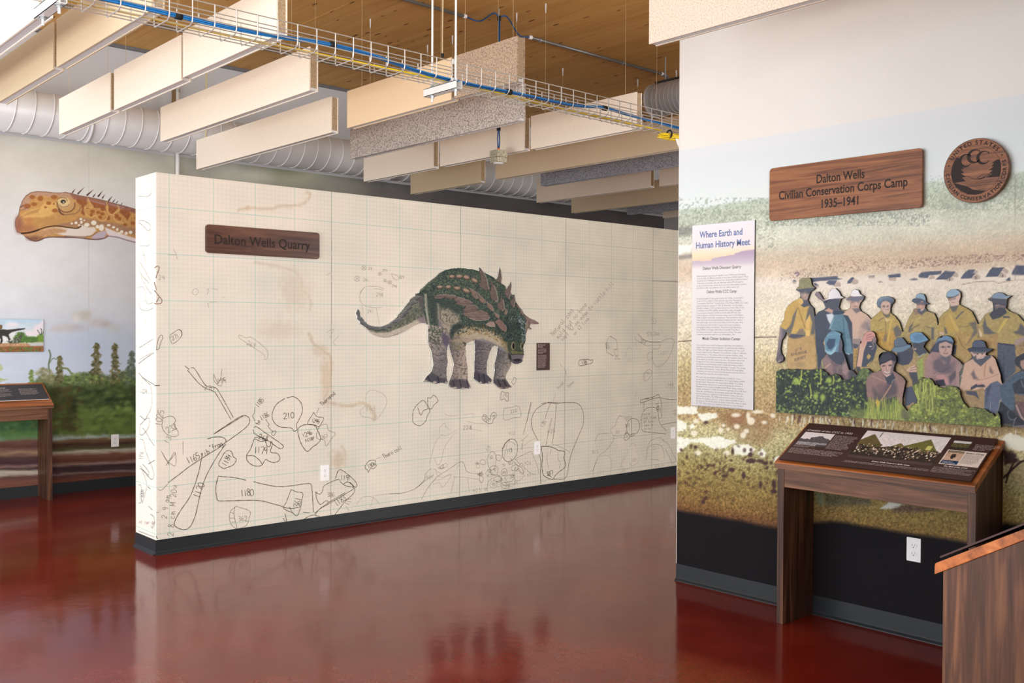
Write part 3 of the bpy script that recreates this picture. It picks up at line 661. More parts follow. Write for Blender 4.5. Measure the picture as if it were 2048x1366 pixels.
def ipts(s):
    if isinstance(s, str): s = [float(v) for v in s.replace(',', ' ').split()]
    a = np.array(s, float).reshape(-1, 2); return a
class Crop:
    def __init__(s, x0, y0, k): s.x0, s.y0, s.k = x0, y0, k
    def __call__(s, pts): a = ipts(pts); return np.stack([s.x0 + a[:, 0] / s.k, s.y0 + a[:, 1] / s.k], 1)
class Sheet:
    def __init__(s, plane, val, a0, a1, z0, z1, step, box=None):
        s.plane, s.val = plane, val
        if box is not None:            # (px0,py0,px1,py1): range taken from the photo frame
            f = onX if plane == 'X' else onY
            q = np.array([f(x, y, val) for x in (box[0], box[2]) for y in (box[1], box[3])])
            A = q[:, 1] if plane == 'X' else q[:, 0]; a0, a1 = A.min(), A.max(); z0, z1 = q[:, 2].min(), q[:, 2].max()
        s.na = int(round((a1 - a0) / step)) + 1; s.nz = int(round((z1 - z0) / step)) + 1
        a = np.linspace(a0, a1, s.na); z = np.linspace(z0, z1, s.nz); A, Z = np.meshgrid(a, z)
        s.A, s.Z = A.ravel(), Z.ravel(); V = np.full(s.A.shape, val)
        s.P = np.stack([V, s.A, s.Z] if plane == 'X' else [s.A, V, s.Z], 1)
        s.x, s.y = proj(s.P); s.C = np.zeros((len(s.A), 3)); s.al = np.ones(len(s.A)); s.step = step; s.sat = .86
        s.px = abs(s.x[1] - s.x[0]) * .6 + abs(s.y[s.na] - s.y[0]) * .4
    def sd(s, pts, idx):               # signed distance (inside > 0) of vertices idx to polygon pts
        x, y = s.x[idx], s.y[idx]; n = len(pts); ins = np.zeros(len(x), bool); d = np.full(len(x), 1e9)
        for i in range(n):
            x0, y0 = pts[i]; x1, y1 = pts[(i + 1) % n]
            c = ((y0 > y) != (y1 > y))
            if y1 != y0: ins ^= c & (x < (x1 - x0) * (y - y0) / (y1 - y0) + x0)
            ex, ey = x1 - x0, y1 - y0; L = ex * ex + ey * ey + 1e-12
            t = np.clip(((x - x0) * ex + (y - y0) * ey) / L, 0, 1); d = np.minimum(d, np.hypot(x - x0 - t * ex, y - y0 - t * ey))
        return np.where(ins, d, -d)
    def near(s, pts, m):
        return np.nonzero((s.x > pts[:, 0].min() - m) & (s.x < pts[:, 0].max() + m) & (s.y > pts[:, 1].min() - m) & (s.y < pts[:, 1].max() + m))[0]
    def mix(s, idx, col, w):
        s.C[idx] = s.C[idx] * (1 - w[:, None]) + (np.asarray(col, float) / 255.0) * w[:, None]
    def poly(s, pts, col, al=1.0, soft=.7, nz=0, nsc=3.0, seed=1, grad=None, rough=0, stretch=1.0, smooth=False):
        pts = np.asarray(pts, float)
        if smooth: pts = np.array([p[:2] for p in cr_path([(x, y, 0) for x, y in np.vstack([pts, pts[:1]])], 4)])
        idx = s.near(pts, soft + rough + 1)
        if not len(idx): return s
        d = s.sd(pts, idx)
        if rough: d = d + rough * 2 * (fbm(s.x[idx] / nsc, s.y[idx] / nsc, seed + 5) - .5)
        w = np.clip(d / (2 * soft) + .5, 0, 1) * al
        c = np.tile(np.asarray(col, float), (len(idx), 1))
        if grad is not None:           # (x0,y0,x1,y1,(r,g,b))
            gx, gy = grad[2] - grad[0], grad[3] - grad[1]; t = np.clip(((s.x[idx] - grad[0]) * gx + (s.y[idx] - grad[1]) * gy) / (gx * gx + gy * gy), 0, 1)
            c = c * (1 - t[:, None]) + np.asarray(grad[4], float) * t[:, None]
        if nz: c = c * (1 + nz * 2 * (fbm(s.x[idx] / nsc * stretch, s.y[idx] / nsc, seed) - .5))[:, None]
        s.mix(idx, c, w); return s
    def ell(s, c, rx, ry, col, al=1.0, soft=.7, rot=0.0):
        c = np.asarray(c, float).ravel(); m = max(rx, ry) + soft + 1
        idx = np.nonzero((abs(s.x - c[0]) < m) & (abs(s.y - c[1]) < m))[0]
        if not len(idx): return s
        dx, dy = s.x[idx] - c[0], s.y[idx] - c[1]; ca, sa = math.cos(rot), math.sin(rot); u = dx * ca + dy * sa; v = -dx * sa + dy * ca
        r = np.sqrt((u / rx) ** 2 + (v / ry) ** 2 + 1e-9); d = (1 - r) * min(rx, ry)
        s.mix(idx, np.tile(np.asarray(col, float), (len(idx), 1)), np.clip(d / (2 * soft) + .5, 0, 1) * al); return s
    def line(s, pts, w, col, al=1.0, soft=.6, smooth=True, taper=False):
        pts = np.asarray(pts, float)
        if smooth and len(pts) > 2: pts = np.array([p[:2] for p in cr_path([(x, y, 0) for x, y in pts], 4)])
        idx = s.near(pts, w + soft + 1)
        if not len(idx): return s
        x, y = s.x[idx], s.y[idx]; best = np.full(len(x), -1e9); n = len(pts) - 1
        for i in range(n):
            x0, y0 = pts[i]; ex, ey = pts[i + 1] - pts[i]; L = ex * ex + ey * ey + 1e-12
            t = np.clip(((x - x0) * ex + (y - y0) * ey) / L, 0, 1); ww = w / 2 * ((1 - (i + t) / n) if taper else 1)
            best = np.maximum(best, ww - np.hypot(x - x0 - t * ex, y - y0 - t * ey))
        s.mix(idx, np.tile(np.asarray(col, float), (len(idx), 1)), np.clip(best / (2 * soft) + .5, 0, 1) * al); return s
    def speck(s, pts, col, al, nsc, thr, seed, soft=.08, stretch=1.0, edge=.7):   # noise blotches inside a polygon
        pts = np.asarray(pts, float); idx = s.near(pts, 2)
        if not len(idx): return s
        d = np.clip(s.sd(pts, idx) / (2 * edge) + .5, 0, 1); n = fbm(s.x[idx] / nsc * stretch, s.y[idx] / nsc, seed)
        s.mix(idx, np.tile(np.asarray(col, float), (len(idx), 1)), np.clip((n - thr) / soft, 0, 1) * d * al); return s
    def mesh(s, name, parent=None, off=(0, 0, 0), mat='print', keep=None, flip=False):
        P = s.P - np.array(off, float); na, nz = s.na, s.nz
        i = (np.arange(nz - 1)[:, None] * na + np.arange(na - 1)[None, :]).ravel()
        q = np.stack([i, i + 1, i + 1 + na, i + na], 1)
        if s.plane == 'X': q = q[:, ::-1]
        if keep is not None: q = q[keep[q].all(1)]
        used = np.unique(q); mp = np.full(len(P), -1); mp[used] = np.arange(len(used)); q = mp[q]
        me = bpy.data.meshes.new(name); nv, nf = len(used), len(q)
        me.vertices.add(nv); me.vertices.foreach_set('co', P[used].astype(np.float32).ravel())
        me.loops.add(nf * 4); me.loops.foreach_set('vertex_index', q.astype(np.int32).ravel())
        me.polygons.add(nf); me.polygons.foreach_set('loop_start', (np.arange(nf) * 4).astype(np.int32))
        me.update(calc_edges=True); me.validate()
        at = me.color_attributes.new('Col', 'FLOAT_COLOR', 'POINT')
        cc = s.C[used]; lu = (cc @ np.array([.3, .59, .11]))[:, None]; cc = lu + (cc - lu) * s.sat
        c = np.concatenate([lin(np.clip(cc, 0, 1)), s.al[used][:, None]], 1).astype(np.float32); at.data.foreach_set('color', c.ravel())
        me.materials.append(MAT[mat]); o = bpy.data.objects.new(name, me); COL.objects.link(o)
        if parent is not None: o.parent = parent
        return o
def interp(v, xs, cs):
    cs = np.asarray(cs, float); return np.stack([np.interp(v, xs, cs[:, k]) for k in range(3)], 1) / 255.0
# ---- far wall: painted prehistoric landscape
def left_mural(S, fine):
    x, y = S.x, S.y
    n1 = fbm(x / 60, y / 40, 3, 4); n2 = fbm(x / 14, y / 8, 7, 3); yy = y + 14 * (n1 - .5)
    C = interp(yy, [230, 300, 360, 420, 520, 600, 680, 730], [(184, 176, 162), (202, 196, 184), (212, 210, 204), (218, 220, 220), (222, 226, 231), (218, 224, 233), (202, 214, 232), (196, 210, 232)])
    D = interp(x, [0, 150, 260, 420, 520, 620, 720, 800, 900, 1330], [(228, 230, 228), (206, 202, 190), (186, 182, 168), (170, 168, 156), (162, 162, 148), (150, 150, 138), (132, 130, 124), (112, 109, 108), (96, 93, 94), (84, 79, 80)])
    w = np.clip((390 - yy) / 130, 0, 1) * np.clip((x + 60) / 260, 0, 1) + np.clip((x - 300) / 60, 0, 1); w = np.clip(w, 0, 1)
    S.C[:] = C * (1 - w[:, None]) + D * w[:, None]
    S.C += ((n1 - .5) * .05 + (n2 - .5) * .02)[:, None]
    # pale green cloud over the partition corner
    for c, rx, ry, col, al in (((470, 350), 40, 18, (205, 206, 190), .6), ((520, 352), 26, 14, (206, 208, 192), .7), ((590, 345), 55, 26, (190, 194, 160), .55), ((570, 335), 30, 16, (120, 122, 100), .45), ((520, 330), 36, 10, (130, 130, 112), .45), ((690, 372), 60, 20, (160, 160, 144), .4), ((760, 392), 40, 14, (120, 116, 112), .4)):
        S.ell(c, rx, ry, col, al, 10)
    for xv in (177.5, 520, 668): S.line([(xv, 200), (xv, 1000)], .8, (150, 150, 146), .45, smooth=False)
    if not fine: return
    T = Crop(0, 600, 6.829)
    R = random.Random(11)
    S.ell(T('1150 640'), 75, 40, (186, 206, 234), .75, 26); S.ell(T('900 900'), 60, 24, (200, 214, 236), .6, 18)
    for cx, cy, rx, ry, col in ((1100, 220, 110, 70, (206, 202, 196)), (1180, 200, 70, 60, (198, 194, 184)), (1330, 310, 140, 60, (204, 196, 198)), (1450, 330, 60, 40, (190, 182, 184)), (900, 380, 170, 60, (206, 202, 206)), (780, 400, 80, 40, (200, 196, 202)), (1560, 390, 80, 60, (200, 206, 208)), (1050, 380, 120, 40, (192, 190, 196)), (1040, 260, 40, 40, (226, 226, 222))):
        S.ell(T([cx, cy]), rx / 6.8, ry / 6.8, col, .75, 5)
    # trees: layered dabs
    def dabs(poly, cols, n, r0, r1, sy=.7):
        q = T(poly); x0, y0 = q.min(0); x1, y1 = q.max(0); k = 0
        from_ = lambda p: sum(((q[i][1] > p[1]) != (q[i - 1][1] > p[1])) and (p[0] < (q[i - 1][0] - q[i][0]) * (p[1] - q[i][1]) / (q[i - 1][1] - q[i][1] + 1e-9) + q[i][0]) for i in range(len(q))) % 2
        while k < n:
            p = (R.uniform(x0, x1), R.uniform(y0, y1))
            if not from_(p): k += .2; continue
            r = R.uniform(r0, r1); S.ell(p, r, r * sy, R.choice(cols), R.uniform(.5, .95), r * .45, R.uniform(-.6, .6)); k += 1
    S.poly(T('480 1090 700 1010 850 1040 1050 1000 1250 980 1500 1030 1900 900 1900 1400 480 1400'), (98, 112, 66), .9, 3, .3, 5, 3, rough=4)
    def conifer(xc, y0, y1, hw, cols, n):
        S.line(T([xc, y0, xc, y1]), 1.6, cols[0], .8)
        for i in range(n):
            t = (i + R.random()) / n; yy_ = y0 + (y1 - y0) * t; wv = hw * (.18 + .82 * t ** .8) * (0.65 + .35 * math.sin(t * 34))
            for sgn in (-1, 1):
                u = R.uniform(.1, 1); S.ell(T([xc + sgn * wv * u, yy_ + 14 * u + R.uniform(-8, 8)]), R.uniform(1.6, 4.2), R.uniform(1.2, 2.4), R.choice(cols), .85, 1.0, sgn * .35)
    G1 = [(84, 86, 52), (104, 100, 62), (128, 120, 80), (74, 82, 54), (142, 134, 92)]
    G2 = [(96, 112, 100), (112, 128, 112), (86, 100, 86), (128, 140, 124)]
    conifer(1800, 700, 1250, 130, G2, 70); conifer(1570, 600, 1220, 105, G1 + [(140, 130, 96)], 80); conifer(1320, 590, 1230, 130, G1, 90); conifer(815, 765, 1150, 80, G1, 55)
    conifer(430, 955, 1135, 45, [(120, 150, 80), (150, 172, 104), (100, 128, 70)], 22)
    S.line(T('680 1000 665 880 690 760 670 685'), 3.2, (96, 120, 86), .9, taper=False); S.line(T('665 880 720 800 770 810'), 2.2, (110, 130, 96), .8); S.line(T('830 930 920 940 980 1010'), 4, (120, 132, 74), .9)
    dabs('500 980 600 930 700 950 740 1050 700 1130 540 1120', [(138, 140, 98), (118, 122, 80), (100, 108, 68), (160, 158, 118)], 60, 2, 5)
    dabs('820 1060 1000 1000 1250 1010 1500 1090 1880 1050 1880 1200 820 1200', [(120, 150, 70), (96, 122, 58), (84, 100, 54), (150, 172, 92), (70, 88, 48)], 170, 1.5, 4)
    S.poly(T('-20 1060 60 1080 125 1078 60 1100 -20 1105'), (168, 184, 116), .9, 1); S.poly(T('-20 850 30 900 45 940 -20 990'), (176, 192, 128), .8, 1.5); S.poly(T('-20 1110 20 1115 -20 1140'), (150, 168, 100), .9, 1)
    U = Crop(0, 800, 6.829)
    S.poly(U('-20 -190 1950 -190 1950 480 -20 520'), (66, 78, 44), 1, 6, .35, 16, 21, rough=5, grad=(0, 775, 0, 868, (88, 108, 52)))
    dabs_ = lambda n, x0, x1, y0, y1, cols, r0, r1: [S.ell(U([R.uniform(x0, x1), R.uniform(y0, y1)]), R.uniform(r0, r1), R.uniform(r0, r1) * .55, R.choice(cols), R.uniform(.25, .65), 2.2, R.uniform(-.4, .2)) for _ in range(n)]
    dabs_(70, 750, 1100, -180, 420, [(84, 74, 42), (70, 66, 40), (96, 88, 50)], 4, 11)
    dabs_(120, 1000, 1880, -180, 250, [(50, 74, 46), (60, 84, 50), (96, 124, 60), (118, 148, 70), (42, 62, 42)], 3, 9)
    dabs_(60, 1100, 1800, 130, 440, [(104, 130, 56), (92, 120, 50), (116, 142, 66)], 5, 14)
    dabs_(26, 1250, 1800, 20, 260, [(140, 170, 84), (126, 156, 76)], 3, 6)
    dabs_(60, -10, 560, 290, 440, [(66, 108, 66), (54, 90, 58), (84, 130, 78)], 4, 10); S.poly(U('-20 440 560 420 560 560 -20 580'), (82, 126, 70), .75, 4)
    # layered bedrock
    for x0, x1, sl, stops in ((-30, 545, -.05, [(530, (110, 96, 70)), (590, (112, 76, 64)), (650, (92, 58, 54)), (700, (126, 92, 78)), (740, (150, 120, 92)), (800, (82, 56, 56)), (880, (70, 48, 54)), (930, (128, 100, 92)), (950, (74, 52, 52)), (985, (172, 164, 148)), (1040, (166, 156, 140)), (1075, (96, 64, 56)), (1130, (120, 74, 62)), (1220, (112, 68, 56))]),
                              (545, 1900, -.047, [(530, (84, 96, 48)), (575, (116, 88, 64)), (625, (72, 50, 38)), (690, (86, 82, 52)), (718, (170, 166, 150)), (742, (160, 146, 128)), (775, (118, 74, 58)), (850, (96, 58, 46)), (890, (140, 112, 106)), (935, (58, 40, 44)), (985, (72, 52, 54)), (1010, (124, 100, 98)), (1035, (84, 56, 50)), (1085, (106, 58, 48)), (1160, (116, 66, 52))])):
        cx, cy = (x - U.x0) * U.k, (y - U.y0) * U.k
        m = (cx > x0) & (cx <= x1) & (cy > 440); t = cy - sl * (cx - (750 if x0 > 0 else 0)) + 52 * (fbm(cx / 260, cy / 60, 31, 3) - .5) + (0 if x0 > 0 else 0)
        col = interp(t, [a for a, c in stops], [c for a, c in stops]); edge = np.clip((t - stops[0][0]) / 40, 0, 1); k = m & (edge > 0)
        S.C[k] = S.C[k] * (1 - edge[k, None]) + (col[k] * (1 + .18 * (fbm(cx[k] / 120, cy[k] / 14, 37, 3) - .5))[:, None]) * edge[k, None]
    sauropod(S)
def sauropod(S):
    K = Crop(20, 360, 7.877); e = lambda cx, cy, rx, ry, col, al=1.0, so=.5, rot=0: S.ell(K([cx, cy]), rx / K.k, ry / K.k, col, al, so, rot)
    out = K('165 400 190 330 250 245 330 195 420 178 560 183 720 200 800 200 870 190 950 205 1080 240 1250 270 1400 300 1560 340 1700 380 1850 420 1990 460 2120 490 2120 1020 1980 985 1860 955 1700 905 1560 885 1500 920 1400 945 1280 942 1150 915 1000 912 860 912 720 907 620 902 540 922 470 957 400 972 320 952 250 900 190 850 110 820 85 740 78 660 95 600 130 560 145 490 150 440')
    S.poly(out, (84, 52, 50), 1, .8, smooth=False)
    inn = K('172 405 197 337 255 254 334 204 422 187 560 192 720 209 800 209 870 200 945 215 1078 250 1250 280 1400 311 1560 352 1700 392 1850 432 1990 472 2120 500 2120 1010 1980 975 1860 946 1700 896 1560 876 1497 910 1400 935 1280 932 1150 905 1000 902 860 902 720 897 620 892 536 912 466 946 400 962 324 942 256 893 196 842 117 811 94 737 87 660 104 604 138 564 154 490 159 440')
    S.poly(inn, (202, 150, 84), 1, .6, .10, 3, 5)
    S.poly(K('170 400 200 335 260 258 340 208 440 190 720 212 860 202 950 218 1000 300 880 280 780 260 640 270 520 240 400 262 330 300 280 420 300 470 180 480'), (190, 150, 130), .85, 1.2, .1, 3, 9)
    S.poly(K('945 215 1250 280 1560 352 1850 432 2120 500 2120 600 1950 520 1700 440 1500 400 1250 330 1000 300'), (158, 104, 86), 1, 1.2, .12, 3, 8); S.poly(K('1200 300 1500 370 1500 400 1200 330'), (196, 150, 150), .6, 1.5); S.poly(K('1560 365 1800 425 1800 455 1560 390'), (186, 146, 150), .6, 1.5)
    S.poly(K('150 560 330 470 480 430 560 340 720 350 745 480 650 560 520 600 400 585 250 600'), (228, 184, 102), .8, 2, .08, 3, 4)
    S.poly(K('300 500 470 450 440 510 260 560 170 580'), (176, 124, 76), .6, 1.5)
    e(140, 700, 62, 130, (150, 92, 84), .75, 4); e(300, 640, 60, 60, (196, 120, 74), .5, 3); e(280, 760, 130, 60, (168, 104, 80), .6, 4); e(600, 650, 200, 60, (188, 140, 86), .5, 4)
    S.poly(K('960 660 1100 590 1400 640 1700 690 2120 800 2120 900 1800 830 1600 770 1400 740 1150 740 980 740 700 720 800 690'), (170, 128, 98), .9, 2, .1, 4, 2)
    for q in ('1040 300 1200 310 1220 370 1165 420 1190 520 1160 555 1120 400 1050 350', '1245 325 1500 400 1510 480 1440 490 1420 440 1310 440 1280 380', '1555 400 1700 440 1650 510 1600 540 1550 490', '1735 465 1880 480 1900 550 1850 640 1800 570 1725 510', '1945 590 2060 580 2060 700', '1130 470 1190 520 1170 560 1120 530'):
        S.poly(K(q), (162, 96, 56), 1, .7, .12, 3, 6)
    for cx, cy, rx, ry in ((380, 380, 46, 30), (480, 290, 45, 42), (610, 365, 42, 28), (690, 375, 16, 18), (705, 480, 42, 32), (350, 268, 45, 34), (695, 270, 52, 34), (1220, 435, 28, 18), (1300, 495, 36, 28), (1390, 510, 32, 25), (1280, 548, 25, 30), (1455, 532, 36, 26), (1420, 590, 33, 28), (1550, 600, 30, 38), (1670, 570, 46, 36), (1725, 610, 32, 30), (1815, 705, 35, 24), (1935, 680, 36, 28), (270, 410, 60, 40), (560, 430, 24, 16)):
        e(cx, cy, rx, ry, (166, 96, 48), .9, .5)
    for q in ('1225 290 1260 360 1310 430 1190 430 1170 480 1220 560 1290 590 1350 560 1420 640 1500 630 1540 560', '1520 350 1535 420 1545 520 1640 560', '1700 400 1720 470 1640 530 1660 640 1780 680'): S.line(K(q), 2.2, (226, 180, 112), .8)
    S.poly(K('420 830 560 770 700 745 900 757 1090 762 1130 705 1240 745 1330 740 1362 800 1280 872 1150 902 900 885 700 840 500 880'), (228, 218, 208), 1, 1.5)
    S.poly(K('190 850 320 838 480 796 700 748 890 785 880 820 700 850 560 872 450 942 380 960 280 912'), (196, 146, 98), .95, 2.2, .1, 3, 3); e(380, 920, 110, 36, (116, 72, 62), .7, 3)
    S.poly(K('1380 830 1500 795 1522 850 1480 912 1380 940 1270 910'), (196, 182, 200), 1, 1.2); S.poly(K('1495 745 1680 820 1850 880 2120 960 2120 1020 1860 950 1700 900 1560 880 1520 830'), (230, 220, 224), 1, 1.2)
    for q, w, c, al in (('180 842 320 824 450 782 600 737 760 724 900 745 1050 762 1120 730', 2.0, (62, 38, 34), 1), ('180 842 320 826 450 786', 3.0, (60, 36, 34), .9), ('240 895 400 964 540 914 720 898 1000 903 1280 935 1480 920', 1.8, (92, 58, 72), .75), ('1520 880 1700 905 1860 955 2100 1010', 2, (140, 112, 140), .8), ('860 880 1100 890 1280 880 1370 820', 1.4, (110, 78, 80), .7), ('170 430 205 398', 1.4, (60, 36, 34), .9), ('148 470 200 470 280 430', 1.2, (120, 76, 66), .7)): S.line(K(q), w, c, al)
    for cx, cy, rx, ry in ((975, 685, 18, 15), (1040, 675, 24, 21), (1115, 615, 23, 17), (1170, 635, 15, 12), (1125, 665, 20, 23), (1210, 705, 43, 29), (1320, 675, 43, 37), (1090, 712, 19, 15), (1375, 735, 26, 29), (1440, 750, 42, 52), (1555, 712, 31, 17), (1630, 745, 26, 19), (1690, 780, 19, 25), (1760, 815, 26, 26), (1720, 840, 26, 21), (1830, 840, 26, 26), (1900, 825, 29, 26), (2000, 850, 24, 20)): e(cx, cy, rx, ry, (240, 232, 216), 1, .5)
    e(880, 400, 140, 130, (206, 160, 104), .8, 3); e(845, 355, 100, 84, (222, 194, 136), 1, .8)
    for q, w, c in (('742 350 765 440 850 505 960 490 1015 430 1020 362', 2.2, (118, 76, 58)), ('755 490 830 545 950 540 1060 515 1115 430', 2, (150, 106, 82)), ('770 390 820 425 900 415 930 380', 1.4, (140, 96, 70)), ('755 300 800 278 870 285 905 330', 1.4, (120, 84, 56)), ('765 460 800 520 840 545', 2.4, (96, 60, 58))): S.line(K(q), w, c, .9)
    e(838, 340, 40, 29, (36, 34, 36), 1, .5); e(845, 348, 12, 12, (220, 220, 214), 1, .4); e(822, 332, 10, 8, (90, 84, 70), .8, .4)
    for x0, y0, x1, y1, w in ((985, 198, 1028, 135, 22), (1072, 214, 1175, 108, 24), (1216, 238, 1320, 145, 28), (1312, 262, 1350, 205, 22), (1392, 256, 1460, 168, 28), (1456, 284, 1495, 222, 22), (1556, 324, 1612, 252, 24), (1626, 340, 1660, 300, 18), (1680, 358, 1705, 325, 16), (1752, 384, 1768, 352, 14)):
        S.line(K([x0, y0, (x0 + x1) / 2 + 4, (y0 + y1) / 2 - 3, x1, y1][::1]), w / K.k, (78, 52, 46), 1, .4, taper=True)
SL1 = Sheet('Y', YW - .004, 1.6, 3.66, .098, 3.14, .0052); left_mural(SL1, True); SL1.mesh('mural_print', wl)
SL2 = Sheet('Y', YW - .004, 3.66, XE - .01, 2.2, 3.14, .024); left_mural(SL2, False); SL2.mesh('mural_print', wl)
# ---- right wall: hand coloured camp photograph
def right_mural(S):
    x, y, Y, z = S.x, S.y, S.A, S.Z
    n1 = fbm(Y * 6, z * 22, 41, 4); n2 = fbm(x / 2.6, y / 2.2, 43, 3); n3 = fbm(Y * 3, z * 8, 47, 3); n4 = fbm(x / 1.6, y / 3.2, 49, 2)
    zz = z + .05 * (n3 - .5) * np.clip((2.3 - z) * 6, 0, 1)
    hill = 2.205 + .035 * (fbm(Y * 3.1, Y * 0, 50, 3) - .5) + .012 * (n2 - .5)
    sky = interp(z, [2.2, 2.32, 2.45, 2.556], [(224, 236, 238), (220, 232, 236), (218, 228, 234), (222, 228, 234)])
    lz = [.40, .44, .52, .62, .72, .82, .92, 1.0, 1.1, 1.2, 1.3, 1.4, 1.5, 1.6, 1.67, 1.74, 1.79, 1.84, 1.9, 1.96, 2.02, 2.08, 2.14, 2.2]
    lc = [(92, 60, 44), (116, 80, 46), (132, 104, 56), (140, 120, 66), (156, 142, 86), (172, 166, 116), (190, 182, 134), (176, 150, 104), (172, 148, 104), (184, 164, 116), (192, 176, 130), (212, 201, 168), (220, 211, 184), (225, 217, 196), (228, 220, 202), (230, 222, 208), (218, 202, 180), (210, 190, 166), (212, 200, 178), (214, 214, 194), (214, 220, 204), (200, 209, 192), (190, 202, 184), (196, 211, 196)]
    land = interp(zz, lz, lc)
    amp = np.interp(z, [.4, .9, 1.3, 1.6, 1.75, 1.85, 2.0, 2.08, 2.2], [.45, .42, .34, .18, .10, .14, .10, .22, .14])
    land = land * (1 + amp * ((n2 - .5) * 1.7 + (n4 - .5) * .9))[:, None] * (1 + .12 * (n1 - .5))[:, None]
    w = np.clip((z - hill) / .012, 0, 1)[:, None]; S.C[:] = land * (1 - w) + sky * w
    # warm drift in the distant field, towards the right
    k = np.clip(1 - abs(z - 1.86) / .1, 0, 1) * np.clip((2.9 - Y) / .8, 0, 1) * n3; S.C = S.C * (1 - .35 * k[:, None]) + np.array([200, 160, 128]) / 255 * .35 * k[:, None]
    box = lambda x0, y0, x1, y1: [(x0, y0), (x1, y0), (x1, y1), (x0, y1)]
    S.speck(box(1350, 395, 1560, 500), (132, 146, 128), .5, 3.2, .56, 61); S.speck(box(1530, 425, 1860, 452), (128, 142, 136), .55, 2.6, .52, 62, stretch=1.4); S.speck(box(1860, 350, 2060, 420), (150, 168, 150), .5, 2.6, .54, 63)
    S.poly([(1352, 455), (1380, 452), (1400, 458), (1380, 470), (1352, 474)], (120, 122, 118), .6, 4, rough=3, nsc=4, seed=3); S.poly([(1352, 492), (1385, 488), (1384, 502), (1352, 510)], (244, 244, 240), .9, 2, rough=2, nsc=4); S.poly([(1352, 512), (1386, 508), (1386, 516), (1352, 520)], (140, 132, 130), .7, 2)
    S.speck([(1560, 548), (1700, 520), (2060, 505), (2060, 520), (1700, 545), (1560, 562)], (140, 110, 104), .7, 2.0, .6, 64); S.speck([(1800, 520), (2060, 500), (2060, 516), (1800, 540)], (150, 118, 118), .7, 2.4, .58, 65, stretch=.6)
    H1 = Crop(1540, 500, 7.877); H2 = Crop(1788, 500, 7.877)
    S.poly(H1('620 480 1200 420 2060 380 2060 520 1200 580 620 600'), (230, 224, 214), .6, 4); S.poly(H2('-20 420 2060 280 2060 440 1200 540 -20 560'), (230, 222, 208), .55, 4)
    roof, wall_, door = (96, 104, 126), (188, 172, 162), (96, 92, 96)
    def hut(cr, r, g, d=None):
        S.poly(cr(g), wall_, 1, .5, .12, 1.5, 7); S.poly(cr(r), roof, 1, .5, .14, 1.6, 8)
        if d: S.poly(cr(d), door, .9, .4)
    S.poly(H1('610 440 760 430 1060 412 1070 440 1150 460 1080 470 900 480 610 510'), roof, 1, .5, .1, 1.6, 9)
    hut(H1, '880 520 920 485 1060 478 1010 560 930 548', '1010 555 1070 490 1120 530 1115 580 1015 580'); hut(H1, '1220 490 1290 425 1330 440 1270 530 1215 532', '1275 530 1330 440 1395 490 1395 528 1330 540'); hut(H1, '350 495 380 465 415 490 412 500', '360 500 412 500 410 528 360 528'); hut(H1, '690 520 720 520 775 560 700 560', '700 548 775 560 770 590 700 590')
    hut(H1, '1545 412 1645 405 1650 418 1550 422', '1550 420 1645 416 1645 448 1555 450'); hut(H1, '1850 390 2060 372 2060 430 1990 432 1880 440', '1865 440 1930 405 1990 440 1985 485 1880 485'); S.poly(H1('1670 500 1740 490 1790 500 1740 510'), (120, 112, 108), .8, .6)
    hut(H2, '380 400 430 350 750 322 740 380 560 400 530 440 400 438', '540 452 590 385 645 420 640 455 560 462'); hut(H2, '655 465 800 330 950 335 1000 370 910 420 820 470', '820 480 890 405 940 450 935 482 830 490', '870 440 890 440 890 485 872 485'); S.poly(H2('920 400 970 345 1015 390 1015 425 950 430'), wall_, 1, .5, .1, 1.5)
    hut(H2, '1050 440 1110 358 1290 362 1220 445 1060 450', '1225 455 1290 368 1355 410 1350 455 1280 462', '1283 410 1300 410 1300 455 1284 455'); hut(H2, '1110 358 1180 305 1280 310 1250 358', '1240 358 1290 318 1330 345 1320 360')
    hut(H2, '1445 418 1500 330 1550 270 1740 275 1700 330 1640 415 1460 425', '1640 415 1700 345 1765 400 1760 425 1660 430', '1705 390 1722 390 1722 428 1706 428'); S.poly(H2('1700 320 1740 282 1800 320 1795 370 1760 375'), wall_, 1, .5); hut(H2, '1850 370 1920 240 2080 238 2080 385 1870 388', '1850 385 2080 385 2080 405 1850 400'); hut(H2, '1760 470 1820 425 1840 465 1800 490', '1760 490 1830 460 1840 500 1760 500'); S.poly(H2('220 470 320 440 400 465 330 478'), (104, 108, 122), .9, .6)
    S.line(H2('1070 545 1250 510 1550 490 1650 520 1850 480 2060 470'), 1.4, (150, 116, 112), .75); S.line([(1352, 683.5), (1388, 681), (1440, 678), (1500, 675), (1552, 674)], 2.4, (106, 82, 78), .85)
    S.line(H1('400 370 440 355 450 390 425 410'), 3, (120, 96, 128), .8)
    # pale rocks, dark tufts
    Rk = Crop(1350, 800, 5.464)
    for q in ('20 70 240 70 250 140 170 160 60 150 20 160', '250 150 440 138 472 180 320 240 270 200', '20 200 130 260 120 320 20 345', '150 290 200 258 212 300 160 322', '20 400 150 425 330 410 510 394 550 430 662 430 660 470 600 490 560 520 430 540 300 470 180 460 60 560 20 585', '618 500 800 478 882 540 850 572 740 612 660 592', '888 592 950 518 1002 590 960 632', '1060 642 1152 608 1152 662 1090 682'):
        S.poly(Rk(q), (236, 240, 226), .92, 1.4, .08, 3, 3, rough=3.0)
    S.poly(Rk('480 140 760 120 1040 200 1080 420 950 500 700 440 640 330 520 300'), (142, 104, 72), .5, 8, .3, 3, 5, rough=5); S.poly(Rk('560 150 760 150 770 260 600 250'), (150, 100, 76), .5, 5)
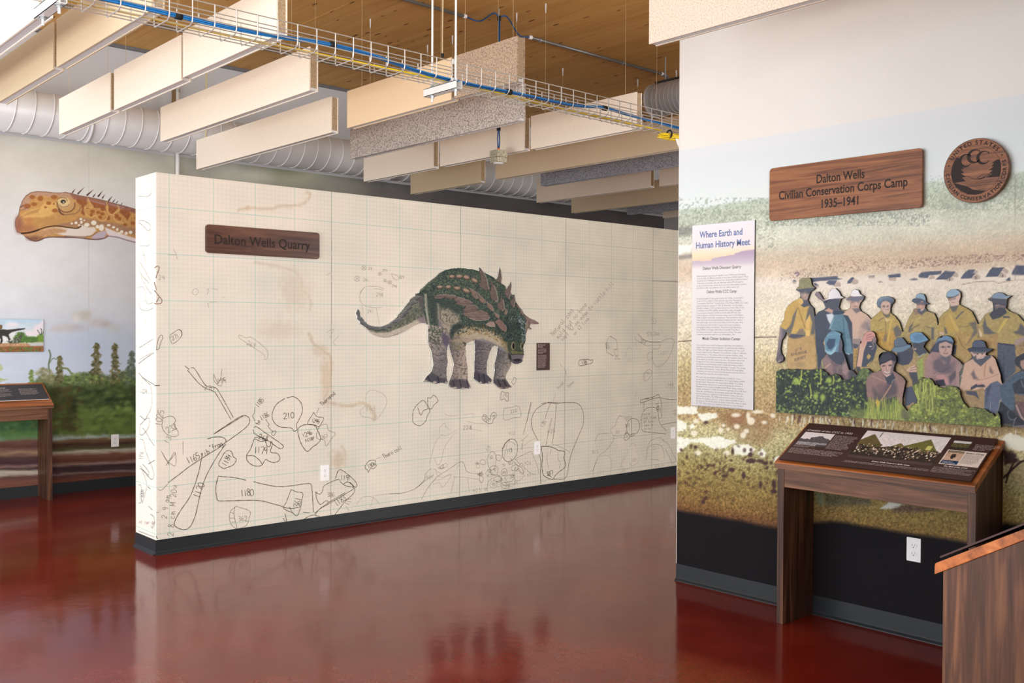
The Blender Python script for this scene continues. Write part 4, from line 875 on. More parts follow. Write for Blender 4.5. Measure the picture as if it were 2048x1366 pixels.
    for cx, cy, rx, ry in ((530, 278, 20, 18), (675, 290, 32, 26), (830, 230, 42, 42), (800, 175, 22, 42), (975, 245, 30, 18), (745, 385, 32, 34), (780, 340, 28, 26), (580, 320, 18, 16), (500, 330, 28, 26), (665, 165, 50, 22), (900, 130, 60, 18), (1070, 170, 26, 24), (230, 230, 30, 26), (205, 365, 34, 30), (250, 580, 36, 26), (565, 580, 36, 26)): S.ell(Rk([cx, cy]), rx / 5.46, ry / 5.46, (236, 232, 212), .85, 1.6)
    R = random.Random(5)
    for i in range(150):
        cx, cy = R.uniform(30, 1130), R.triangular(480, 1150, 760)
        S.ell(Rk([cx, cy]), R.uniform(1.2, 4.2), R.uniform(1.4, 4.5), R.choice([(86, 62, 48), (70, 44, 44), (98, 84, 50)]), R.uniform(.35, .85), 1.3, R.uniform(0, 1.5))
    for cx, cy, rx, ry in ((830, 665, 55, 26), (825, 600, 26, 24), (630, 560, 14, 40), (750, 825, 22, 40), (615, 760, 34, 22), (935, 925, 18, 40), (1080, 920, 24, 50), (1080, 1000, 34, 24), (545, 830, 34, 18), (225, 515, 20, 20), (310, 1115, 22, 22), (340, 245, 24, 18), (830, 545, 16, 20), (990, 690, 30, 20), (930, 665, 40, 18)): S.ell(Rk([cx, cy]), rx / 5.46, ry / 5.46, (66, 44, 52), .85, 1.6)
    # strip under the cutout and behind the right console
    for i in range(90):
        xx = R.uniform(1555, 2050); yt = 826 + (xx - 1555) * .0685 + R.uniform(0, 10); S.line([(xx, yt), (xx + R.uniform(-4, 4), yt + R.uniform(6, 18))], R.uniform(1.2, 3), R.choice([(84, 52, 60), (240, 240, 220), (236, 232, 214), (110, 90, 70), (214, 220, 208)]), .75)
    S.poly([(1995, 880), (2020, 865), (2060, 880), (2060, 905), (2030, 900), (2008, 892)], (226, 224, 206), .95, 2, rough=3); S.poly([(2005, 900), (2030, 905), (2040, 925), (2008, 930)], (58, 40, 44), .9, 3, rough=3); S.poly([(2010, 935), (2060, 915), (2060, 970), (2030, 975)], (166, 154, 110), .9, 3, .3, 3, 5, rough=3); S.line([(2008, 955), (2040, 925), (2060, 920)], 5, (54, 36, 40), .9); S.line([(2030, 920), (2018, 945), (2012, 965)], 4, (54, 36, 40), .9)
    blk = np.array([26, 24, 28]) / 255; top = .418 + .012 * (fbm(Y * 9, Y * 0, 71, 3) - .5) + np.clip((2.98 - Y) * 3, 0, 1) * .09 + np.clip((1.95 - Y) * 6, 0, 1) * .12
    w = np.clip((top + .012 - z) / .024, 0, 1)[:, None]; S.C = S.C * (1 - w) + blk * w
    U = Crop(1610, 970, 6.206); S.poly(U('120 60 230 90 240 250 150 240'), (120, 132, 100), .9, 3, .3, 2, 4, rough=4); S.poly(U('240 90 820 160 810 250 260 260'), (92, 88, 70), .85, 4, .5, 2.2, 6, rough=5); S.poly(U('940 290 1040 210 1240 240 1080 300'), (206, 212, 208), .95, 2, rough=3); S.poly(U('1080 300 1240 240 1650 290 1600 330 1100 345'), (96, 78, 72), .8, 4, .5, 2.2, 7, rough=5)
    S.line([(2030.5, 350), (2030.5, 560)], .8, (150, 140, 130), .6, smooth=False)
SR = Sheet('X', XR - .0035, 1.52, YR - .001, .1, 2.556, .0046); right_mural(SR); SR.mesh('mural_print', wr)
# ------------------------------------------------------------------ layered cutout of the hand coloured group photograph
M1 = Crop(1540, 540, 8.533); M2 = Crop(1540, 680, 8.533); M3 = Crop(1720, 560, 11.378); M4 = Crop(1720, 660, 7.589); M5 = Crop(1868, 560, 8.539); M6 = Crop(1868, 690, 7.589)
def cat(*a): return np.vstack(a)
BOT = lambda x: 823.6 + (x - 1552) * .0702
back_out = cat(M2('165 392 130 395 105 350 115 270 150 0'), M1('130 1365 160 1050 175 960 205 900 240 830 250 720 300 620 400 530 470 500 520 450 512 380 440 340 445 320 490 280 500 170 540 135 680 130 700 170 715 260 770 305 750 330 690 370 660 450 640 510 680 590 740 650 762 795 830 710 910 680 950 640 905 540 820 480 765 420 790 375 830 368 870 430 910 500 985 482 1000 390 1050 322 1120 310 1180 370 1210 440 1270 470 1210 492 1190 560 1170 640 1200 678 1310 682 1368 642 1370 560 1345 530 1300 512 1310 480 1370 440 1390 360 1440 325 1510 345 1540 410 1610 450 1590 510 1540 560 1520 640 1550 700 1650 760 1722 838'),
    M3('260 884 360 790 480 690 470 650 400 610 378 530 400 440 480 382 600 365 720 395 775 440 770 500 720 560 690 640 690 740 800 830 900 960 965 1185 1000 1160 1060 980 1110 860 1200 720 1220 660 1285 640 1290 550 1180 490 1190 440 1260 410 1290 330 1360 300 1450 320 1490 400 1500 490 1580 540 1490 562 1480 630 1530 700 1690 760 1740 860 1772 1025'),
    M5('75 772 95 640 150 570 260 490 270 430 245 330 205 280 220 210 290 160 380 155 450 200 460 280 430 370 440 420 560 480 650 540 720 680 742 740 760 752 830 650 880 580 1000 530 1012 460 995 372 925 340 925 315 980 290 1030 230 1100 205 1180 225 1230 265 1305 262 1320 272 1250 322 1240 430 1230 480 1290 530 1430 590 1530 700 1640 800'),
    [(2068, BOT(2068) - 6), (1585, BOT(1585) - 6), (1577, 740)], M2('310 478 285 330 300 120'), M1('300 1260 316 1130 275 1050 240 1150'), M2('200 0 178 150 190 230 232 300 226 350'))
mid_out = cat(M2('820 560 850 450 880 330 940 262 932 180 925 100'), M1('905 1240 930 1170 985 1080 1040 1042 1110 1036 1180 1060 1216 1090 1200 1130 1225 1200 1240 1280 1228 1365'), M2('1236 130 1232 170 1272 260 1302 360 1350 512 1405 516 1440 545 1482 604 1500 560 1470 480 1480 330 1510 160 1540 20'),
    M1('1545 1300 1560 1230 1600 1100 1660 1047 1740 1040 1790 1080 1802 1140 1820 1190 1816 1235'), M4('240 190 280 250 340 290 400 318 470 330 472 300 520 268 518 160 570 116 640 110 690 170 715 218 782 222 792 240 765 268 780 190 752 110 764 62 830 32 930 36 990 90 1042 150 990 192 962 258 1000 300 1048 356 1066 330 1080 290 1145 200 1180 122 1240 86 1300 82'),
    M5('60 1012 130 962 220 946 300 980 340 1052 322 1110 310 1200 296 1280 362 1332'), M6('272 165 340 205 400 252 436 302 470 270 540 222 572 190 560 130 505 70 520 50'), M5('650 1148 652 1080 700 1032 790 1020 860 1052 890 1130 902 1163 1002 1178 962 1218 892 1242 882 1282'), M6('802 156 880 160 932 212 970 330 1012 450 1018 530 1040 594 1080 560 1200 450 1300 400 1326 372 1240 306 1222 232 1252 182 1366 118 1460 100'),
    [(2068, BOT(2068) - 3), (1640, BOT(1640) - 3), (1634, 775)])
front_out = cat(M2('103 1232 105 545 130 515 200 495 240 510 300 494 380 521 450 490 560 511 700 511 770 503 830 511 890 490 930 540 970 560 1002 606 1060 600 1102 574 1182 602 1232 680 1290 682 1352 668 1400 625 1470 622 1530 520 1600 482 1680 490 1755 556 1830 542 1900 492 1868 420 1850 330 1872 240 1940 202'),
    M4('285 440 288 380 330 342 420 325 500 350 542 400 552 470 532 520 514 570 508 620 560 650 640 710 692 770 682 830 660 940 640 1050 640 1130 718 1232 745 1200 790 1130 862 1112 872 1060 832 960 800 880 802 842 862 800 892 760 932 718 982 740 1050 730 1102 770 1142 846 1170 830 1200 868 1262 882 1330 846'),
    M6('130 655 200 620 282 625 342 640 392 682 400 760 442 862 522 952 602 945 702 970 772 972 802 992 852 1030 882 1032 930 1086 965 1010 1000 1070 1020 1240'))
front_out = cat(front_out[:-1], [(2002, BOT(2002))])
def base_tex(S, c, nz): S.C[:] = np.array(c) / 255.0; S.C *= (1 + nz * 2 * (fbm(S.x / 4, S.y / 4, 91, 3) - .5))[:, None]
SH = (88, 94, 112)
def paint_back(S):
    base_tex(S, (150, 128, 92), .2); P = lambda c, q, col, **k: S.poly(c(q), col, **k); L = lambda c, q, w, col, al=.9, **k: S.line(c(q), w, col, al, **k)
    ys = (200, 164, 86)
    # tall man at the left with the cloth bag
    P(M1, '120 1365 160 1050 185 940 330 930 290 1050 240 1200 200 1420 100 1420', (158, 140, 146), grad=(1560, 655, 1568, 655, (96, 100, 116))); P(M2, '100 400 100 340 115 260 150 -20 210 -20 190 220 240 300 230 360 130 400', (132, 122, 134), grad=(1556, 700, 1566, 705, (80, 84, 102)))
    P(M2, '125 300 200 260 240 300 230 350 130 395 105 350', (104, 100, 114)); L(M2, '140 380 170 345', 2, (176, 150, 140))
    P(M1, '160 960 205 890 240 830 250 720 300 620 400 530 480 480 560 470 660 520 760 640 790 800 760 1110 600 1110 360 1100 290 1040', ys, nz=.08, nsc=5, seed=2); P(M1, '350 930 400 760 470 640 440 780 400 950 350 1100 260 1030 330 960', SH, al=.8, soft=1.4); P(M1, '600 900 640 700 690 560 760 650 800 800 760 1100 690 1100 720 900 680 760', SH, al=.85, soft=1.4)
    P(M1, '610 880 680 760 670 1000 620 990', (220, 178, 96)); L(M1, '480 640 540 820 600 1000', 2, (150, 118, 70), .8); P(M1, '500 1010 560 1000 610 1080 600 1110 440 1100', (110, 102, 112), al=.7, soft=1.5); P(M1, '360 1090 600 1110 500 1150 400 1165 330 1130', (80, 90, 110))
    P(M1, '440 340 520 330 780 300 690 370 660 450 640 520 690 600 580 640 520 600 550 560 510 450', SH); P(M1, '520 400 600 340 660 420 640 510 590 520 540 470', (172, 146, 138), soft=1.6); L(M1, '590 380 600 430 585 440', 2, (206, 170, 156)); L(M1, '570 470 610 470', 1.4, (186, 130, 124)); P(M1, '520 330 690 330 640 400 540 400', SH, al=.8, soft=2)
    P(M1, '440 335 490 280 505 165 540 135 680 130 700 170 715 260 770 300 600 320 520 340', (142, 142, 106), nz=.12, nsc=3, seed=3); P(M1, '435 340 600 315 780 300 740 340 600 350 480 372', SH); P(M1, '550 500 600 520 650 515 690 590 650 620 560 560', SH, al=.8, soft=1.5); P(M1, '500 470 560 500 570 560 530 600 480 540', (214, 176, 100))
    P(M1, '300 1135 420 1160 600 1120 640 1110 740 1120 800 1430 280 1430', (186, 152, 98), nz=.06, nsc=6, seed=4); P(M2, '285 330 300 -20 740 -20 780 300 790 460 720 505 400 500 310 485', (186, 152, 98), nz=.07, nsc=6, seed=4, grad=(1590, 700, 1590, 740, (196, 160, 104))); L(M1, '316 1135 400 1165 500 1155 600 1118', 2, (96, 90, 96)); P(M1, '608 1030 676 1025 678 1125 612 1125', (226, 186, 100))
    # stencil on the bag
    for tx, x0, y0, w, h in (('U S', 430, 160, 110, 60), ('BIOLOGICAL', 362, 240, 280, 66), ('SURVEY', 410, 330, 200, 70)):
        n = len(tx)
        for i, ch in enumerate(tx):
            if ch == ' ': continue
            xx = x0 + w * (i + .5) / n; yy_ = y0 - 10 - (i / n) * (60 if n > 3 else 30); hh = h * .4
            segs = {'U': ((-1, -1, -1, 1, 1, 1, 1, -1),), 'S': ((1, -1, -1, -.8, 1, .6, -1, 1),), 'B': ((-1, 1, -1, -1, 1, -.5, -1, 0, 1, .5, -1, 1),), 'I': ((0, -1, 0, 1),), 'O': ((-1, 0, 0, -1, 1, 0, 0, 1, -1, 0),), 'L': ((-1, -1, -1, 1, 1, 1),), 'G': ((1, -.8, -1, -.4, -1, .8, 1, .8, 1, 0),), 'C': ((1, -.8, -1, -.4, -1, .6, 1, .8),), 'A': ((-1, 1, 0, -1, 1, 1), (-.5, .2, .5, .2)), 'R': ((-1, 1, -1, -1, 1, -.5, -1, 0, 1, 1),), 'V': ((-1, -1, 0, 1, 1, -1),), 'E': ((1, -1, -1, -1, -1, 1, 1, 1), (-1, 0, .6, 0)), 'Y': ((-1, -1, 0, 0, 1, -1), (0, 0, 0, 1))}[ch]
            for sg in segs: S.line(M2([v for k in range(0, len(sg), 2) for v in (xx + sg[k] * w / n * .36, yy_ + 20 + sg[k + 1] * hh * .8)]), 1.25, (112, 96, 92), .8, .5, smooth=False)
    S.ell(M2('490 420'), 14, 5, (150, 128, 96), .5, 3)
    # second man: white hat, dark jacket over denim
    P(M1, '760 790 830 710 960 640 1180 660 1330 760 1410 900 1440 1430 790 1430', (74, 86, 106), nz=.06, nsc=5, seed=5); P(M2, '790 -20 1440 -20 1460 560 820 560', (70, 82, 102), nz=.08, nsc=5)
    P(M1, '960 760 1060 740 1100 790 1030 930 990 860', (200, 212, 224), soft=1.2); P(M1, '1090 770 1240 750 1320 900 1390 1300 1420 1430 1260 1430 1200 1090 1040 1030 1010 980', (94, 136, 160), nz=.10, nsc=4, seed=6); P(M2, '1230 -20 1380 -20 1400 200 1350 250 1290 220', (100, 142, 168), nz=.1, nsc=4); L(M2, '1290 220 1350 245', 2, (170, 200, 214)); L(M1, '1090 770 1060 900 1010 1010', 2, (150, 180, 196), .7); P(M1, '1090 690 1250 690 1330 780 1400 900 1390 960 1300 840 1240 750 1080 760', (62, 82, 104)); L(M1, '1250 800 1260 1000 1300 1300', 1.6, (64, 100, 128), .8)
    P(M1, '905 540 980 500 1200 480 1190 560 1165 650 1200 690 1080 700 1010 650 950 640', (84, 92, 110)); P(M1, '930 690 1000 650 1080 690 1060 740 1000 720', (196, 152, 138), soft=1.2); S.ell(M1('960 545'), 1.4, 1.4, (14, 14, 18)); P(M1, '765 420 790 375 830 368 870 430 930 520 900 560 820 480', (142, 126, 140)); L(M1, '870 430 915 505', 1.6, (108, 96, 110))
    P(M1, '905 530 985 480 1000 390 1050 322 1120 310 1180 370 1210 440 1272 470 1180 490 1010 500', (228, 228, 234), grad=(1660, 580, 1690, 580, (204, 208, 220))); P(M1, '905 530 1010 502 1200 478 1100 500 960 540', (70, 76, 92))
    # third man: white hat, shirtless
    P(M1, '1240 760 1310 690 1380 640 1540 650 1660 760 1740 860 1830 1100 1850 1430 1420 1430 1400 900 1330 780', (204, 172, 152), nz=.05, nsc=5, seed=7); P(M1, '1620 880 1690 900 1780 1050 1700 1040 1600 1010 1560 960', (112, 108, 124), al=.75, soft=2.6); P(M1, '1640 820 1740 860 1840 1100 1760 1040 1680 960', (164, 148, 150), al=.8, soft=2); P(M1, '1540 920 1640 840 1660 1000 1560 1180 1480 1260', (172, 146, 140), al=.6, soft=3); P(M2, '1400 -20 1560 -20 1500 150 1440 170 1410 100', (150, 134, 134)); P(M2, '1410 60 1520 80 1500 140 1430 150', SH); P(M2, '1420 150 1520 130 1480 440 1420 520', (170, 140, 84), nz=.2, nsc=3)
    P(M1, '1300 505 1400 480 1600 450 1560 540 1520 640 1540 690 1440 720 1380 640 1370 560', (196, 162, 146)); P(M1, '1380 500 1540 480 1520 560 1460 540 1390 570', (120, 116, 130), al=.8, soft=2); P(M1, '1400 660 1530 650 1550 700 1470 740', SH, al=.7, soft=1.5); L(M1, '1430 622 1490 620', 1.5, (150, 104, 100)); L(M1, '1470 560 1480 590', 2, (224, 190, 172), .8); P(M1, '1370 440 1390 360 1440 325 1510 345 1540 410 1580 440 1460 460', (230, 232, 238)); P(M1, '1300 512 1310 480 1400 455 1615 445 1590 510 1480 530 1380 520', (116, 120, 140))
    # fourth: round brim cap, khaki
    kh = (182, 158, 88)
    P(M3, '230 920 360 790 500 680 690 730 820 830 920 1000 1000 1200 960 1400 250 1400', kh, nz=.10, nsc=4, seed=8); P(M4, '220 330 230 30 560 20 520 170 480 340', (190, 150, 70), nz=.12, nsc=4); P(M3, '760 1100 850 1030 960 1180 900 1330 800 1300', SH, al=.75, soft=1.6); P(M3, '480 830 700 900 620 950 560 920', (214, 188, 120), soft=1); P(M3, '700 880 740 900 650 1400 610 1400', (206, 176, 82)); L(M3, '430 930 520 860 560 890', 1.6, (100, 92, 84)); L(M3, '450 1150 530 1110', 1.4, (120, 104, 70), .8); L(M3, '570 920 590 1120 560 1390', 1.3, (126, 110, 76), .8); P(M3, '520 1400 560 1260 620 1200 600 1400', (112, 108, 110), al=.7, soft=2)
    P(M3, '470 580 480 500 600 480 700 520 690 640 680 720 600 790 520 730 480 660', (206, 174, 158)); P(M3, '500 590 560 580 600 600 650 590 660 610 580 640 510 620', (126, 110, 112), al=.7, soft=1.6); P(M3, '500 700 560 780 640 790 690 730 680 830 600 860 530 800', SH, al=.8, soft=1.4); P(M3, '520 665 580 700 640 690 650 660 590 680', (110, 80, 84)); L(M3, '540 680 590 695 630 682', 1.2, (236, 226, 220)); S.ell(M3('540 590'), 1.2, .8, (50, 46, 54)); S.ell(M3('630 590'), 1.2, .8, (50, 46, 54)); L(M3, '590 600 580 640', 1.5, (226, 192, 170), .8)
    P(M3, '470 650 400 610 378 530 400 440 480 382 600 365 720 395 778 440 770 500 720 560 690 600 690 520 600 470 510 500 470 570', (132, 156, 180), grad=(1752, 600, 1762, 620, (78, 92, 116)), nz=.06); P(M3, '430 520 500 440 620 420 740 450 700 480 600 450 510 490 460 570', (104, 122, 148), al=.7, soft=1.4)
    # fifth: bucket hat
    P(M3, '980 1220 1060 980 1110 860 1210 700 1300 760 1500 720 1690 760 1740 860 1780 1050 1780 1400 960 1400', (176, 156, 98), nz=.10, nsc=4, seed=9); P(M3, '1100 1180 1120 1060 1220 960 1180 1120 1140 1200', SH, al=.8, soft=1.4); P(M3, '1210 700 1280 660 1330 770 1250 800', (150, 130, 112)); P(M3, '1620 1080 1690 1080 1680 1360 1620 1340', SH, al=.8, soft=1.4); P(M3, '1280 900 1380 820 1390 850 1230 960 1180 1080 1160 1100', (200, 178, 96)); L(M3, '1180 1150 1230 1080 1350 1020', 1.6, (100, 94, 84)); L(M3, '1510 1060 1600 1090', 1.8, (110, 100, 90)); P(M3, '960 1300 1100 1200 1120 1280 1000 1400', (186, 158, 126), soft=1.4)
    P(M3, '1285 650 1290 520 1420 460 1490 560 1480 640 1440 740 1380 800 1320 720', (190, 152, 140)); P(M3, '1290 470 1480 520 1480 590 1400 560 1300 570', (104, 100, 116), al=.85, soft=1.4); P(M3, '1290 660 1360 650 1420 700 1480 640 1520 700 1400 800 1330 760', SH, al=.9, soft=1.2); L(M3, '1370 590 1380 640', 2, (226, 168, 156)); L(M3, '1380 700 1430 670', 1.2, (240, 236, 232)); P(M3, '1180 490 1190 440 1260 410 1400 415 1590 540 1480 560 1420 470 1300 540', (84, 98, 122)); P(M3, '1250 420 1290 330 1360 300 1450 320 1490 400 1500 470 1400 425 1290 410', (134, 172, 200), nz=.06)
    # sixth: flat cap with bag strap
    P(M5, '60 800 95 640 150 570 270 480 440 420 560 480 650 540 720 680 745 760 740 1000 700 1400 380 1400 330 1000 90 960', (178, 154, 88), nz=.10, nsc=4, seed=10); P(M5, '170 800 230 820 230 920 190 920', SH, al=.8, soft=1.2); P(M5, '240 560 300 600 430 860 380 880 330 800 260 620', (204, 170, 90)); P(M5, '200 620 330 760 350 900 240 920 190 800', (196, 160, 72), al=.7, soft=1.4); P(M5, '360 900 520 880 700 960 600 1200 560 1400 380 1400 370 1000', (182, 150, 88), nz=.12, nsc=5); P(M5, '600 740 720 700 740 900 640 1010 560 1110 620 1000 680 860', SH, al=.7, soft=2); L(M5, '420 980 480 1120 560 1200', 1.8, (120, 98, 70), .8); L(M5, '380 660 430 600 500 540', 2.4, SH); L(M5, '440 800 560 790 680 760', 1.6, (120, 108, 92), .7); P(M5, '100 880 180 900 160 940 100 930', (204, 172, 150))
    P(M5, '250 350 300 310 440 220 450 300 430 380 420 430 350 460 290 450', (214, 184, 170)); P(M5, '260 330 380 290 370 330 310 340 280 360', (140, 116, 118), al=.7, soft=1.2); P(M5, '270 470 300 450 420 430 380 520 330 550', SH, al=.8, soft=1.2); L(M5, '300 380 350 385', 1, (150, 100, 100)); P(M5, '205 280 220 210 290 160 380 155 450 200 400 260 340 285 250 290 215 310', (140, 178, 206)); L(M5, '210 285 260 298 340 288 420 250', 1.8, (78, 88, 110))
    # seventh: peaked cap, looking down
    P(M5, '750 760 830 650 880 580 1010 520 1240 490 1430 590 1540 700 1640 820 1640 1000 1400 1100 1100 1080 1090 1000 820 1000 780 860', (176, 156, 94), nz=.10, nsc=4, seed=11); P(M5, '830 780 870 640 900 780 1000 880 1070 910 940 930 850 920', SH, al=.85, soft=1.6); P(M5, '1170 720 1220 660 1270 660 1110 900 1085 900', (208, 182, 84)); P(M5, '740 1000 900 950 1090 920 1090 1400 900 1400 700 1100', (180, 146, 92), nz=.10, nsc=5); P(M5, '1350 890 1430 860 1480 740 1540 800 1640 860 1560 960 1400 920', SH, al=.85, soft=2); P(M5, '760 820 830 920 820 970 780 970', (216, 190, 150)); P(M5, '1370 1040 1540 960 1600 990 1440 1110 1370 1110', (170, 146, 142))
    P(M5, '1085 1075 1380 1100 1410 1400 1080 1400', (86, 98, 120), nz=.1, nsc=4); P(M6, '960 0 1220 10 1240 400 1040 590 960 400', (86, 98, 120), nz=.12, nsc=4); L(M5, '1095 1080 1250 1100 1370 1120', 2, (52, 60, 82)); L(M6, '1060 150 1050 450', 1.6, (66, 78, 100), .7)
    P(M5, '925 340 1000 310 1240 320 1240 440 1215 480 1250 560 1130 640 1000 680 940 590 1010 520 1000 380', (78, 82, 98)); P(M5, '1030 440 1110 420 1220 440 1200 480 1120 470 1060 500', (142, 122, 124), al=.8, soft=1.2); L(M5, '1050 430 1110 428', 1.4, (186, 166, 160)); P(M5, '980 300 1030 230 1100 205 1180 225 1230 265 1305 262 1290 290 1220 320 1000 320', (130, 156, 188)); P(M5, '1000 320 1240 300 1310 268 1250 325 1100 330', (176, 186, 198), al=.6); P(M5, '925 340 980 310 1240 325 1240 420 1120 400 1010 390', SH); P(M5, '1180 610 1290 620 1300 650 1180 650', (96, 98, 108))
    P(M6, '440 300 560 160 760 0 960 0 960 420 700 300', (178, 146, 92), nz=.12, nsc=5); P(M6, '330 0 500 60 560 200 440 290', (180, 148, 92), nz=.1, nsc=5); P(M6, '300 0 345 0 330 140 280 150', SH)
    P(M6, '1230 90 1260 30 1400 20 1400 150 1250 180', (170, 140, 96), nz=.2, nsc=4); P(M4, '560 100 760 60 900 20 1060 60 1100 200 1040 340 960 260 800 120 640 120', (172, 150, 96), nz=.12, nsc=4)
def paint_mid(S):
    base_tex(S, (84, 84, 92), .2); P = lambda c, q, col, **k: S.poly(c(q), col, **k); L = lambda c, q, w, col, al=.9, **k: S.line(c(q), w, col, al, **k)
    # bent man in the blue cap
    P(M2, '820 620 850 450 880 320 960 250 1230 170 1300 360 1360 520 1340 690 1200 690', (120, 104, 110), nz=.18, nsc=5); P(M2, '980 250 1120 200 1240 100 1290 300 1220 430 1120 400 1020 310', (74, 82, 102)); P(M2, '880 340 940 290 1020 340 1080 480 1060 600 1000 600 960 500', (150, 122, 124), al=.8, soft=2); P(M2, '1240 440 1290 380 1340 520 1300 620 1230 560', (168, 140, 140), al=.7, soft=2); L(M2, '880 360 900 440 910 500', 3, (150, 160, 90), .8); L(M2, '940 480 1020 410', 3, (196, 160, 130), .7)
    P(M1, '900 1400 905 1240 930 1170 985 1080 1040 1042 1110 1036 1216 1090 1200 1140 1230 1240 1230 1400', (98, 146, 176), nz=.06, nsc=4); P(M2, '905 60 925 -20 1170 -20 1150 100 1080 230 1020 255 950 200', (94, 144, 174)); P(M2, '960 60 1000 -20 1120 -20 1100 100 1040 165 990 150', (64, 90, 120)); P(M2, '930 150 980 190 1050 200 1110 120 1150 60 1110 200 1040 256 970 230', (140, 188, 210)); P(M1, '1200 1140 1225 1230 1240 1400 1160 1400 1180 1250', (96, 96, 112)); L(M1, '960 1130 1080 1090 1190 1100', 1.4, (130, 176, 200), .7); P(M1, '890 1290 930 1190 940 1400 890 1400', (186, 150, 90))
    # man with a hand to his face
    P(M1, '1530 1420 1560 1230 1600 1100 1660 1047 1790 1080 1820 1190 1880 1420', (88, 96, 112)); P(M4, '0 580 20 180 240 190 280 250 400 320 480 340 520 480 430 700 100 660', (168, 148, 96), nz=.14, nsc=4); P(M4, '10 560 40 240 120 170 240 200 260 260 240 330 200 460 110 560', (76, 84, 104)); P(M2, '1480 450 1530 100 1560 -30 1680 -30 1600 200 1560 460', (208, 168, 146)); P(M4, '20 200 50 90 100 30 160 15 210 40 232 90 200 110 180 170 90 180 40 270', (206, 150, 140)); P(M1, '1590 1180 1640 1070 1740 1042 1790 1080 1800 1140 1720 1190 1640 1200', (210, 148, 142)); L(M1, '1650 1120 1740 1090', 1.4, (150, 96, 100), .8); L(M1, '1650 1155 1760 1130', 1.4, (150, 96, 100), .8); L(M1, '1640 1185 1740 1175', 1.2, (150, 96, 100), .7)
    P(M4, '200 110 236 90 250 130 230 170 200 200', (150, 122, 124)); P(M4, '100 410 130 360 170 400 130 450', (182, 156, 90)); P(M4, '95 540 180 460 120 550', (196, 166, 80)); L(M4, '145 250 175 250', 1.6, (226, 214, 206)); L(M4, '190 190 210 250 180 300', 1.6, (160, 134, 130), .8)
    # two blue hats
    P(M4, '480 340 560 330 720 300 830 360 880 440 840 560 790 760 800 860 720 1240 640 1240 560 640', (176, 150, 104), nz=.12, nsc=4); P(M4, '560 340 720 300 810 340 800 440 740 520 640 540 560 500', (76, 84, 104)); P(M4, '470 300 520 268 518 160 570 116 640 110 690 170 715 218 790 226 770 262 640 330 540 342', (104, 138, 164)); P(M4, '520 160 570 116 640 110 690 170 712 230 600 250 522 260', (96, 116, 140), nz=.06); L(M4, '525 258 610 250 712 226', 1.6, (72, 92, 120)); P(M4, '700 620 760 560 830 530 870 590 860 640 780 640', (206, 170, 150)); L(M4, '770 580 840 560', 1.2, (120, 96, 96)); L(M4, '760 610 850 600', 1.2, (120, 96, 96)); P(M4, '740 640 880 640 880 760 800 800 760 720', (78, 84, 96)); P(M4, '680 880 790 850 860 1060 800 1120 680 1160', (84, 94, 116)); P(M4, '700 1180 800 1100 830 1110 730 1230', (178, 142, 98)); L(M4, '640 560 720 660 790 770', 2.6, (150, 124, 84), .8)
    P(M4, '780 190 960 250 1040 340 1080 480 980 760 880 760 830 400', (160, 146, 96), nz=.16, nsc=3); P(M4, '790 200 960 190 960 260 1000 300 1030 340 900 400 820 310', (78, 86, 104)); P(M4, '752 110 764 62 830 32 930 36 990 90 1042 150 980 170 900 198 800 190 770 170', (104, 158, 200), nz=.08); P(M4, '800 100 860 60 950 60 1000 140 900 170 840 160', (86, 128, 168), al=.6, soft=2); S.ell(M4('838 290'), 2.6, 1.8, (186, 150, 144)); P(M4, '880 480 950 420 950 760 890 740', (146, 168, 84), nz=.2, nsc=2); L(M4, '890 410 970 360', 1.6, (176, 196, 200), .8)
    # shirtless man, straight at the camera
    P(M4, '990 760 980 500 1040 380 1100 330 1200 340 1420 330 1420 880 1120 880', (164, 132, 130), nz=.07, nsc=4); P(M6, '-40 130 60 100 250 140 340 205 430 300 440 680 -40 680', (158, 128, 130), nz=.07, nsc=4); P(M4, '1110 480 1200 420 1280 520 1366 420 1366 640 1230 650 1120 600', (96, 92, 108), al=.8, soft=3); P(M6, '60 240 160 320 330 240 300 420 130 440 0 330', (110, 100, 114), al=.7, soft=3.5); P(M6, '220 480 330 380 370 440 240 600', (84, 84, 100), al=.8, soft=2.5); L(M6, '-10 440 60 400 130 400 240 330', 1.4, (90, 80, 92), .7); P(M6, '40 460 150 450 210 520 230 600 170 600 120 520 30 500', (190, 138, 140)); P(M6, '20 540 150 520 180 620 40 620', (58, 60, 76)); P(M6, '330 370 400 270 420 440 390 640 340 620', (168, 138, 136), soft=1.4); P(M6, '380 420 450 300 470 640 390 680', (96, 104, 96), nz=.3, nsc=2); L(M6, '410 480 440 430', 1.8, (188, 198, 190), .7)
    P(M4, '1080 320 1100 250 1145 200 1180 122 1250 86 1400 90 1400 330 1200 340', (70, 76, 96)); P(M5, '80 1150 90 1080 200 1050 310 1090 310 1200 280 1290 200 1320 130 1290 90 1220', (190, 158, 150)); P(M5, '95 1150 150 1120 190 1140 180 1160', SH, al=.7, soft=1); P(M5, '210 1140 260 1120 290 1140 270 1160', SH, al=.7, soft=1); S.ell(M5('155 1147'), 1.6, .9, (50, 46, 56)); S.ell(M5('245 1142'), 1.6, .9, (50, 46, 56)); L(M5, '195 1130 200 1200 185 1220', 1.8, (150, 116, 114)); L(M5, '165 1250 205 1258 235 1245', 1.8, (130, 86, 90)); P(M5, '100 1280 200 1320 290 1270 280 1366 200 1400 120 1366', SH, al=.75, soft=2); P(M5, '0 1100 60 1012 130 962 220 946 300 980 340 1052 310 1090 200 1040 80 1090', (104, 142, 178)); P(M5, '20 1090 80 1040 200 1025 330 1060 320 1110 200 1050 80 1090 60 1200 0 1230', (76, 86, 110))
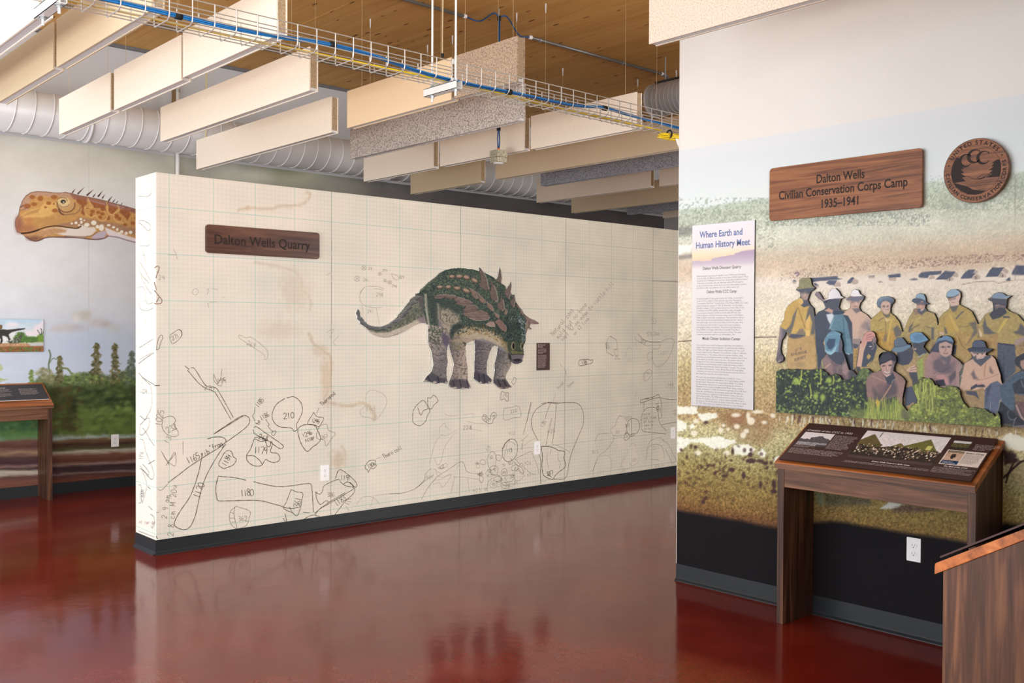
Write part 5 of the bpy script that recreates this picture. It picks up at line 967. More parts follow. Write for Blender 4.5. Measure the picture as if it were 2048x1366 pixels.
    # squatting man in the broad hat
    P(M6, '380 700 455 320 470 270 590 210 800 150 880 160 932 212 970 330 1012 450 1018 530 1060 620 1020 980 880 1080 700 1000 520 980 400 800', (206, 168, 146), nz=.05, nsc=4); P(M6, '560 440 600 380 640 480 680 520 600 520', (100, 90, 104), al=.8, soft=2); P(M6, '850 320 900 420 880 440 840 400', (110, 92, 100), al=.8, soft=2); P(M6, '590 220 850 150 870 180 780 260 710 325 640 270', SH); L(M6, '790 260 770 380 760 480', 2.6, (176, 130, 96), .7); P(M6, '540 640 580 580 680 540 980 440 1018 500 1000 540 840 560 690 590 560 680', (210, 170, 146)); L(M6, '640 540 800 510 980 440', 1.2, (150, 112, 104), .7); P(M6, '550 690 560 640 640 590 760 600 780 640 650 640', (72, 78, 96)); P(M6, '640 580 740 570 720 600 660 610', (206, 152, 138))
    P(M6, '400 720 480 680 660 680 740 640 780 700 780 990 520 980', (168, 140, 100), nz=.14, nsc=5); P(M6, '480 700 640 700 690 830 620 770 500 750', (80, 86, 104)); P(M6, '760 980 770 680 860 580 960 545 1030 600 1020 800 960 1020 880 1060', (96, 110, 138), nz=.1, nsc=4); P(M6, '800 660 870 600 820 760 790 900', (60, 70, 94), al=.7, soft=3); L(M6, '860 860 850 1020', 1.3, (170, 176, 180), .6)
    P(M5, '600 1240 700 1200 890 1220 880 1290 820 1340 760 1360 690 1330 640 1260', (208, 170, 158)); P(M5, '640 1230 880 1210 880 1250 780 1260 680 1260', SH, al=.8, soft=1.2); P(M6, '640 180 700 195 770 180 720 215 680 215', (112, 84, 90)); L(M6, '660 190 710 202 755 190', 1.4, (240, 234, 228)); S.ell(M6('660 140'), 1.4, .8, (52, 48, 58)); S.ell(M6('735 138'), 1.4, .8, (52, 48, 58)); L(M6, '695 130 690 165', 1.6, (228, 192, 176), .9); P(M6, '590 190 640 150 640 220 600 215', (90, 100, 104), nz=.2, nsc=2)
    P(M5, '640 1150 652 1080 700 1032 790 1020 860 1052 890 1150', (86, 100, 128), nz=.06); P(M5, '560 1190 640 1150 890 1150 1002 1178 940 1220 800 1230 640 1225', (70, 82, 106)); L(M5, '645 1150 770 1165 890 1152', 1.4, (54, 62, 84))
    # man cut by the frame edge
    P(M6, '1000 620 1080 560 1200 450 1320 400 1480 420 1480 800 1220 760 1220 980 1160 1000 1020 850', (82, 104, 128), nz=.12, nsc=4); P(M6, '1190 600 1300 520 1480 500 1480 740 1220 740', (64, 70, 86), nz=.2, nsc=3); L(M6, '1320 540 1360 640', 2, (150, 158, 166), .6); P(M6, '1220 740 1480 780 1480 880 1230 860', (132, 112, 92), nz=.15, nsc=3); P(M6, '1220 880 1280 920 1380 1140 1480 1200 1480 880 1240 870', (120, 92, 92), nz=.15, nsc=3); L(M6, '1250 920 1310 1060 1366 1150', 4, (186, 150, 146)); P(M6, '1220 232 1252 182 1366 118 1480 100 1480 260 1330 300 1240 310', (62, 68, 84)); P(M6, '1310 240 1480 200 1480 400 1340 360 1310 300', (176, 142, 132)); P(M6, '1250 60 1330 70 1360 130 1270 160', (196, 150, 140), al=.6, soft=2)
    P(M6, '940 1290 940 1080 1010 850 1180 1000 1300 1100 1480 1230 1480 1320', (58, 62, 76), nz=.18, nsc=4); P(M6, '960 1190 1190 1200 1190 1300 940 1300', (92, 90, 78), nz=.25, nsc=3); P(M6, '1200 1230 1480 1200 1480 1320 1200 1320', (112, 104, 112), nz=.2, nsc=3)
    L(M6, '1130 1000 1120 1060 1160 1130 1220 1130', 1, (150, 160, 160), .7); L(M6, '1000 840 980 960 930 1090', 1, (176, 180, 160), .7); L(M6, '1200 1260 1220 1150 1250 1100', 1, (190, 190, 180), .7)
def paint_front(S):
    P = lambda c, q, col, **k: S.poly(c(q), col, **k); L = lambda c, q, w, col, al=.9, **k: S.line(c(q), w, col, al, **k)
    base_tex(S, (70, 82, 70), .1); x, y = S.x, S.y; R = random.Random(8)
    def leaves(x0, x1, y0, y1, dark, cols, n, r0, r1):
        q = [(x0, y0), (x1, y0), (x1, y1), (x0, y1)]; S.poly(q, dark, 1, 5, .3, 3, 12, rough=6)
        for i in range(n): S.ell((R.uniform(x0, x1), R.uniform(y0, y1)), R.uniform(r0, r1), R.uniform(r0 * .5, r1 * .7), R.choice(cols), R.uniform(.4, .95), .8, R.uniform(-1.4, 1.4))
    leaves(1545, 1740, 730, 850, (58, 70, 66), [(54, 62, 68), (48, 58, 66), (78, 100, 66)], 260, 2, 5)
    for i in range(620):
        px, py = R.uniform(1548, 1736), R.uniform(736, 842); k = fbm(np.array([px / 13.]), np.array([py / 13.]), 33, 2)[0]
        if k < .42: continue
        S.ell((px, py), R.uniform(1.2, 3.2), R.uniform(.9, 2.2), R.choice([(110, 150, 56), (134, 174, 66), (150, 190, 70), (92, 132, 60), (122, 150, 84), (160, 186, 100)]), R.uniform(.55, .95), .7, R.uniform(-1.4, 1.4))
    for q in ('865 510 870 640 865 750', '1080 620 1090 680 1080 740', '540 520 530 640 500 760', '680 780 700 900 690 980'): L(M2, q, 2.6, (168, 184, 70), .85)
    for cx, cy in ((780, 960), (900, 980), (1010, 690), (440, 700)): S.ell(M2([cx, cy]), 5, 6, (160, 196, 72), .8, 2.4)
    # right bush
    S.poly([(1800, 740), (1990, 760), (2010, 870), (1790, 860)], (112, 124, 66), 1, 6, .3, 3, 14)
    for i in range(900):
        px, py = R.uniform(1792, 2000), R.uniform(752, 860); k = fbm(np.array([px / 16.]), np.array([py / 12.]), 53, 2)[0]
        c = R.choice([(172, 196, 76), (188, 206, 90), (150, 176, 70), (128, 150, 70)]) if k > .47 else R.choice([(84, 98, 66), (72, 82, 72), (104, 120, 68)])
        S.ell((px, py), R.uniform(1.2, 3.0), R.uniform(.9, 2.2), c, R.uniform(.5, .9), .8, R.uniform(-1.4, 1.4))
    for i in range(60):
        px = R.uniform(1830, 1870); py = R.uniform(756, 800); S.line([(px, py + 24), (px + R.uniform(-3, 3), py)], 1.4, R.choice([(190, 204, 90), (170, 190, 80), (130, 146, 80)]), .8)
    S.poly([(1700, 818), (1800, 822), (1800, 862), (1700, 856)], (110, 124, 70), .9, 6, .3, 3, 15)
    for i in range(160):
        px = R.uniform(1728, 1806); py = R.uniform(805, 850); S.line([(px, py + 20), (px + R.uniform(-3, 4), py - R.uniform(0, 14))], R.uniform(.9, 1.8), R.choice([(150, 180, 70), (170, 186, 76), (120, 146, 64), (134, 140, 84), (186, 190, 90)]), .7)
    S.poly(M4('620 1280 640 1200 720 1240 740 1340 620 1340'), (104, 106, 84), .8, 3)
    # grinning man
    P(M4, '90 820 110 700 200 640 330 610 510 620 640 710 692 770 682 830 640 1050 640 1130 560 1080 560 1000 200 1120 110 1000', (146, 116, 114), nz=.07, nsc=4); P(M4, '190 860 280 960 400 830 520 760 560 860 570 960 430 1040 300 1100 220 1110', (84, 82, 96), al=.8, soft=4); P(M4, '230 850 330 800 400 850 380 980 300 1010', (122, 100, 106), al=.8, soft=4); P(M4, '350 660 380 700 500 640 540 740 480 830 420 820', (70, 76, 96)); P(M4, '590 800 680 790 650 1000 640 1100 560 1040 580 900', (156, 126, 120), al=.8, soft=2.5); L(M4, '180 700 280 740 390 790', 2, (186, 142, 140), .7); L(M4, '470 840 400 950 300 1100', 2.6, (188, 142, 116)); L(M4, '480 810 500 770 560 730', 2, (150, 140, 130), .8); P(M4, '100 950 180 1000 190 1100 120 1060', (150, 120, 112), soft=2)
    P(M4, '290 560 310 500 380 490 490 450 520 520 505 600 470 680 400 715 350 660 325 590', (190, 152, 142)); P(M4, '480 460 540 470 530 530 505 600 480 660 440 700 470 590 490 520', (104, 96, 110), al=.85, soft=1.4); P(M4, '285 530 290 400 330 342 420 325 500 350 542 400 552 470 500 470 470 450 380 500 320 520 300 560', (52, 56, 74)); P(M4, '300 480 340 380 440 350 500 400 460 440 370 490', (76, 80, 98), al=.7, soft=2); P(M4, '330 540 380 530 390 548 340 560', (70, 62, 74), al=.8, soft=.8); P(M4, '430 530 480 520 480 545 440 550', (70, 62, 74), al=.8, soft=.8); L(M4, '410 540 400 600 420 615', 1.6, (150, 110, 106), .8); P(M4, '350 615 400 650 470 630 460 655 400 672 360 645', (96, 66, 74)); L(M4, '365 630 410 655 455 638', 1.8, (238, 232, 226)); L(M4, '420 545 415 600', 1.6, (226, 190, 176), .8); P(M4, '370 680 400 715 450 690 460 660 420 680', (206, 178, 166), al=.7, soft=1)
    for i in range(80):
        px, py = R.uniform(1733, 1800), R.uniform(792, 812); S.line([(px, py + 20), (px + R.uniform(-3, 3), py)], 1.3, R.choice([(150, 176, 70), (120, 146, 66), (176, 170, 80), (96, 112, 70)]), .75)
    S.poly(M4('230 1100 260 1050 300 1090 280 1180'), (206, 176, 66), .85, 1.5); S.ell(M4('30 620'), 8, 6, (100, 126, 80), .8, 3); S.poly(M2('1480 640 1560 500 1660 490 1700 620 1620 680 1500 680'), (104, 124, 78), .85, 3, .4, 2.4, 5)
GC = (XR, 2.35, 1.4)
gt = thing('group_cutout', GC, 'layered cutout panel of men in work hats behind green bushes on the mural wall', 'photo cutout')
for k, (out, fn, lab) in enumerate(((back_out, paint_back, 'rear layer with the standing men'), (mid_out, paint_mid, 'middle layer with the kneeling men'), (front_out, paint_front, 'front layer with the bushes and the grinning man'))):
    X = XR - .020 * (k + 1)
    S = Sheet('X', X - .0006, 0, 0, 0, 0, .0027, box=(out[:, 0].min() - 1, out[:, 1].min() - 2, out[:, 0].max() + 1, out[:, 1].max() + 2))
    fn(S); S.sat = .78
    pts = [onX(a, c, X) for a, c in out]
    body = MB().prism(pts, (.0145, 0, 0)).build('cutout_layer', MAT['black_edge'] if 'black_edge' in MAT else MAT.setdefault('black_edge', plain('black_board_edge', rgb(22, 20, 22), .6)), gt, GC)
    body['label'] = lab
    S.mesh('photo_print', body, GC, 'print_satin', keep=S.sd(out, np.arange(len(S.x))) > -.35)
# ------------------------------------------------------------------ armoured dinosaur cutout on the partition
D2 = Crop(700, 530, 8.035); D3 = Crop(840, 530, 8.036); D4 = Crop(840, 650, 9.309)
dino_out = cat(D2('125 690 160 740 170 820 205 850 240 900 290 950 350 978 430 986 500 986 560 968 620 940 690 890 750 840 772 798 830 740 880 670 950 580 970 540 1046 492 1040 458 1110 452 1120 400 1180 350 1250 280 1350 206'),
    D3('310 126 400 80 500 55 620 45 740 55 860 70 952 96 940 28 986 56 1022 110 1100 150 1180 190 1222 232 1250 190 1264 110 1276 34 1306 90 1318 200 1312 292 1378 338 1388 382 1438 312 1460 256 1476 330 1462 430 1480 472 1520 474 1532 540 1548 598 1602 668 1642 720 1682 790 1760 850 1860 890 1922 936 1890 957 1780 948 1762 990 1806 1030 1780 1042 1742 1014 1712 1090 1702 1112 1694 1250'),
    D4('1950 345 1925 420 1940 560 1908 640 1918 672 1888 702 1820 732 1742 722 1702 694 1704 740 1660 830 1602 930 1596 990 1652 1080 1702 1140 1712 1165 1652 1172 1640 1192 1582 1188 1510 1198 1440 1152 1370 1082 1360 1030 1392 850 1386 720 1430 560 1448 402 1382 384 1340 420 1292 540 1252 690 1240 850 1250 920 1300 970 1340 1012 1332 1052 1310 1095 1230 1088 1136 1104 1080 1060 998 1000 1008 880 1014 690 1024 500 1014 282 960 300 862 352 850 400 862 650 892 780 886 1000 932 1110 958 1172 910 1190 852 1182 812 1208 740 1184 650 1194 590 1162 522 1152 540 1060 600 900 632 720 582 560 552 450 534 352 512 420 500 560 520 680 492 850 502 980 518 1072 500 1106 440 1084 400 1074 290 1104 240 1084 180 1062 56 1062 64 1040 130 950 210 870 250 740 230 600 210 480 160 380 145 230 150 120'),
    D2('1252 1050 1262 968 1212 940 1130 942 1030 980 900 1060 760 1122 620 1162 520 1162 420 1140 320 1080 240 1000 158 940 160 920 108 860 120 830 88 770 110 738'))
def paint_dino(S):
    P = lambda c, q, col, **k: S.poly(c(q), col, **k); L = lambda c, q, w, col, al=.9, **k: S.line(c(q), w, col, al, **k); R = random.Random(3)
    S.C[:] = np.array((104, 104, 96)) / 255
    # tail
    S.poly(D2('80 690 1300 250 1300 1000 500 1200 100 960'), (110, 116, 98), nz=.3, nsc=3, seed=3)
    P(D2, '230 1010 420 1090 620 1080 900 960 1100 850 1240 800 1270 960 1130 945 900 1065 620 1170 420 1150', (200, 186, 166), nz=.10, nsc=3, soft=2); P(D2, '1040 860 1160 780 1240 800 1270 970 1150 940', (128, 114, 128), al=.8, soft=3); S.speck(D2('330 1060 560 1040 800 900 1100 640 1220 700 1200 820 900 970 560 1090'), (78, 92, 82), .9, 2.2, .5, 5); S.speck(D2('600 1050 900 900 1150 760 1230 700 1230 850 900 980'), (160, 156, 92), .6, 1.8, .58, 6); P(D2, '1090 560 1200 480 1230 800 1180 780 1140 680', (88, 84, 92), al=.8, soft=2.5)
    L(D2, '630 1155 780 1110 900 1060 1040 980', 1.2, (120, 90, 84), .8)
    for a in ('125 690 165 760 175 840 130 850 90 770', '110 850 200 850 240 910 215 960 160 930', '200 900 300 950 300 1000 240 1000', '290 960 370 980 390 1030 300 1030', '370 1000 430 985 480 1010 470 1050 400 1050', '480 1000 560 970 600 1000 560 1040 490 1040', '600 970 700 910 720 950 660 1000 600 1010', '690 900 800 850 830 880 760 930 690 930', '760 830 870 790 900 810 830 850', '830 770 900 720 940 760 860 810', '890 700 980 650 1000 680 920 740', '950 600 1050 570 1060 610 980 650', '970 545 1080 500 1130 520 1060 570', '1040 460 1200 450 1190 490 1080 490'):
        P(D2, a, (104, 108, 112), soft=.6, nz=.15, nsc=2); q = D2(a); S.line(q[:3], .9, (166, 166, 160), .8); S.line(q[-2:], 1.3, (44, 46, 54), .9)
    # hide: back, flank, belly
    body = D3('-60 470 40 400 140 310 260 190 400 85 620 40 860 70 1100 150 1340 320 1540 600 1700 900 1700 1300 1400 1366 1300 1200 1100 1190 860 1210 600 1300 460 1180 200 1000 120 980 60 760 60 480')
    S.poly(body, (66, 90, 76), 1, 1, .2, 4, 7)
    S.speck(body, (44, 66, 66), .9, 2.6, .5, 8); S.speck(body, (120, 140, 104), .75, 1.7, .60, 9); S.speck(D3('150 200 620 60 1000 150 1300 320 1300 700 800 500 300 480'), (140, 152, 112), .6, 1.6, .6, 10); S.speck(body, (36, 50, 56), .8, 1.5, .64, 12)
    P(D3, '100 460 460 560 640 700 600 900 520 960 460 1150 300 1000 130 700', (56, 74, 72), al=.7, soft=3)
    P(D3, '285 640 330 700 480 720 620 820 640 900 540 980 480 1170 380 1080 320 980 290 860', (180, 166, 144), al=.9, soft=4.5, rough=4, nz=.12, nsc=3); S.speck(D3('300 640 480 640 640 860 480 1000 320 900'), (84, 92, 72), .9, 2.0, .55, 14); P(D3, '300 800 360 980 470 1150 480 1190 370 1120 300 960', (136, 124, 140), al=.8, soft=2)
    P(D3, '80 460 110 460 130 760 160 960 130 980 90 760', (176, 170, 154), al=.7, soft=1); L(D3, '80 470 85 640 120 840 140 960', 1.2, (206, 202, 190), .8); L(D3, '285 1010 360 1090 430 1150 490 1175', 1.3, (214, 208, 200), .8); L(D3, '290 620 300 800 310 900', 1.2, (170, 170, 150), .7)
    P(D3, '480 1180 540 1030 700 1000 900 1000 1100 1040 1300 1150 1400 1366 1260 1300 1100 1230 860 1200 700 1260 560 1366 470 1366', (196, 178, 148), al=.95, soft=2.5, nz=.1, nsc=3); S.speck(D3('480 1180 560 1020 760 960 1100 960 1400 1200 1400 1366 1200 1190 900 1090 640 1180 500 1366'), (150, 120, 56), .8, 2.0, .5, 16); S.speck(D3('480 1000 900 940 1400 1000 1400 1250 1100 1080 800 1050 500 1200'), (52, 70, 62), .9, 2.0, .48, 17); P(D3, '470 1100 520 970 640 930 700 1000 560 1100 500 1240', (44, 62, 64), al=.8, soft=2.5)
    P(D3, '870 1210 1000 1180 1150 1240 1260 1320 1340 1400 1100 1320', (140, 134, 142), al=.9, soft=1.5)
    # legs
    def leg(q, c1, c2, seed, gx): 
        S.poly(D4(q), c1, 1, .8, .12, 3, seed, grad=gx + (c2,))
        S.speck(D4(q), (82, 82, 76), .7, 2.4, .58, seed + 1); S.speck(D4(q), (170, 152, 140), .5, 2.2, .60, seed + 2)
    leg('1014 270 1400 370 1340 420 1292 540 1252 690 1240 850 1250 920 1340 1012 1310 1100 1136 1110 990 1000 1008 880 1014 690', (92, 90, 106), (132, 122, 122), 21, (952, 700, 978, 700)); leg('1440 390 1620 520 1720 700 1660 830 1602 930 1596 990 1720 1165 1582 1200 1510 1205 1350 1080 1360 1030 1392 850 1386 720 1430 560', (92, 96, 104), (160, 150, 138), 24, (995, 720, 1018, 730))
    leg('140 -20 500 60 560 250 530 360 512 420 500 560 520 680 492 850 518 1072 500 1110 290 1110 50 1070 130 950 210 870 250 740 230 600 210 480 160 380 130 200', (170, 156, 148), (120, 116, 122), 27, (860, 690, 895, 720)); S.speck(D4('150 -20 480 60 470 350 300 420 160 300'), (70, 92, 72), .9, 2.4, .5, 30); P(D4, '400 120 560 240 540 340 500 420 420 330', (92, 84, 112), al=.85, soft=2.5)
    leg('540 280 700 200 1000 270 862 352 850 400 862 650 892 780 886 1000 958 1172 812 1212 650 1200 515 1156 540 1060 600 900 632 720 582 560 552 450', (112, 102, 110), (190, 168, 152), 33, (900, 700, 930, 705)); S.speck(D4('540 280 700 220 860 330 820 460 620 480'), (110, 120, 66), .8, 2.2, .5, 36); P(D4, '780 300 860 350 1000 275 960 320 880 370 850 400', (64, 58, 66), al=.9, soft=1)
    P(D4, '560 300 780 230 1010 262 900 300 700 330', (180, 160, 126), al=.7, soft=2)
    for q in ('230 520 300 570 400 560 480 530', '240 600 330 660 440 660 510 600', '250 650 340 700 460 690', '190 230 260 300 330 300', '200 280 270 340 360 340', '640 480 720 500', '640 700 760 760 860 760', '620 760 720 800 870 820', '600 900 740 930 880 910', '1030 800 1100 830 1220 820', '1030 700 1130 740 1230 720', '1400 640 1480 700 1640 720', '1390 900 1480 960 1590 960', '1020 470 1140 460 1290 470'):
        L(D4, q, 1.3, (58, 54, 66), .55); S.line(D4(q) + np.array([0, 1.6]), .9, (190, 178, 170), .4)
    for q in ('60 1060 130 950 230 880 330 960 420 1000 420 1090 290 1104 180 1062', '410 1000 470 990 515 1070 500 1108 430 1080', '525 1150 560 1030 680 1000 860 1020 950 1170 812 1208 650 1194', '1000 1000 1020 880 1160 900 1260 940 1340 1012 1310 1095 1136 1104', '1362 1080 1370 1000 1500 1010 1600 1010 1712 1165 1510 1198'): P(D4, q, (70, 68, 84), al=.8, soft=2.5, nz=.2, nsc=2.4)
    for q in ('330 960 350 1060', '150 960 190 1040', '620 1040 640 1150', '740 1020 760 1140', '1180 920 1210 1060', '1090 920 1110 1060', '1450 1020 1500 1150', '1560 1020 1610 1150', '870 1030 900 1140'): L(D4, q, 2.2, (36, 36, 48), .8)
    for cx, cy, rx, ry in ((100, 1045, 40, 18), (275, 1070, 36, 24), (485, 1075, 20, 22), (545, 1135, 22, 16), (650, 1168, 38, 20), (805, 1185, 34, 20), (930, 1165, 20, 18), (1130, 1075, 24, 24), (1290, 1070, 24, 18), (1505, 1170, 28, 18), (1615, 1165, 26, 18), (1690, 1150, 20, 16)): S.ell(D4([cx, cy]), rx / 9.3, ry / 9.3, (196, 186, 172) if cx < 1400 else (166, 130, 110), .9, .6)
    # plates and spikes
    for cx, cy, rx, ry, ro in ((515, 185, 46, 28, 0), (632, 182, 54, 30, 0), (748, 198, 54, 34, .2), (880, 248, 58, 34, .5), (320, 352, 50, 26, 0), (456, 352, 46, 28, 0), (597, 372, 54, 28, .1), (745, 412, 62, 34, .35)):
        S.ell(D3([cx, cy + 8]), rx / 8, ry / 8, (40, 46, 46), .8, .8, ro); S.ell(D3([cx, cy]), rx / 8, ry / 8, (136, 104, 86), 1, .6, ro); S.ell(D3([cx - 4, cy - 6]), rx / 11, ry / 14, (196, 166, 140), .8, .6, ro)
    sp = lambda q, li=None, c=(116, 98, 90): (P(D3, q, (44, 42, 46), soft=1.6), P(D3, q, c, soft=.5, nz=.18, nsc=2, stretch=.5), li and L(D3, li, 1.1, (206, 190, 172), .85))
    sp('945 32 986 58 1040 160 1090 300 1115 402 1040 400 950 342 985 250', '1022 110 1070 220 1110 390'); sp('1276 36 1306 90 1316 200 1310 296 1260 272 1220 236 1255 190', '1306 100 1314 200 1306 290'); sp('1130 258 1190 320 1230 440 1250 572 1220 590 1150 552 1125 440 1150 350', '1190 330 1236 450 1250 570 1210 584'); sp('1460 260 1475 330 1455 470 1430 546 1390 512 1352 420 1430 340', '1474 340 1454 470 1428 540'); sp('1300 490 1340 560 1362 700 1325 742 1250 692 1240 640 1290 580', '1338 566 1358 700 1322 736'); sp('1520 478 1533 560 1510 682 1462 642 1445 580 1495 540', '1532 560 1508 676')
    for q in ('790 372 900 432 932 532 905 556 850 502', '930 452 1020 540 1058 602 1040 626 960 580', '1070 596 1150 650 1192 732 1170 750 1090 682', '1190 758 1272 812 1262 858 1210 832', '1370 700 1405 740 1380 800 1350 790', '1560 600 1600 668 1590 700 1550 650', '1620 720 1660 760 1650 800 1610 770'): sp(q, None, (140, 112, 98)); S.line(D3(q)[:3], .9, (200, 184, 164), .8)
    for q in ('215 522 270 486 420 474 435 500 330 542 250 537', '395 524 450 486 572 490 560 532 480 544', '530 562 600 512 720 542 700 582 620 604', '560 624 640 582 760 560 852 612 800 652 700 662', '680 736 740 672 870 640 942 702 900 742 760 758'): sp(q, None, (128, 106, 98)); qq = D3(q); S.line(qq[1:4], 1, (206, 182, 170), .7); S.line([qq[0], (qq[0] + qq[3]) / 2, qq[3]], .9, (84, 66, 66), .7)
    sp('675 772 760 760 1000 722 1090 772 1127 842 1050 882 880 884 780 852', '800 856 900 888 1060 884 1125 846', (134, 112, 102)); [L(D3, q, .9, (92, 72, 70), .6) for q in ('740 790 900 790 1060 790', '780 830 920 840 1090 830', '900 750 1000 760 1100 810')]
    sp('1050 952 1130 902 1200 922 1212 992 1130 987', '1060 956 1130 984 1200 990', (168, 138, 124)); sp('1205 912 1270 862 1350 932 1396 1012 1380 1082 1310 1042 1240 962', '1340 930 1390 1010 1378 1076', (142, 108, 98))
    # head
    hd = D3('1360 840 1440 792 1540 780 1640 832 1700 922 1712 1080 1694 1260 1660 1366 1450 1366 1400 1180 1380 1080 1396 1000 1340 930'); S.poly(hd, (52, 76, 72), 1, 1.5, .2, 3, 40); S.speck(hd, (30, 48, 52), .9, 1.8, .5, 41); S.speck(hd, (110, 132, 92), .7, 1.6, .62, 42); S.speck(D3('1540 780 1640 832 1705 940 1700 1260 1640 1300 1620 1000'), (146, 170, 172), .9, 1.4, .52, 43); S.speck(D3('1400 860 1560 800 1620 900 1500 960'), (140, 160, 156), .7, 1.4, .58, 44)
    P(D4, '1640 300 1950 320 1930 560 1720 560 1640 470', (64, 80, 58), nz=.3, nsc=2, soft=2); P(D4, '1680 480 1940 500 1930 560 1720 550', (122, 122, 66), al=.8, soft=1.5, nz=.3, nsc=2); P(D4, '1490 280 1620 330 1650 540 1560 440', (150, 132, 90), al=.8, soft=2, nz=.3, nsc=2); P(D4, '1640 520 1700 560 1700 690 1650 620', (40, 44, 48), al=.9, soft=1.5)
    for cx, rx, ry in ((1737, 36, 76), (1897, 28, 66)): S.ell(D4([cx, 392]), rx / 9.3, ry / 9.3, (178, 166, 118), 1, .6); S.ell(D4([cx + 4, 392]), (rx - 12) / 9.3, (ry - 16) / 9.3, (20, 20, 24), 1, .6)
    P(D4, '1690 555 1940 552 1905 640 1880 660 1730 660', (128, 120, 132), soft=.8); [L(D4, [x, 560, x + 4, 640], .8, (70, 66, 82), .7) for x in range(1720, 1910, 24)]; P(D4, '1700 650 1800 630 1915 650 1888 702 1820 732 1742 722', (88, 80, 96)); P(D4, '1730 640 1830 625 1890 640 1850 680 1770 680', (40, 36, 48), al=.9); L(D4, '1690 552 1800 540 1940 548', 1.4, (34, 34, 36)); P(D4, '1440 400 1560 440 1640 540 1600 500 1500 470', (152, 150, 166), al=.7, soft=1.2)
    sp('1680 802 1760 852 1860 892 1920 936 1890 956 1780 946 1720 902', '1780 948 1890 958 1920 938', (146, 118, 112)); sp('1690 1010 1720 902 1762 942 1742 1042 1702 1092', '1722 904 1696 1000', (140, 120, 100)); P(D3, '1760 990 1806 1030 1778 1040 1742 1016', (136, 112, 110)); S.ell(D3('1690 1255'), 1.8, 1.4, (30, 30, 34))
    L(D3, '1200 930 1240 960 1260 1040 1290 1080', 1.4, (40, 44, 48), .7)
DC = (5.0, YP, 1.5)
dt_ = thing('dinosaur_cutout', DC, 'flat cutout of a green spiked armoured dinosaur mounted on the gridded partition', 'wall cutout')
YD = YP - .012
SD = Sheet('Y', YD - .0006, 0, 0, 0, 0, .0040, box=(708, 530, 1083, 782)); paint_dino(SD); SD.sat = .72; SD.C *= .9
bd = MB().prism([onY(a, c, YD) for a, c in dino_out], (0, .0098, 0)).build('cutout_board', MAT['tagwhite'], dt_, DC)
SD.mesh('painted_face', bd, DC, 'print_satin', keep=SD.sd(dino_out, np.arange(len(SD.x))) > -.3)
# ------------------------------------------------------------------ pencil drawings and stains printed on the partition
class Ink:
    def __init__(s): s.v = []; s.f = []; s.c = []
    def stroke(s, plane, val, pts, w, shade, smooth=True, dash=0):
        pts = np.asarray(pts, float)
        if smooth and len(pts) > 2: pts = np.array([p[:2] for p in cr_path([(a, c, 0) for a, c in pts], 5)])
        f = onX if plane == 'X' else onY
        q = np.array([f(a, c, val) for a, c in pts]); n = len(q)
        t = np.gradient(q, axis=0); t /= (np.linalg.norm(t, axis=1, keepdims=True) + 1e-9)
        nn = np.array([-1.0, 0, 0]) if plane == 'X' else np.array([0, -1.0, 0]); sd = np.cross(nn, t)
        hw = w * .42 * (0.0042 if plane == 'Y' else .004) * (1 + .25 * np.array([math.sin(i * 2.1 + len(s.v)) for i in range(n)]))[:, None]
        o = len(s.v); s.v += list(q + sd * hw) + list(q - sd * hw)
        for i in range(n - 1):
            if dash and (i // dash) % 2: continue
            s.f.append((o + i, o + i + 1, o + n + i + 1, o + n + i))
        s.c += [shade] * (2 * n)
    def build(s, name, parent):
        me = bpy.data.meshes.new(name); me.from_pydata([tuple(p) for p in s.v], [], s.f)
        at = me.color_attributes.new('Col', 'FLOAT_COLOR', 'POINT'); c = np.ones((len(s.v), 4), np.float32); c[:, :3] = lin(np.array(s.c) / 255.0); at.data.foreach_set('color', c.ravel())
        me.materials.append(MAT['print']); o = bpy.data.objects.new(name, me); COL.objects.link(o); o.parent = parent; tag(o, kind='stuff'); return o
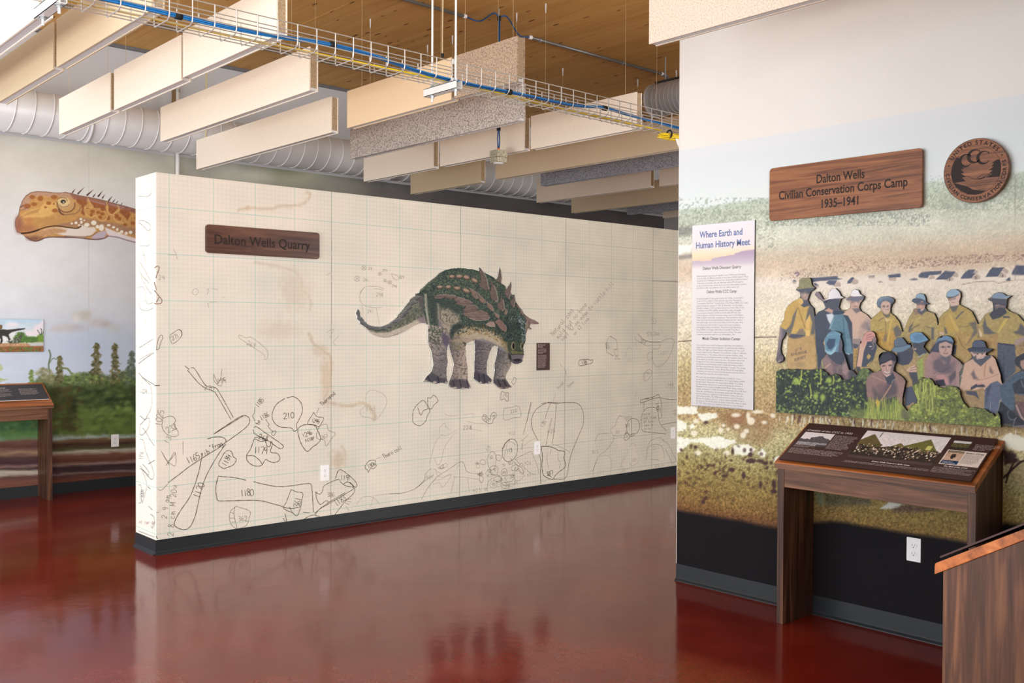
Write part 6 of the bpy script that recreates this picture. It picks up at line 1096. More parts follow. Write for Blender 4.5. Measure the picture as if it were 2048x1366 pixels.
GL = {'0': ['.5 0 .1 .3 .15 .8 .5 1 .9 .7 .85 .2 .5 0'], '1': ['.4 .05 .45 1'], '2': ['.1 .25 .4 0 .85 .2 .7 .55 .1 1 .9 .95'], '3': ['.15 .1 .7 .05 .8 .3 .4 .48 .85 .65 .7 .95 .15 .95'], '4': ['.3 0 .15 .55 .9 .5', '.75 .15 .7 1'], '5': ['.85 .02 .3 .05 .2 .45 .75 .45 .8 .85 .2 1'], '6': ['.7 0 .25 .45 .2 .85 .6 1 .85 .7 .5 .55 .25 .75'], '7': ['.1 .05 .9 .05 .45 1'], '8': ['.5 .45 .2 .2 .5 0 .8 .2 .5 .45 .15 .75 .5 1 .85 .75 .5 .45'], '9': ['.8 .3 .45 .5 .2 .25 .5 0 .8 .15 .75 1'], ':': ['.4 .3 .5 .32', '.4 .75 .5 .77'], '.': ['.4 .95 .5 .97'], '-': ['.1 .5 .9 .5'], '?': ['.1 .2 .5 0 .9 .2 .5 .55', '.5 .9 .52 .95'],
      'a': ['.85 .5 .4 .4 .15 .75 .4 1 .8 .8 .85 .45', '.85 .5 .85 1'], 'b': ['.2 0 .2 1 .6 1 .85 .7 .5 .5 .2 .65'], 'c': ['.85 .5 .4 .4 .15 .75 .4 1 .85 .9'], 'd': ['.85 0 .8 1', '.8 .55 .4 .45 .15 .75 .4 1 .8 .8'], 'e': ['.15 .72 .85 .68 .6 .42 .2 .6 .3 .95 .85 .95'], 'f': ['.8 .05 .45 .1 .4 1', '.1 .5 .8 .48'], 'g': ['.8 .5 .4 .45 .2 .7 .5 .9 .8 .6 .75 1.25 .2 1.3'], 'h': ['.2 0 .2 1', '.2 .65 .6 .45 .8 1'], 'i': ['.45 .45 .45 1', '.45 .22 .5 .25'], 'l': ['.45 0 .4 .9 .6 1'], 'm': ['.1 1 .12 .5 .3 .45 .45 1', '.45 .6 .7 .45 .9 1'], 'n': ['.2 .45 .2 1', '.2 .6 .6 .42 .8 1'], 'o': ['.5 .42 .15 .7 .5 1 .85 .7 .5 .42'], 'p': ['.2 .45 .15 1.35', '.2 .55 .7 .45 .8 .75 .2 .95'], 'r': ['.2 .45 .25 1', '.25 .6 .5 .42 .8 .5'], 's': ['.8 .45 .3 .5 .7 .75 .2 1'], 't': ['.45 .1 .4 .95 .7 1', '.15 .42 .8 .4'], 'u': ['.15 .45 .2 .9 .6 1 .8 .5 .85 1'], 'w': ['.05 .45 .3 1 .5 .6 .7 1 .95 .45'], 'x': ['.15 .45 .85 1', '.85 .45 .15 1'], 'y': ['.15 .45 .5 .9', '.85 .45 .4 1.3'], 'k': ['.2 0 .2 1', '.8 .45 .2 .75 .8 1'], 'T': ['0 .05 1 0', '.5 .05 .45 1'], 'M': ['.05 1 .1 0 .5 .7 .9 0 .95 1'], 'N': ['.1 1 .15 0 .8 1 .85 0'], 'A': ['.05 1 .5 0 .95 1', '.2 .6 .8 .6'], '"': ['.3 0 .28 .25', '.6 0 .58 .25']}
ink = Ink(); YI = YP - .0012; DK, MD, LT, VL = (112, 105, 96), (146, 139, 128), (172, 165, 153), (196, 188, 176)
def scr(c, w, sh, *qs, plane='Y', val=None, dash=0, smooth=True):
    for q in qs: ink.stroke(plane, val if val is not None else YI, c(q), w, sh, smooth, dash)
rw = random.Random(7)
def write(c, txt, x, y, h, ang=0, w=1.0, sh=MD, adv=.78, plane='Y', val=None):   # x,y = top left of the first letter in close-up units
    a = math.radians(ang); ca, sa = math.cos(a), math.sin(a); k = 0
    for ch in txt:
        if ch != ' ':
            for st in GL.get(ch, []):
                p = ipts(st); u = (p[:, 0] * .62 + k * adv) * h + rw.uniform(-.03, .03) * h; v = (p[:, 1] + rw.uniform(-.06, .06)) * h
                ink.stroke(plane, val if val is not None else YI, c(np.stack([x + u * ca - v * sa, y + u * sa + v * ca], 1)), w, sh)
        k += 1
Q1 = Crop(270, 700, 3.332); Q2 = Crop(780, 760, 5.691); Q3 = Crop(1090, 740, 5.693); Q4 = Crop(1080, 560, 6.211); Q7 = Crop(380, 500, 5.691); Q9 = D2; Q5 = Crop(268, 350, 3.688); Q6 = Crop(268, 700, 3.595)
scr(Q1, 1.3, DK, '372 118 400 128 470 235 530 250 560 280 655 450', '350 135 440 235 520 275 545 300 640 465'); scr(Q1, 1.3, DK, '330 105 362 130'); write(Q1, '270', 465, 235, 30, 8, 1, MD); scr(Q1, 1.1, MD, '525 160 540 200 555 220', '522 165 530 210 570 240 590 200 600 205', '580 125 570 190 560 210 600 180'); write(Q1, '274', 545, 195, 28, -6, 1, MD)
scr(Q1, 1.5, DK, '525 560 620 495 700 445 740 438 765 465 750 505 690 555 605 615', '530 557 650 483 720 440', '220 885 300 825 365 775 480 700 560 650 605 610 590 585 540 580 480 592', '450 690 420 830 370 970 310 1060 270 1130 265 1170 310 1195 360 1185 400 1110 435 960 470 850 540 720 605 625'); write(Q1, '1165', 335, 720, 44, -24, 1.3, DK, .5); write(Q1, 'rib', 430, 680, 34, -24, 1.2, DK, .6); write(Q1, '"frag', 488, 640, 34, -22, 1.2, DK, .55); write(Q1, '1170', 385, 975, 44, -68, 1.2, DK, .6)
scr(Q1, 1.5, DK, '1010 320 1060 312 1105 350 1115 410 1090 470 1075 500 1080 530 1060 542 1040 520 960 510 920 470 915 420 945 360 1000 322'); write(Q1, '210', 985, 420, 40, -6, 1.4, DK, .62); write(Q1, '1185', 795, 365, 32, -50, 1.1, DK, .5); scr(Q1, 1.1, DK, '800 380 795 420 785 440 800 475', '805 490 835 480 820 470 830 495 800 485', '870 460 895 500 885 505 910 540', '915 545 940 540 925 570 910 560 920 535'); write(Q1, '1186', 825, 440, 32, -26, 1.1, DK, .5)
scr(Q1, 1.4, DK, '790 520 810 512 880 560 980 630 985 650 960 655 880 600 800 560 787 530'); write(Q1, '268', 830, 560, 34, 14, 1.2, DK, .65); scr(Q1, 1.5, DK, '795 585 830 580 865 600 880 640 900 640 905 610 915 625 905 680 950 690 965 730 930 750 890 740 870 730 840 770 790 770 750 740 745 700 770 660 795 590', '745 705 790 705 830 735 850 765', '800 592 840 610 880 600'); write(Q1, '1179', 795, 640, 46, 4, 1.4, DK, .45)
scr(Q1, 1.4, DK, '560 750 600 680 640 675 655 710 675 730 655 765 610 785 590 790 560 770 560 748'); write(Q1, '1184', 575, 760, 36, -60, 1.2, DK, .55); scr(Q1, 1.3, DK, '1190 415 1215 445 1258 455 1225 510 1200 500 1150 490 1190 418', '1200 470 1230 480'); write(Q1, '1295', 1178, 455, 26, 10, 1.1, DK, .5); scr(Q1, 1, MD, '1210 425 1225 385', dash=2); write(Q1, 'Theropod', 1228, 355, 28, -42, 1.1, DK, .55)
scr(Q1, 1.6, DK, '1085 550 1090 520 1130 498 1190 500 1215 530 1235 600 1180 650 1145 675 1105 620 1085 550'); write(Q1, '1296', 1110, 560, 30, -24, 1.2, DK, .55); write(Q1, 'scap', 1125, 590, 28, -20, 1.2, DK, .6); scr(Q1, 1.1, MD, '1210 560 1230 510 1275 495 1290 535 1335 555 1310 590 1275 640 1260 600 1215 590 1208 555'); write(Q1, '267', 1235, 568, 26, -10, 1, MD, .6)
scr(Q1, 1.5, DK, '555 840 590 845 660 850 740 868', '790 878 860 895 950 910 1040 905 1150 890 1175 900 1180 940 1190 1080', '545 870 538 930 545 985 560 1005 640 1005 760 1002 840 1005 920 1025 990 1045', '555 842 545 880', '1120 1080 1165 1085'); write(Q1, '1180', 700, 930, 46, -4, 1.3, DK, .45); scr(Q1, 1.4, DK, '1040 930 1075 945 1118 955 1110 1010 1100 1060 1080 1105 1050 1085 990 1055 1010 1010 1040 930', '990 1050 1040 1055 1090 1050', '1030 1045 1050 1085', '985 1120 1010 1150 1000 1090', '1120 1130 1180 1100 1230 1110'); write(Q1, '361', 1050, 1045, 44, -75, 1.2, DK, .55)
scr(Q1, 1.1, MD, '670 1040 700 1050 765 1075 760 1120 740 1170 680 1190 640 1160 628 1110 640 1070 670 1045', '665 1045 660 1100 680 1185', '635 1080 660 1090', '630 1120 665 1120', '640 1150 670 1145'); write(Q1, '362', 685, 1110, 34, -6, 1, MD, .6); scr(Q1, 1.4, DK, '1345 815 1370 798 1420 830 1475 885 1470 915 1430 880', '1335 860 1350 810', '1365 860 1370 880 1405 905 1460 920 1400 960 1300 1020 1230 1060 1200 1100', '1205 950 1210 990 1235 1030 1270 1005 1290 1010', '1200 945 1230 960 1250 940 1260 905 1330 870 1360 862', '1390 890 1420 880 1455 910 1460 950 1400 1010 1330 1100', '1195 1090 1270 1030 1400 950'); write(Q1, '1191', 1370, 830, 34, 8, 1.2, DK, .5); write(Q1, '386', 1280, 950, 30, -4, 1, MD, .5); write(Q1, '1183', 1320, 1010, 40, -34, 1.2, DK, .5); scr(Q1, 1, MD, '1400 1000 1440 990', '1410 1010 1440 1010', '1400 1020 1430 1030', '1405 1040 1425 1070')
scr(Q1, 1.4, DK, '1535 770 1560 740 1600 735 1600 760 1610 770 1590 790 1570 790 1555 815 1550 800 1535 790 1533 770'); write(Q1, '1301', 1545, 765, 26, -24, 1.2, DK, .5); scr(Q1, 1, MD, '1605 725 1640 715', dash=2); write(Q1, 'Thero coll', 1645, 700, 28, -28, 1, DK, .5); scr(Q1, 1, LT, '1535 330 1550 280 1600 270 1660 300 1678 350 1650 410 1605 465 1560 450 1510 440 1505 400 1540 370'); write(Q1, '363', 1535, 375, 32, -4, 1.1, LT, .75)
scr(Q1, .9, LT, '1475 1030 1520 980 1590 985 1630 1030', '1600 970 1680 960 1766 955', '1590 970 1570 1045'); scr(Q1, 1.2, MD, '185 455 240 440 270 465 260 500 285 540 285 570 240 575 200 550 180 510 185 458'); write(Q1, '232', 200, 520, 40, -30, 1.1, MD, .6); write(Q1, '1025', 130, 500, 44, -78, 1.1, MD, .62); write(Q1, '13', 190, 610, 36, -60, 1.1, MD, .7); scr(Q1, 1, MD, '175 675 220 740 265 680 270 770 215 745', '190 700 230 770', '205 770 270 690')
write(Q1, '2 9 am', 175, 1120, 36, -82, 1.1, MD, .75); write(Q1, '2 8 cm M 20u', 215, 1240, 40, -86, 1.1, MD, .72); scr(Q1, 1.6, DK, '130 238 165 236', '140 1240 150 1260'); scr(Q1, 1, MD, '150 925 175 935 220 890', '140 1085 160 1080', '320 610 320 700', dash=0)
# right half of the sheet
scr(Q2, 1.4, DK, '300 290 380 230 430 320 380 350 350 400 315 315', '430 200 465 205 500 172 547 235 505 280 465 332 432 285 430 200', '300 292 265 350 258 440 270 490 340 520 405 470 420 420 455 350 430 320'); scr(Q2, 1.3, DK, '1260 160 1275 130 1310 145 1348 145 1345 190 1348 235 1325 240 1305 215 1270 225 1258 220 1262 160'); write(Q2, '195', 1280, 165, 30, -6, .9, MD, .6); scr(Q2, 1, DK, '1740 965 1740 965'); scr(D4, 1, DK, '1745 970 1795 1000 1785 1040 1745 1108 1705 1060 1735 1020 1745 970'); scr(Q2, 1.1, MD, '1295 325 1400 310 1430 292 1470 310 1485 350 1483 420 1400 432 1340 455 1292 440 1295 325'); write(Q2, '222', 1365, 340, 36, -10, 1.1, MD, .75)
scr(Q2, 1.2, DK, '1060 400 1080 395 1100 410 1110 430 1140 440 1150 400 1180 368 1210 385 1205 420 1175 450 1165 490 1120 495 1080 470 1050 440 1062 400', '1160 420 1190 400 1180 440', '1065 410 1095 430 1070 450'); write(Q2, '237', 1090, 445, 26, -4, 1, DK, .7); scr(Q2, .8, LT, '615 380 680 410 780 400', '840 400 950 380 935 420'); scr(Q2, .9, LT, '870 470 960 490 1080 500 1120 530', '900 555 1045 580', '560 545 620 495 640 540 680 560', '565 600 560 540', '570 625 640 632 730 585 760 572', '575 630 510 730 450 950', '770 580 690 660 620 770 575 940 535 960 500 880'); write(Q2, '228', 830, 520, 44, 0, 1.1, MD, .85)
scr(Q2, 1.1, MD, '0 1295 150 1285 280 1240 360 1180 420 1130 500 1080', '290 1240 390 1140 400 1080 440 1030 470 1010', '360 1360 430 1230 540 1100 650 1030 790 935 840 950 880 1045 990 1065'); scr(Q2, .9, LT, '500 1010 550 1050 580 1060', '520 1020 540 1090 600 1105 690 1080', '490 1170 500 1140 580 1130 680 1070 690 1100 600 1220 560 1165 490 1190', '740 1100 715 1180 700 1280', '760 1010 800 940', '880 1120 905 1280', '1000 1130 1035 1170 1040 1280', '720 1100 860 1110 1000 1130', '600 970 640 945 650 980 580 1010'); write(Q2, '402', 545, 990, 40, -24, 1, MD, .6); write(Q2, '401', 410, 1085, 40, 0, 1, LT, .75); write(Q2, '485', 990, 1060, 40, -14, 1.3, DK, .5); write(Q2, '403', 940, 1240, 40, -8, 1, LT, .8)
scr(Q2, 1.4, MD, '1605 255 1570 410 1520 620'); scr(Q2, 1.2, DK, '1608 255 1560 470', '1505 720 1500 800'); scr(Q2, 1.4, DK, '1290 780 1330 700 1380 672 1430 690 1450 750 1440 850 1400 905 1340 930 1290 890 1280 830 1285 770', '1275 790 1310 720 1365 680'); scr(Q2, .9, MD, '1300 900 1330 740 1370 700 1430 740'); write(Q2, '113', 1320, 780, 46, -8, 1.3, DK, .45); write(Q2, '402', 1350, 590, 34, 0, .9, LT, .75); write(Q2, '426', 1525, 930, 40, -6, 1, LT, .7); scr(Q2, 1, MD, '1420 905 1480 870 1600 815 1620 840 1650 910 1680 990 1690 1060', '1460 940 1530 1000 1600 1060 1660 1075', '1430 900 1460 940'); scr(Q2, 1.4, DK, '1720 930 1710 1050 1718 1180', '1720 930 1700 840'); scr(Q2, .9, LT, '1510 760 1570 710 1650 660', '1490 690 1520 680 1510 710', '1580 620 1500 690')
for cx, cy, rx, ry in ((1160, 920, 52, 95), (1235, 885, 32, 34), (1185, 1030, 46, 60), (1300, 1050, 34, 44), (1055, 935, 32, 30), (1180, 1190, 42, 40), (1040, 1130, 22, 40), (1000, 980, 22, 24), (1310, 1200, 48, 40), (1385, 1195, 24, 18), (1130, 1060, 36, 40), (1420, 1000, 40, 36), (1460, 1090, 60, 50), (1360, 1120, 50, 40), (1230, 1130, 44, 34), (1500, 1010, 30, 60)):
    scr(Q2, 1.0, MD if (cx + cy) % 3 else LT, [(cx + rx * (1 + .12 * math.sin(3 * a + cx)) * math.cos(a), cy + ry * (1 + .12 * math.cos(2 * a + cy)) * math.sin(a)) for a in np.linspace(0, 6.4, 16)])
for txt, x_, y_, an in (('50', 1125, 880, -30), ('58', 1110, 1030, -10), ('90', 1170, 1010, -10), ('89', 1285, 1035, 20), ('51', 1280, 950, 0), ('501', 1340, 935, -6), ('21', 1250, 1120, 0), ('209', 1360, 1090, -20), ('45', 1155, 1175, -10), ('24', 1410, 1150, 0), ('55', 1070, 1230, 0), ('57', 1560, 1070, 0), ('83', 1425, 990, 30)): write(Q2, txt, x_, y_, 32, an, .9, MD, .65)
scr(Q2, 1.2, MD, '1100 1100 1130 1080 1230 1085 1270 1130 1210 1160', '1100 1240 1120 1160 1170 1110', '1370 890 1440 960 1500 1000 1520 1060', '1310 1160 1330 1200 1300 1240', '1270 1180 1310 1200 1360 1190', '1340 1190 1360 1230'); write(Q2, '46', 965, 940, 34, -24, 1, MD, .6); write(Q2, '59', 1090, 800, 44, -70, 1, LT, .7)
scr(Q3, 1.4, DK, '-40 380 20 374 130 378 220 372 320 372 380 388 420 440 440 520 435 620 395 720 340 850 300 960 270 1080 255 1180 215 1240 100 1245'); scr(Q2, 1.4, DK, '1935 262 1850 258 1780 262 1680 320 1630 390 1608 480 1625 570 1660 640 1685 690'); scr(Q3, 1.1, DK, '70 370 40 430 0 560', '130 390 115 580 105 690 80 840', '80 550 50 660 10 860'); scr(Q3, .9, MD, '120 275 90 360', dash=3); write(Q3, '1781', -60, 640, 44, -60, 1, MD, .5); write(Q3, '425', 25, 680, 40, -6, 1.1, MD, .75)
scr(Q3, 1.9, DK, '-40 870 40 870 110 890 150 915 215 925 228 950 215 1000 232 1060 225 1110 160 1160 110 1210 90 1245 30 1230 -20 1190 -35 1100 -30 1000 -40 870'); scr(Q3, 1, MD, '30 940 20 1000 40 1120', '70 900 60 960', '150 930 150 1010 175 1060 160 1120', '80 850 140 860 230 905 290 940'); write(Q3, '387', 8, 1160, 46, -14, 1.5, DK, .55); scr(Q3, 1.6, DK, '30 1190 80 1225')
scr(Q3, 1.3, DK, '990 548 1050 565 1078 620 1065 690 1020 735 985 752 940 720 930 640 950 580 990 548', '900 780 915 730 935 715 970 760 920 800 900 775', '935 705 920 730', '985 560 990 750'); scr(Q3, 1.6, DK, '975 735 1020 722'); scr(Q3, 1.1, MD, '850 522 820 560 800 630 755 665 750 690 780 745 850 750 900 740 930 690', '850 522 900 535 980 530 985 550', '905 540 930 580'); write(Q3, '365', 905, 615, 34, -6, 1.1, MD, .55); write(Q3, '301', 800, 690, 34, -4, 1, LT, .6); write(Q3, '265', 920, 545, 26, -4, .9, LT, .55); write(Q3, '0', 925, 740, 30, 0, 1, MD)
scr(Q3, 1.0, MD, '570 815 590 760 630 725 750 725', '780 745 775 810 700 910 620 970 580 1050 550 1130 500 1170', '550 1210 560 1100 590 1050'); scr(Q3, .9, LT, '620 990 690 970 750 1010 760 1090 745 1180', '930 975 900 1010 870 1060 870 1100 930 1130 990 1090', '960 880 990 840 1030 860 1040 940', '960 1060 1000 1090 1060 1050 1070 980 1050 940', '930 890 950 960'); write(Q3, '315', 530, 920, 36, -6, 1, MD, .75); write(Q3, '327', 590, 1150, 36, -4, .9, LT, .8); write(Q3, '324', 985, 1020, 30, -24, .9, LT, .6); write(Q3, '123', 845, 1130, 36, -4, .9, LT, .6)
scr(Q3, 1.6, DK, '1090 340 1230 308 1290 280 1300 312 1220 330 1095 375 1085 345'); scr(Q3, 1.2, DK, '1130 370 1122 460', '1300 310 1322 350 1320 460 1325 540 1300 545', '1310 315 1400 332 1520 338', '1115 480 1150 440 1210 425 1270 440 1290 500 1300 580 1330 640 1390 695', '1110 490 1098 560 1102 680 1160 705 1250 715 1320 720 1380 732', '1330 625 1420 605 1515 590'); write(Q3, '1401', 1140, 320, 20, -8, 1, MD, .6); write(Q3, '1900', 1290, 375, 34, 78, 1.2, DK, .7)
for k, tx in enumerate(('coral', 'end slope', 'of hole', 'lens on', 'lo re')): write(Q3, tx, 1122, 490 + 42 * k, 26, -4, .9, MD, .62)
write(Q3, '571', 1490, 450, 30, 84, 1.1, DK, .9); write(Q3, 'CEE', 1450, 460, 30, 84, 1.1, DK, .8); scr(Q3, 1.1, MD, '1155 1020 1165 900 1190 820 1230 790 1310 770 1350 800', '1165 910 1200 860 1270 845 1330 870 1355 940 1355 1010', '1340 800 1400 840 1440 920 1500 1035', '1370 900 1420 1000 1450 1060 1500 1030', '1200 1020 1300 1020'); write(Q3, '211', 1230, 875, 36, -4, .9, LT, .75); write(Q3, '215 ft', 1250, 1075, 30, -4, .9, MD, .6); scr(Q3, 1.1, MD, '1125 40 1170 0 1200 -5 1215 50 1145 130 1120 60 1180 20', '1130 60 1145 130'); write(Q3, '188', 1150, 45, 26, -30, .8, LT, .6); write(Q3, '560', 1395, 150, 32, -4, 1, MD, .75); write(Q3, '4.one', 1375, 190, 24, -2, .9, LT, .9); scr(Q3, .9, LT, '1275 105 1320 65 1440 40', dash=2); scr(Q3, 1.1, DK, '235 0 240 50', dash=0); write(Q3, 'hind', 125, 190, 40, -44, .9, MD, .55); write(Q3, 'bone', 245, 170, 40, -40, .9, MD, .55); scr(Q3, .9, LT, '1010 340 1050 250', '1080 150 1090 120', '730 70 722 110', dash=0)
for tx, x_, y_, h_ in (('Natural cast', 120, 690, 56), ('mold but no bone', 190, 730, 56), ('sept 92 on edge to rattle hill', 240, 760, 52), ('or 12 line', 400, 690, 44)): write(Q4, tx, x_, y_ - 30, h_, -48 if h_ < 56 else -50, 1, MD, .62)
scr(Q4, 1.2, DK, '870 697 945 740', '828 895 910 945'); scr(Q4, 1, MD, '870 697 828 770 825 890', '945 740 958 800 955 850 920 870'); write(Q4, '5332', 850, 770, 40, 80, .9, MD, .5); write(Q4, '292', 905, 860, 40, -10, .9, LT, .6); write(Q4, '561', 920, 920, 40, -6, .9, MD, .5); write(Q4, 'one', 930, 960, 26, 0, .9, MD, .9); scr(Q4, 1.6, DK, '485 1000 520 990 600 985 625 1000 655 990 645 1030 580 1050 490 1062 482 1005'); write(Q4, '1381', 515, 1005, 44, -6, 1.3, DK, .4)
scr(Q4, 1.3, DK, '1215 670 1280 735 1350 765 1430 770 1500 768'); scr(Q4, 1, MD, '1190 700 1185 735 1260 785 1330 815 1400 812 1500 805', '1500 790 1520 760 1600 725 1660 745 1660 810 1620 920 1560 1020 1480 1075 1420 1050 1400 980 1395 920 1410 860 1470 855 1500 800', '1395 900 1350 905 1330 950 1350 995 1395 970', '1300 800 1320 760'); write(Q4, '387', 1250, 730, 44, 20, 1, MD, .5); write(Q4, '427', 1495, 895, 36, -6, 1, LT, .75); write(Q4, '573 2ca', 1320, 650, 48, -6, 1, MD, .45); scr(Q4, 1, MD, '1370 490 1420 480 1445 510 1430 540 1380 535', '1390 470 1410 455', '1385 515 1405 500 1420 520'); scr(Q4, .9, LT, '1080 870 1100 835 1140 850', '1060 950 1080 900', '1090 1000 1120 970 1125 1010 1095 1020', '1190 760 1200 820', '1280 1050 1340 1025', dash=0); scr(Q4, 1.0, MD, '250 1050 290 1090 315 1130 325 1190', dash=3); scr(Q4, 1.4, DK, '1390 10 1720 16'); scr(Q4, 1, DK, '318 1235 320 1245')
# upper left
scr(Q9, 1.0, LT, '545 382 450 350 340 342 250 355 190 410 155 500 165 570 215 640 290 670 400 685 515 685', '530 412 470 385 390 382', '165 440 200 400', '195 650 215 770', '425 690 450 840 470 960'); write(Q9, '298', 420, 445, 60, 0, 1, LT, .65); write(Q9, '241', 275, 720, 50, -4, .9, LT, .7)
for cx, cy, r in ((112, 220, 44), (222, 48, 36), (480, 142, 26), (565, 250, 24), (636, 278, 30)): scr(Q9, 1, LT, [(cx + r * math.cos(a), cy + r * math.sin(a)) for a in np.linspace(0, 6.5, 12)], [(cx - r * .6, cy - r * .6), (cx + r * .6, cy + r * .6)], [(cx + r * .6, cy - r * .6), (cx - r * .6, cy + r * .6)])
write(Q9, ':241', 185, 210, 50, 4, 1, LT, .6); write(Q9, ':23', 265, 30, 44, 6, 1, LT, .7); write(Q9, '245', 520, 65, 36, 0, .9, LT, .8); write(Q9, '829', 790, 170, 46, 4, 1, LT, .6); write(Q9, ':246', 640, 310, 44, 4, 1, LT, .7); scr(Q9, 1, LT, '665 140 690 200 740 240 780 225 770 180 720 155 668 140'); scr(Q9, .9, VL, '840 580 890 640')
scr(Q7, 1, LT, '560 965 640 1000 685 990 780 1050 880 1150 880 1230 850 1245 840 1190 730 1115 640 1055 560 1000 555 965'); write(Q7, '269', 660, 1030, 50, 22, 1, LT, .7); scr(Q7, 1, LT, '1555 940 1610 905 1630 910 1590 1000', '1690 980 1630 1050 1665 1085', '1555 285 1600 265 1620 330', '25 500 30 460 70 440 95 470 70 510 30 500', '185 460 210 440 205 480 190 510', '250 440 320 455', '200 600 215 660', '220 595 310 590'); write(Q7, '?', 365, 540, 40, -30, .9, VL)
scr(Q1, 1.6, DK, ) if False else None
# left margin of the front face and the end face of the partition
scr(Q5, 1.8, (150, 128, 118), '150 685 175 672 185 690 160 760', '150 790 165 850', '150 850 185 895 205 920 200 945 165 950 150 945', '165 940 185 900'); write(Q5, '24', 180, 740, 34, 0, 1.1, LT, .8); scr(Q5, 1.3, MD, '165 1290 170 1250 180 1210 200 1180 212 1200 195 1240 185 1280 165 1292'); scr(Q5, 1.2, MD, '262 1185 330 1140 352 1185 285 1245 262 1188', '330 1140 350 1150 352 1185'); write(Q5, '271', 270, 1195, 32, -28, 1.1, MD, .65); scr(Q5, 1, LT, '290 545 310 580 318 620', '250 590 310 590')
XI = XP0 - .0045
E_ = lambda q, w=.9, sh=(150, 160, 164): scr(Crop(268, 350, 3.688), w, sh, q, plane='X', val=XI)
for q in ('28 155 90 160 120 140 130 110', '30 340 60 335 110 360 118 390 100 410 60 370 32 350', '118 395 115 460 105 520 40 520', '28 660 50 730 110 800', '40 640 70 690 120 780', '25 830 60 825 80 860 85 920 100 950 140 940', '28 940 50 990 100 1000 140 980', '36 1275 90 1240 140 1210', '60 560 80 620 90 680', '85 1060 88 1110', '40 1360 130 1310', '50 745 90 830 130 880', '30 1130 40 1180'): E_(q)
F_ = lambda q, w=1.0, sh=(120, 130, 138): scr(Crop(268, 700, 3.595), w, sh, q, plane='X', val=XI)
for q in ('32 165 70 205 145 250', '30 100 80 60 140 20', '95 230 120 270 125 400 90 480 75 500 40 470', '40 540 60 520 90 490 110 500 100 560 60 610 40 600 40 540', '60 560 90 600 110 640 145 690', '40 640 65 650 80 720 110 800 140 880 130 930 100 910 40 830', '40 850 80 880 105 900 100 870 60 820', '100 820 150 790', '60 870 90 970 70 1060 60 1090', '30 970 50 980 50 1090 30 1100', '95 980 115 1000', '120 1260 130 1280 145 1240 140 1200 115 1180', '30 1300 145 1345', '45 1060 60 1100', '100 1120 130 1150', '60 240 60 200 90 230'): F_(q)
write(Crop(268, 700, 3.595), '109', 40, 280, 32, 4, .9, (140, 148, 154), .55, 'X', XI); write(Crop(268, 700, 3.595), '1151', 35, 790, 30, -88, .9, (140, 148, 154), .5, 'X', XI); write(Crop(268, 700, 3.595), 'st cat 8f', 34, 1220, 22, 8, .8, (176, 150, 150), .6, 'X', XI); write(Crop(268, 700, 3.595), '1004', 42, 1060, 24, -86, .9, (140, 148, 154), .6, 'X', XI)
ink.build('pencil_drawing', wc)
# water stains
def stain(box, paths, blobs=()):
    S = Sheet('Y', YP - .0008, 0, 0, 0, 0, .006, box=box); S.al[:] = 0; S.C[:] = np.array((222, 176, 128)) / 255
    for q, w, al in paths:
        pts = np.array([p[:2] for p in cr_path([(a, c, 0) for a, c in ipts(q)], 5)]); d = np.full(len(S.x), 1e9)
        for i in range(len(pts) - 1):
            ex, ey = pts[i + 1] - pts[i]; L = ex * ex + ey * ey + 1e-9; t = np.clip(((S.x - pts[i][0]) * ex + (S.y - pts[i][1]) * ey) / L, 0, 1); d = np.minimum(d, np.hypot(S.x - pts[i][0] - t * ex, S.y - pts[i][1] - t * ey))
        k = fbm(S.x / 5, S.y / 5, 77, 3); d = d + (k - .5) * 9
        a = np.clip(1 - d / w, 0, 1) * al * (.35 + 1.1 * np.clip(k - .25, 0, 1)); S.al = np.maximum(S.al, a * .75)
    for cx, cy, rx, ry, al in blobs:
        r = np.sqrt(((S.x - cx) / rx) ** 2 + ((S.y - cy) / ry) ** 2) + (fbm(S.x / 9, S.y / 9, 79, 3) - .5) * .7; S.al = np.maximum(S.al, np.clip((1 - r) * 1.5, 0, 1) * al)
    S.mesh('paper_stain', wc, (0, 0, 0), 'stain', keep=None)
stain((470, 370, 640, 430), (('478 420 500 416 540 418 560 412 590 411 604 408 616 400 620 388 614 384', 5, .55),), ((495, 416, 14, 6, .3),))
stain((500, 510, 790, 960), (('510 524 540 530 570 536 592 546 604 566 604 580 616 590 622 606 620 620', 5, .35), ('618 668 628 688 640 696 650 705 660 712 662 735 660 760 658 775 652 790 648 800 668 808 700 812 722 806 740 814 750 832 748 838', 5, .65), ('684 893 690 906 688 930', 6, .35)), ((640, 700, 26, 16, .16), (652, 760, 14, 70, .22), (676, 920, 22, 26, .22), (560, 660, 60, 26, .10), (590, 580, 40, 60, .10)))
# ------------------------------------------------------------------ text panel, labels, console boards, small picture
TPO = (XR, 3.338, 1.577); tp_ = thing('text_panel', TPO, 'tall narrow text panel headed Where Earth and Human History Meet on the mural wall', 'panel')
y1, y0, z0, z1 = 3.553, 3.124, 1.0505, 2.104; XT = XR - .0115
bp_ = MB().box(XT, XR - .003, y0, y1, z0, z1).build('panel_board', MAT['black_edge'], tp_, TPO)
ST = Sheet('X', XT - .0006, y0 + .0004, y1 - .0004, z0 + .0004, z1 - .0004, .004)
v = (z1 - ST.Z); u = (y1 - ST.A)
ST.C[:] = interp(v, [0, .13, .17, .205, .23, .26, .30, .6, 1.05], [(232, 232, 240), (236, 226, 232), (246, 224, 196), (240, 204, 182), (220, 208, 214), (228, 226, 230), (228, 227, 228), (220, 219, 221), (206, 205, 208)])
k = np.clip(1 - abs(v - .18) / .05, 0, 1) * np.clip(1 - u / .43, 0, 1); ST.C = ST.C * (1 - .35 * k[:, None]) + np.array([250, 226, 170]) / 255 * .35 * k[:, None]
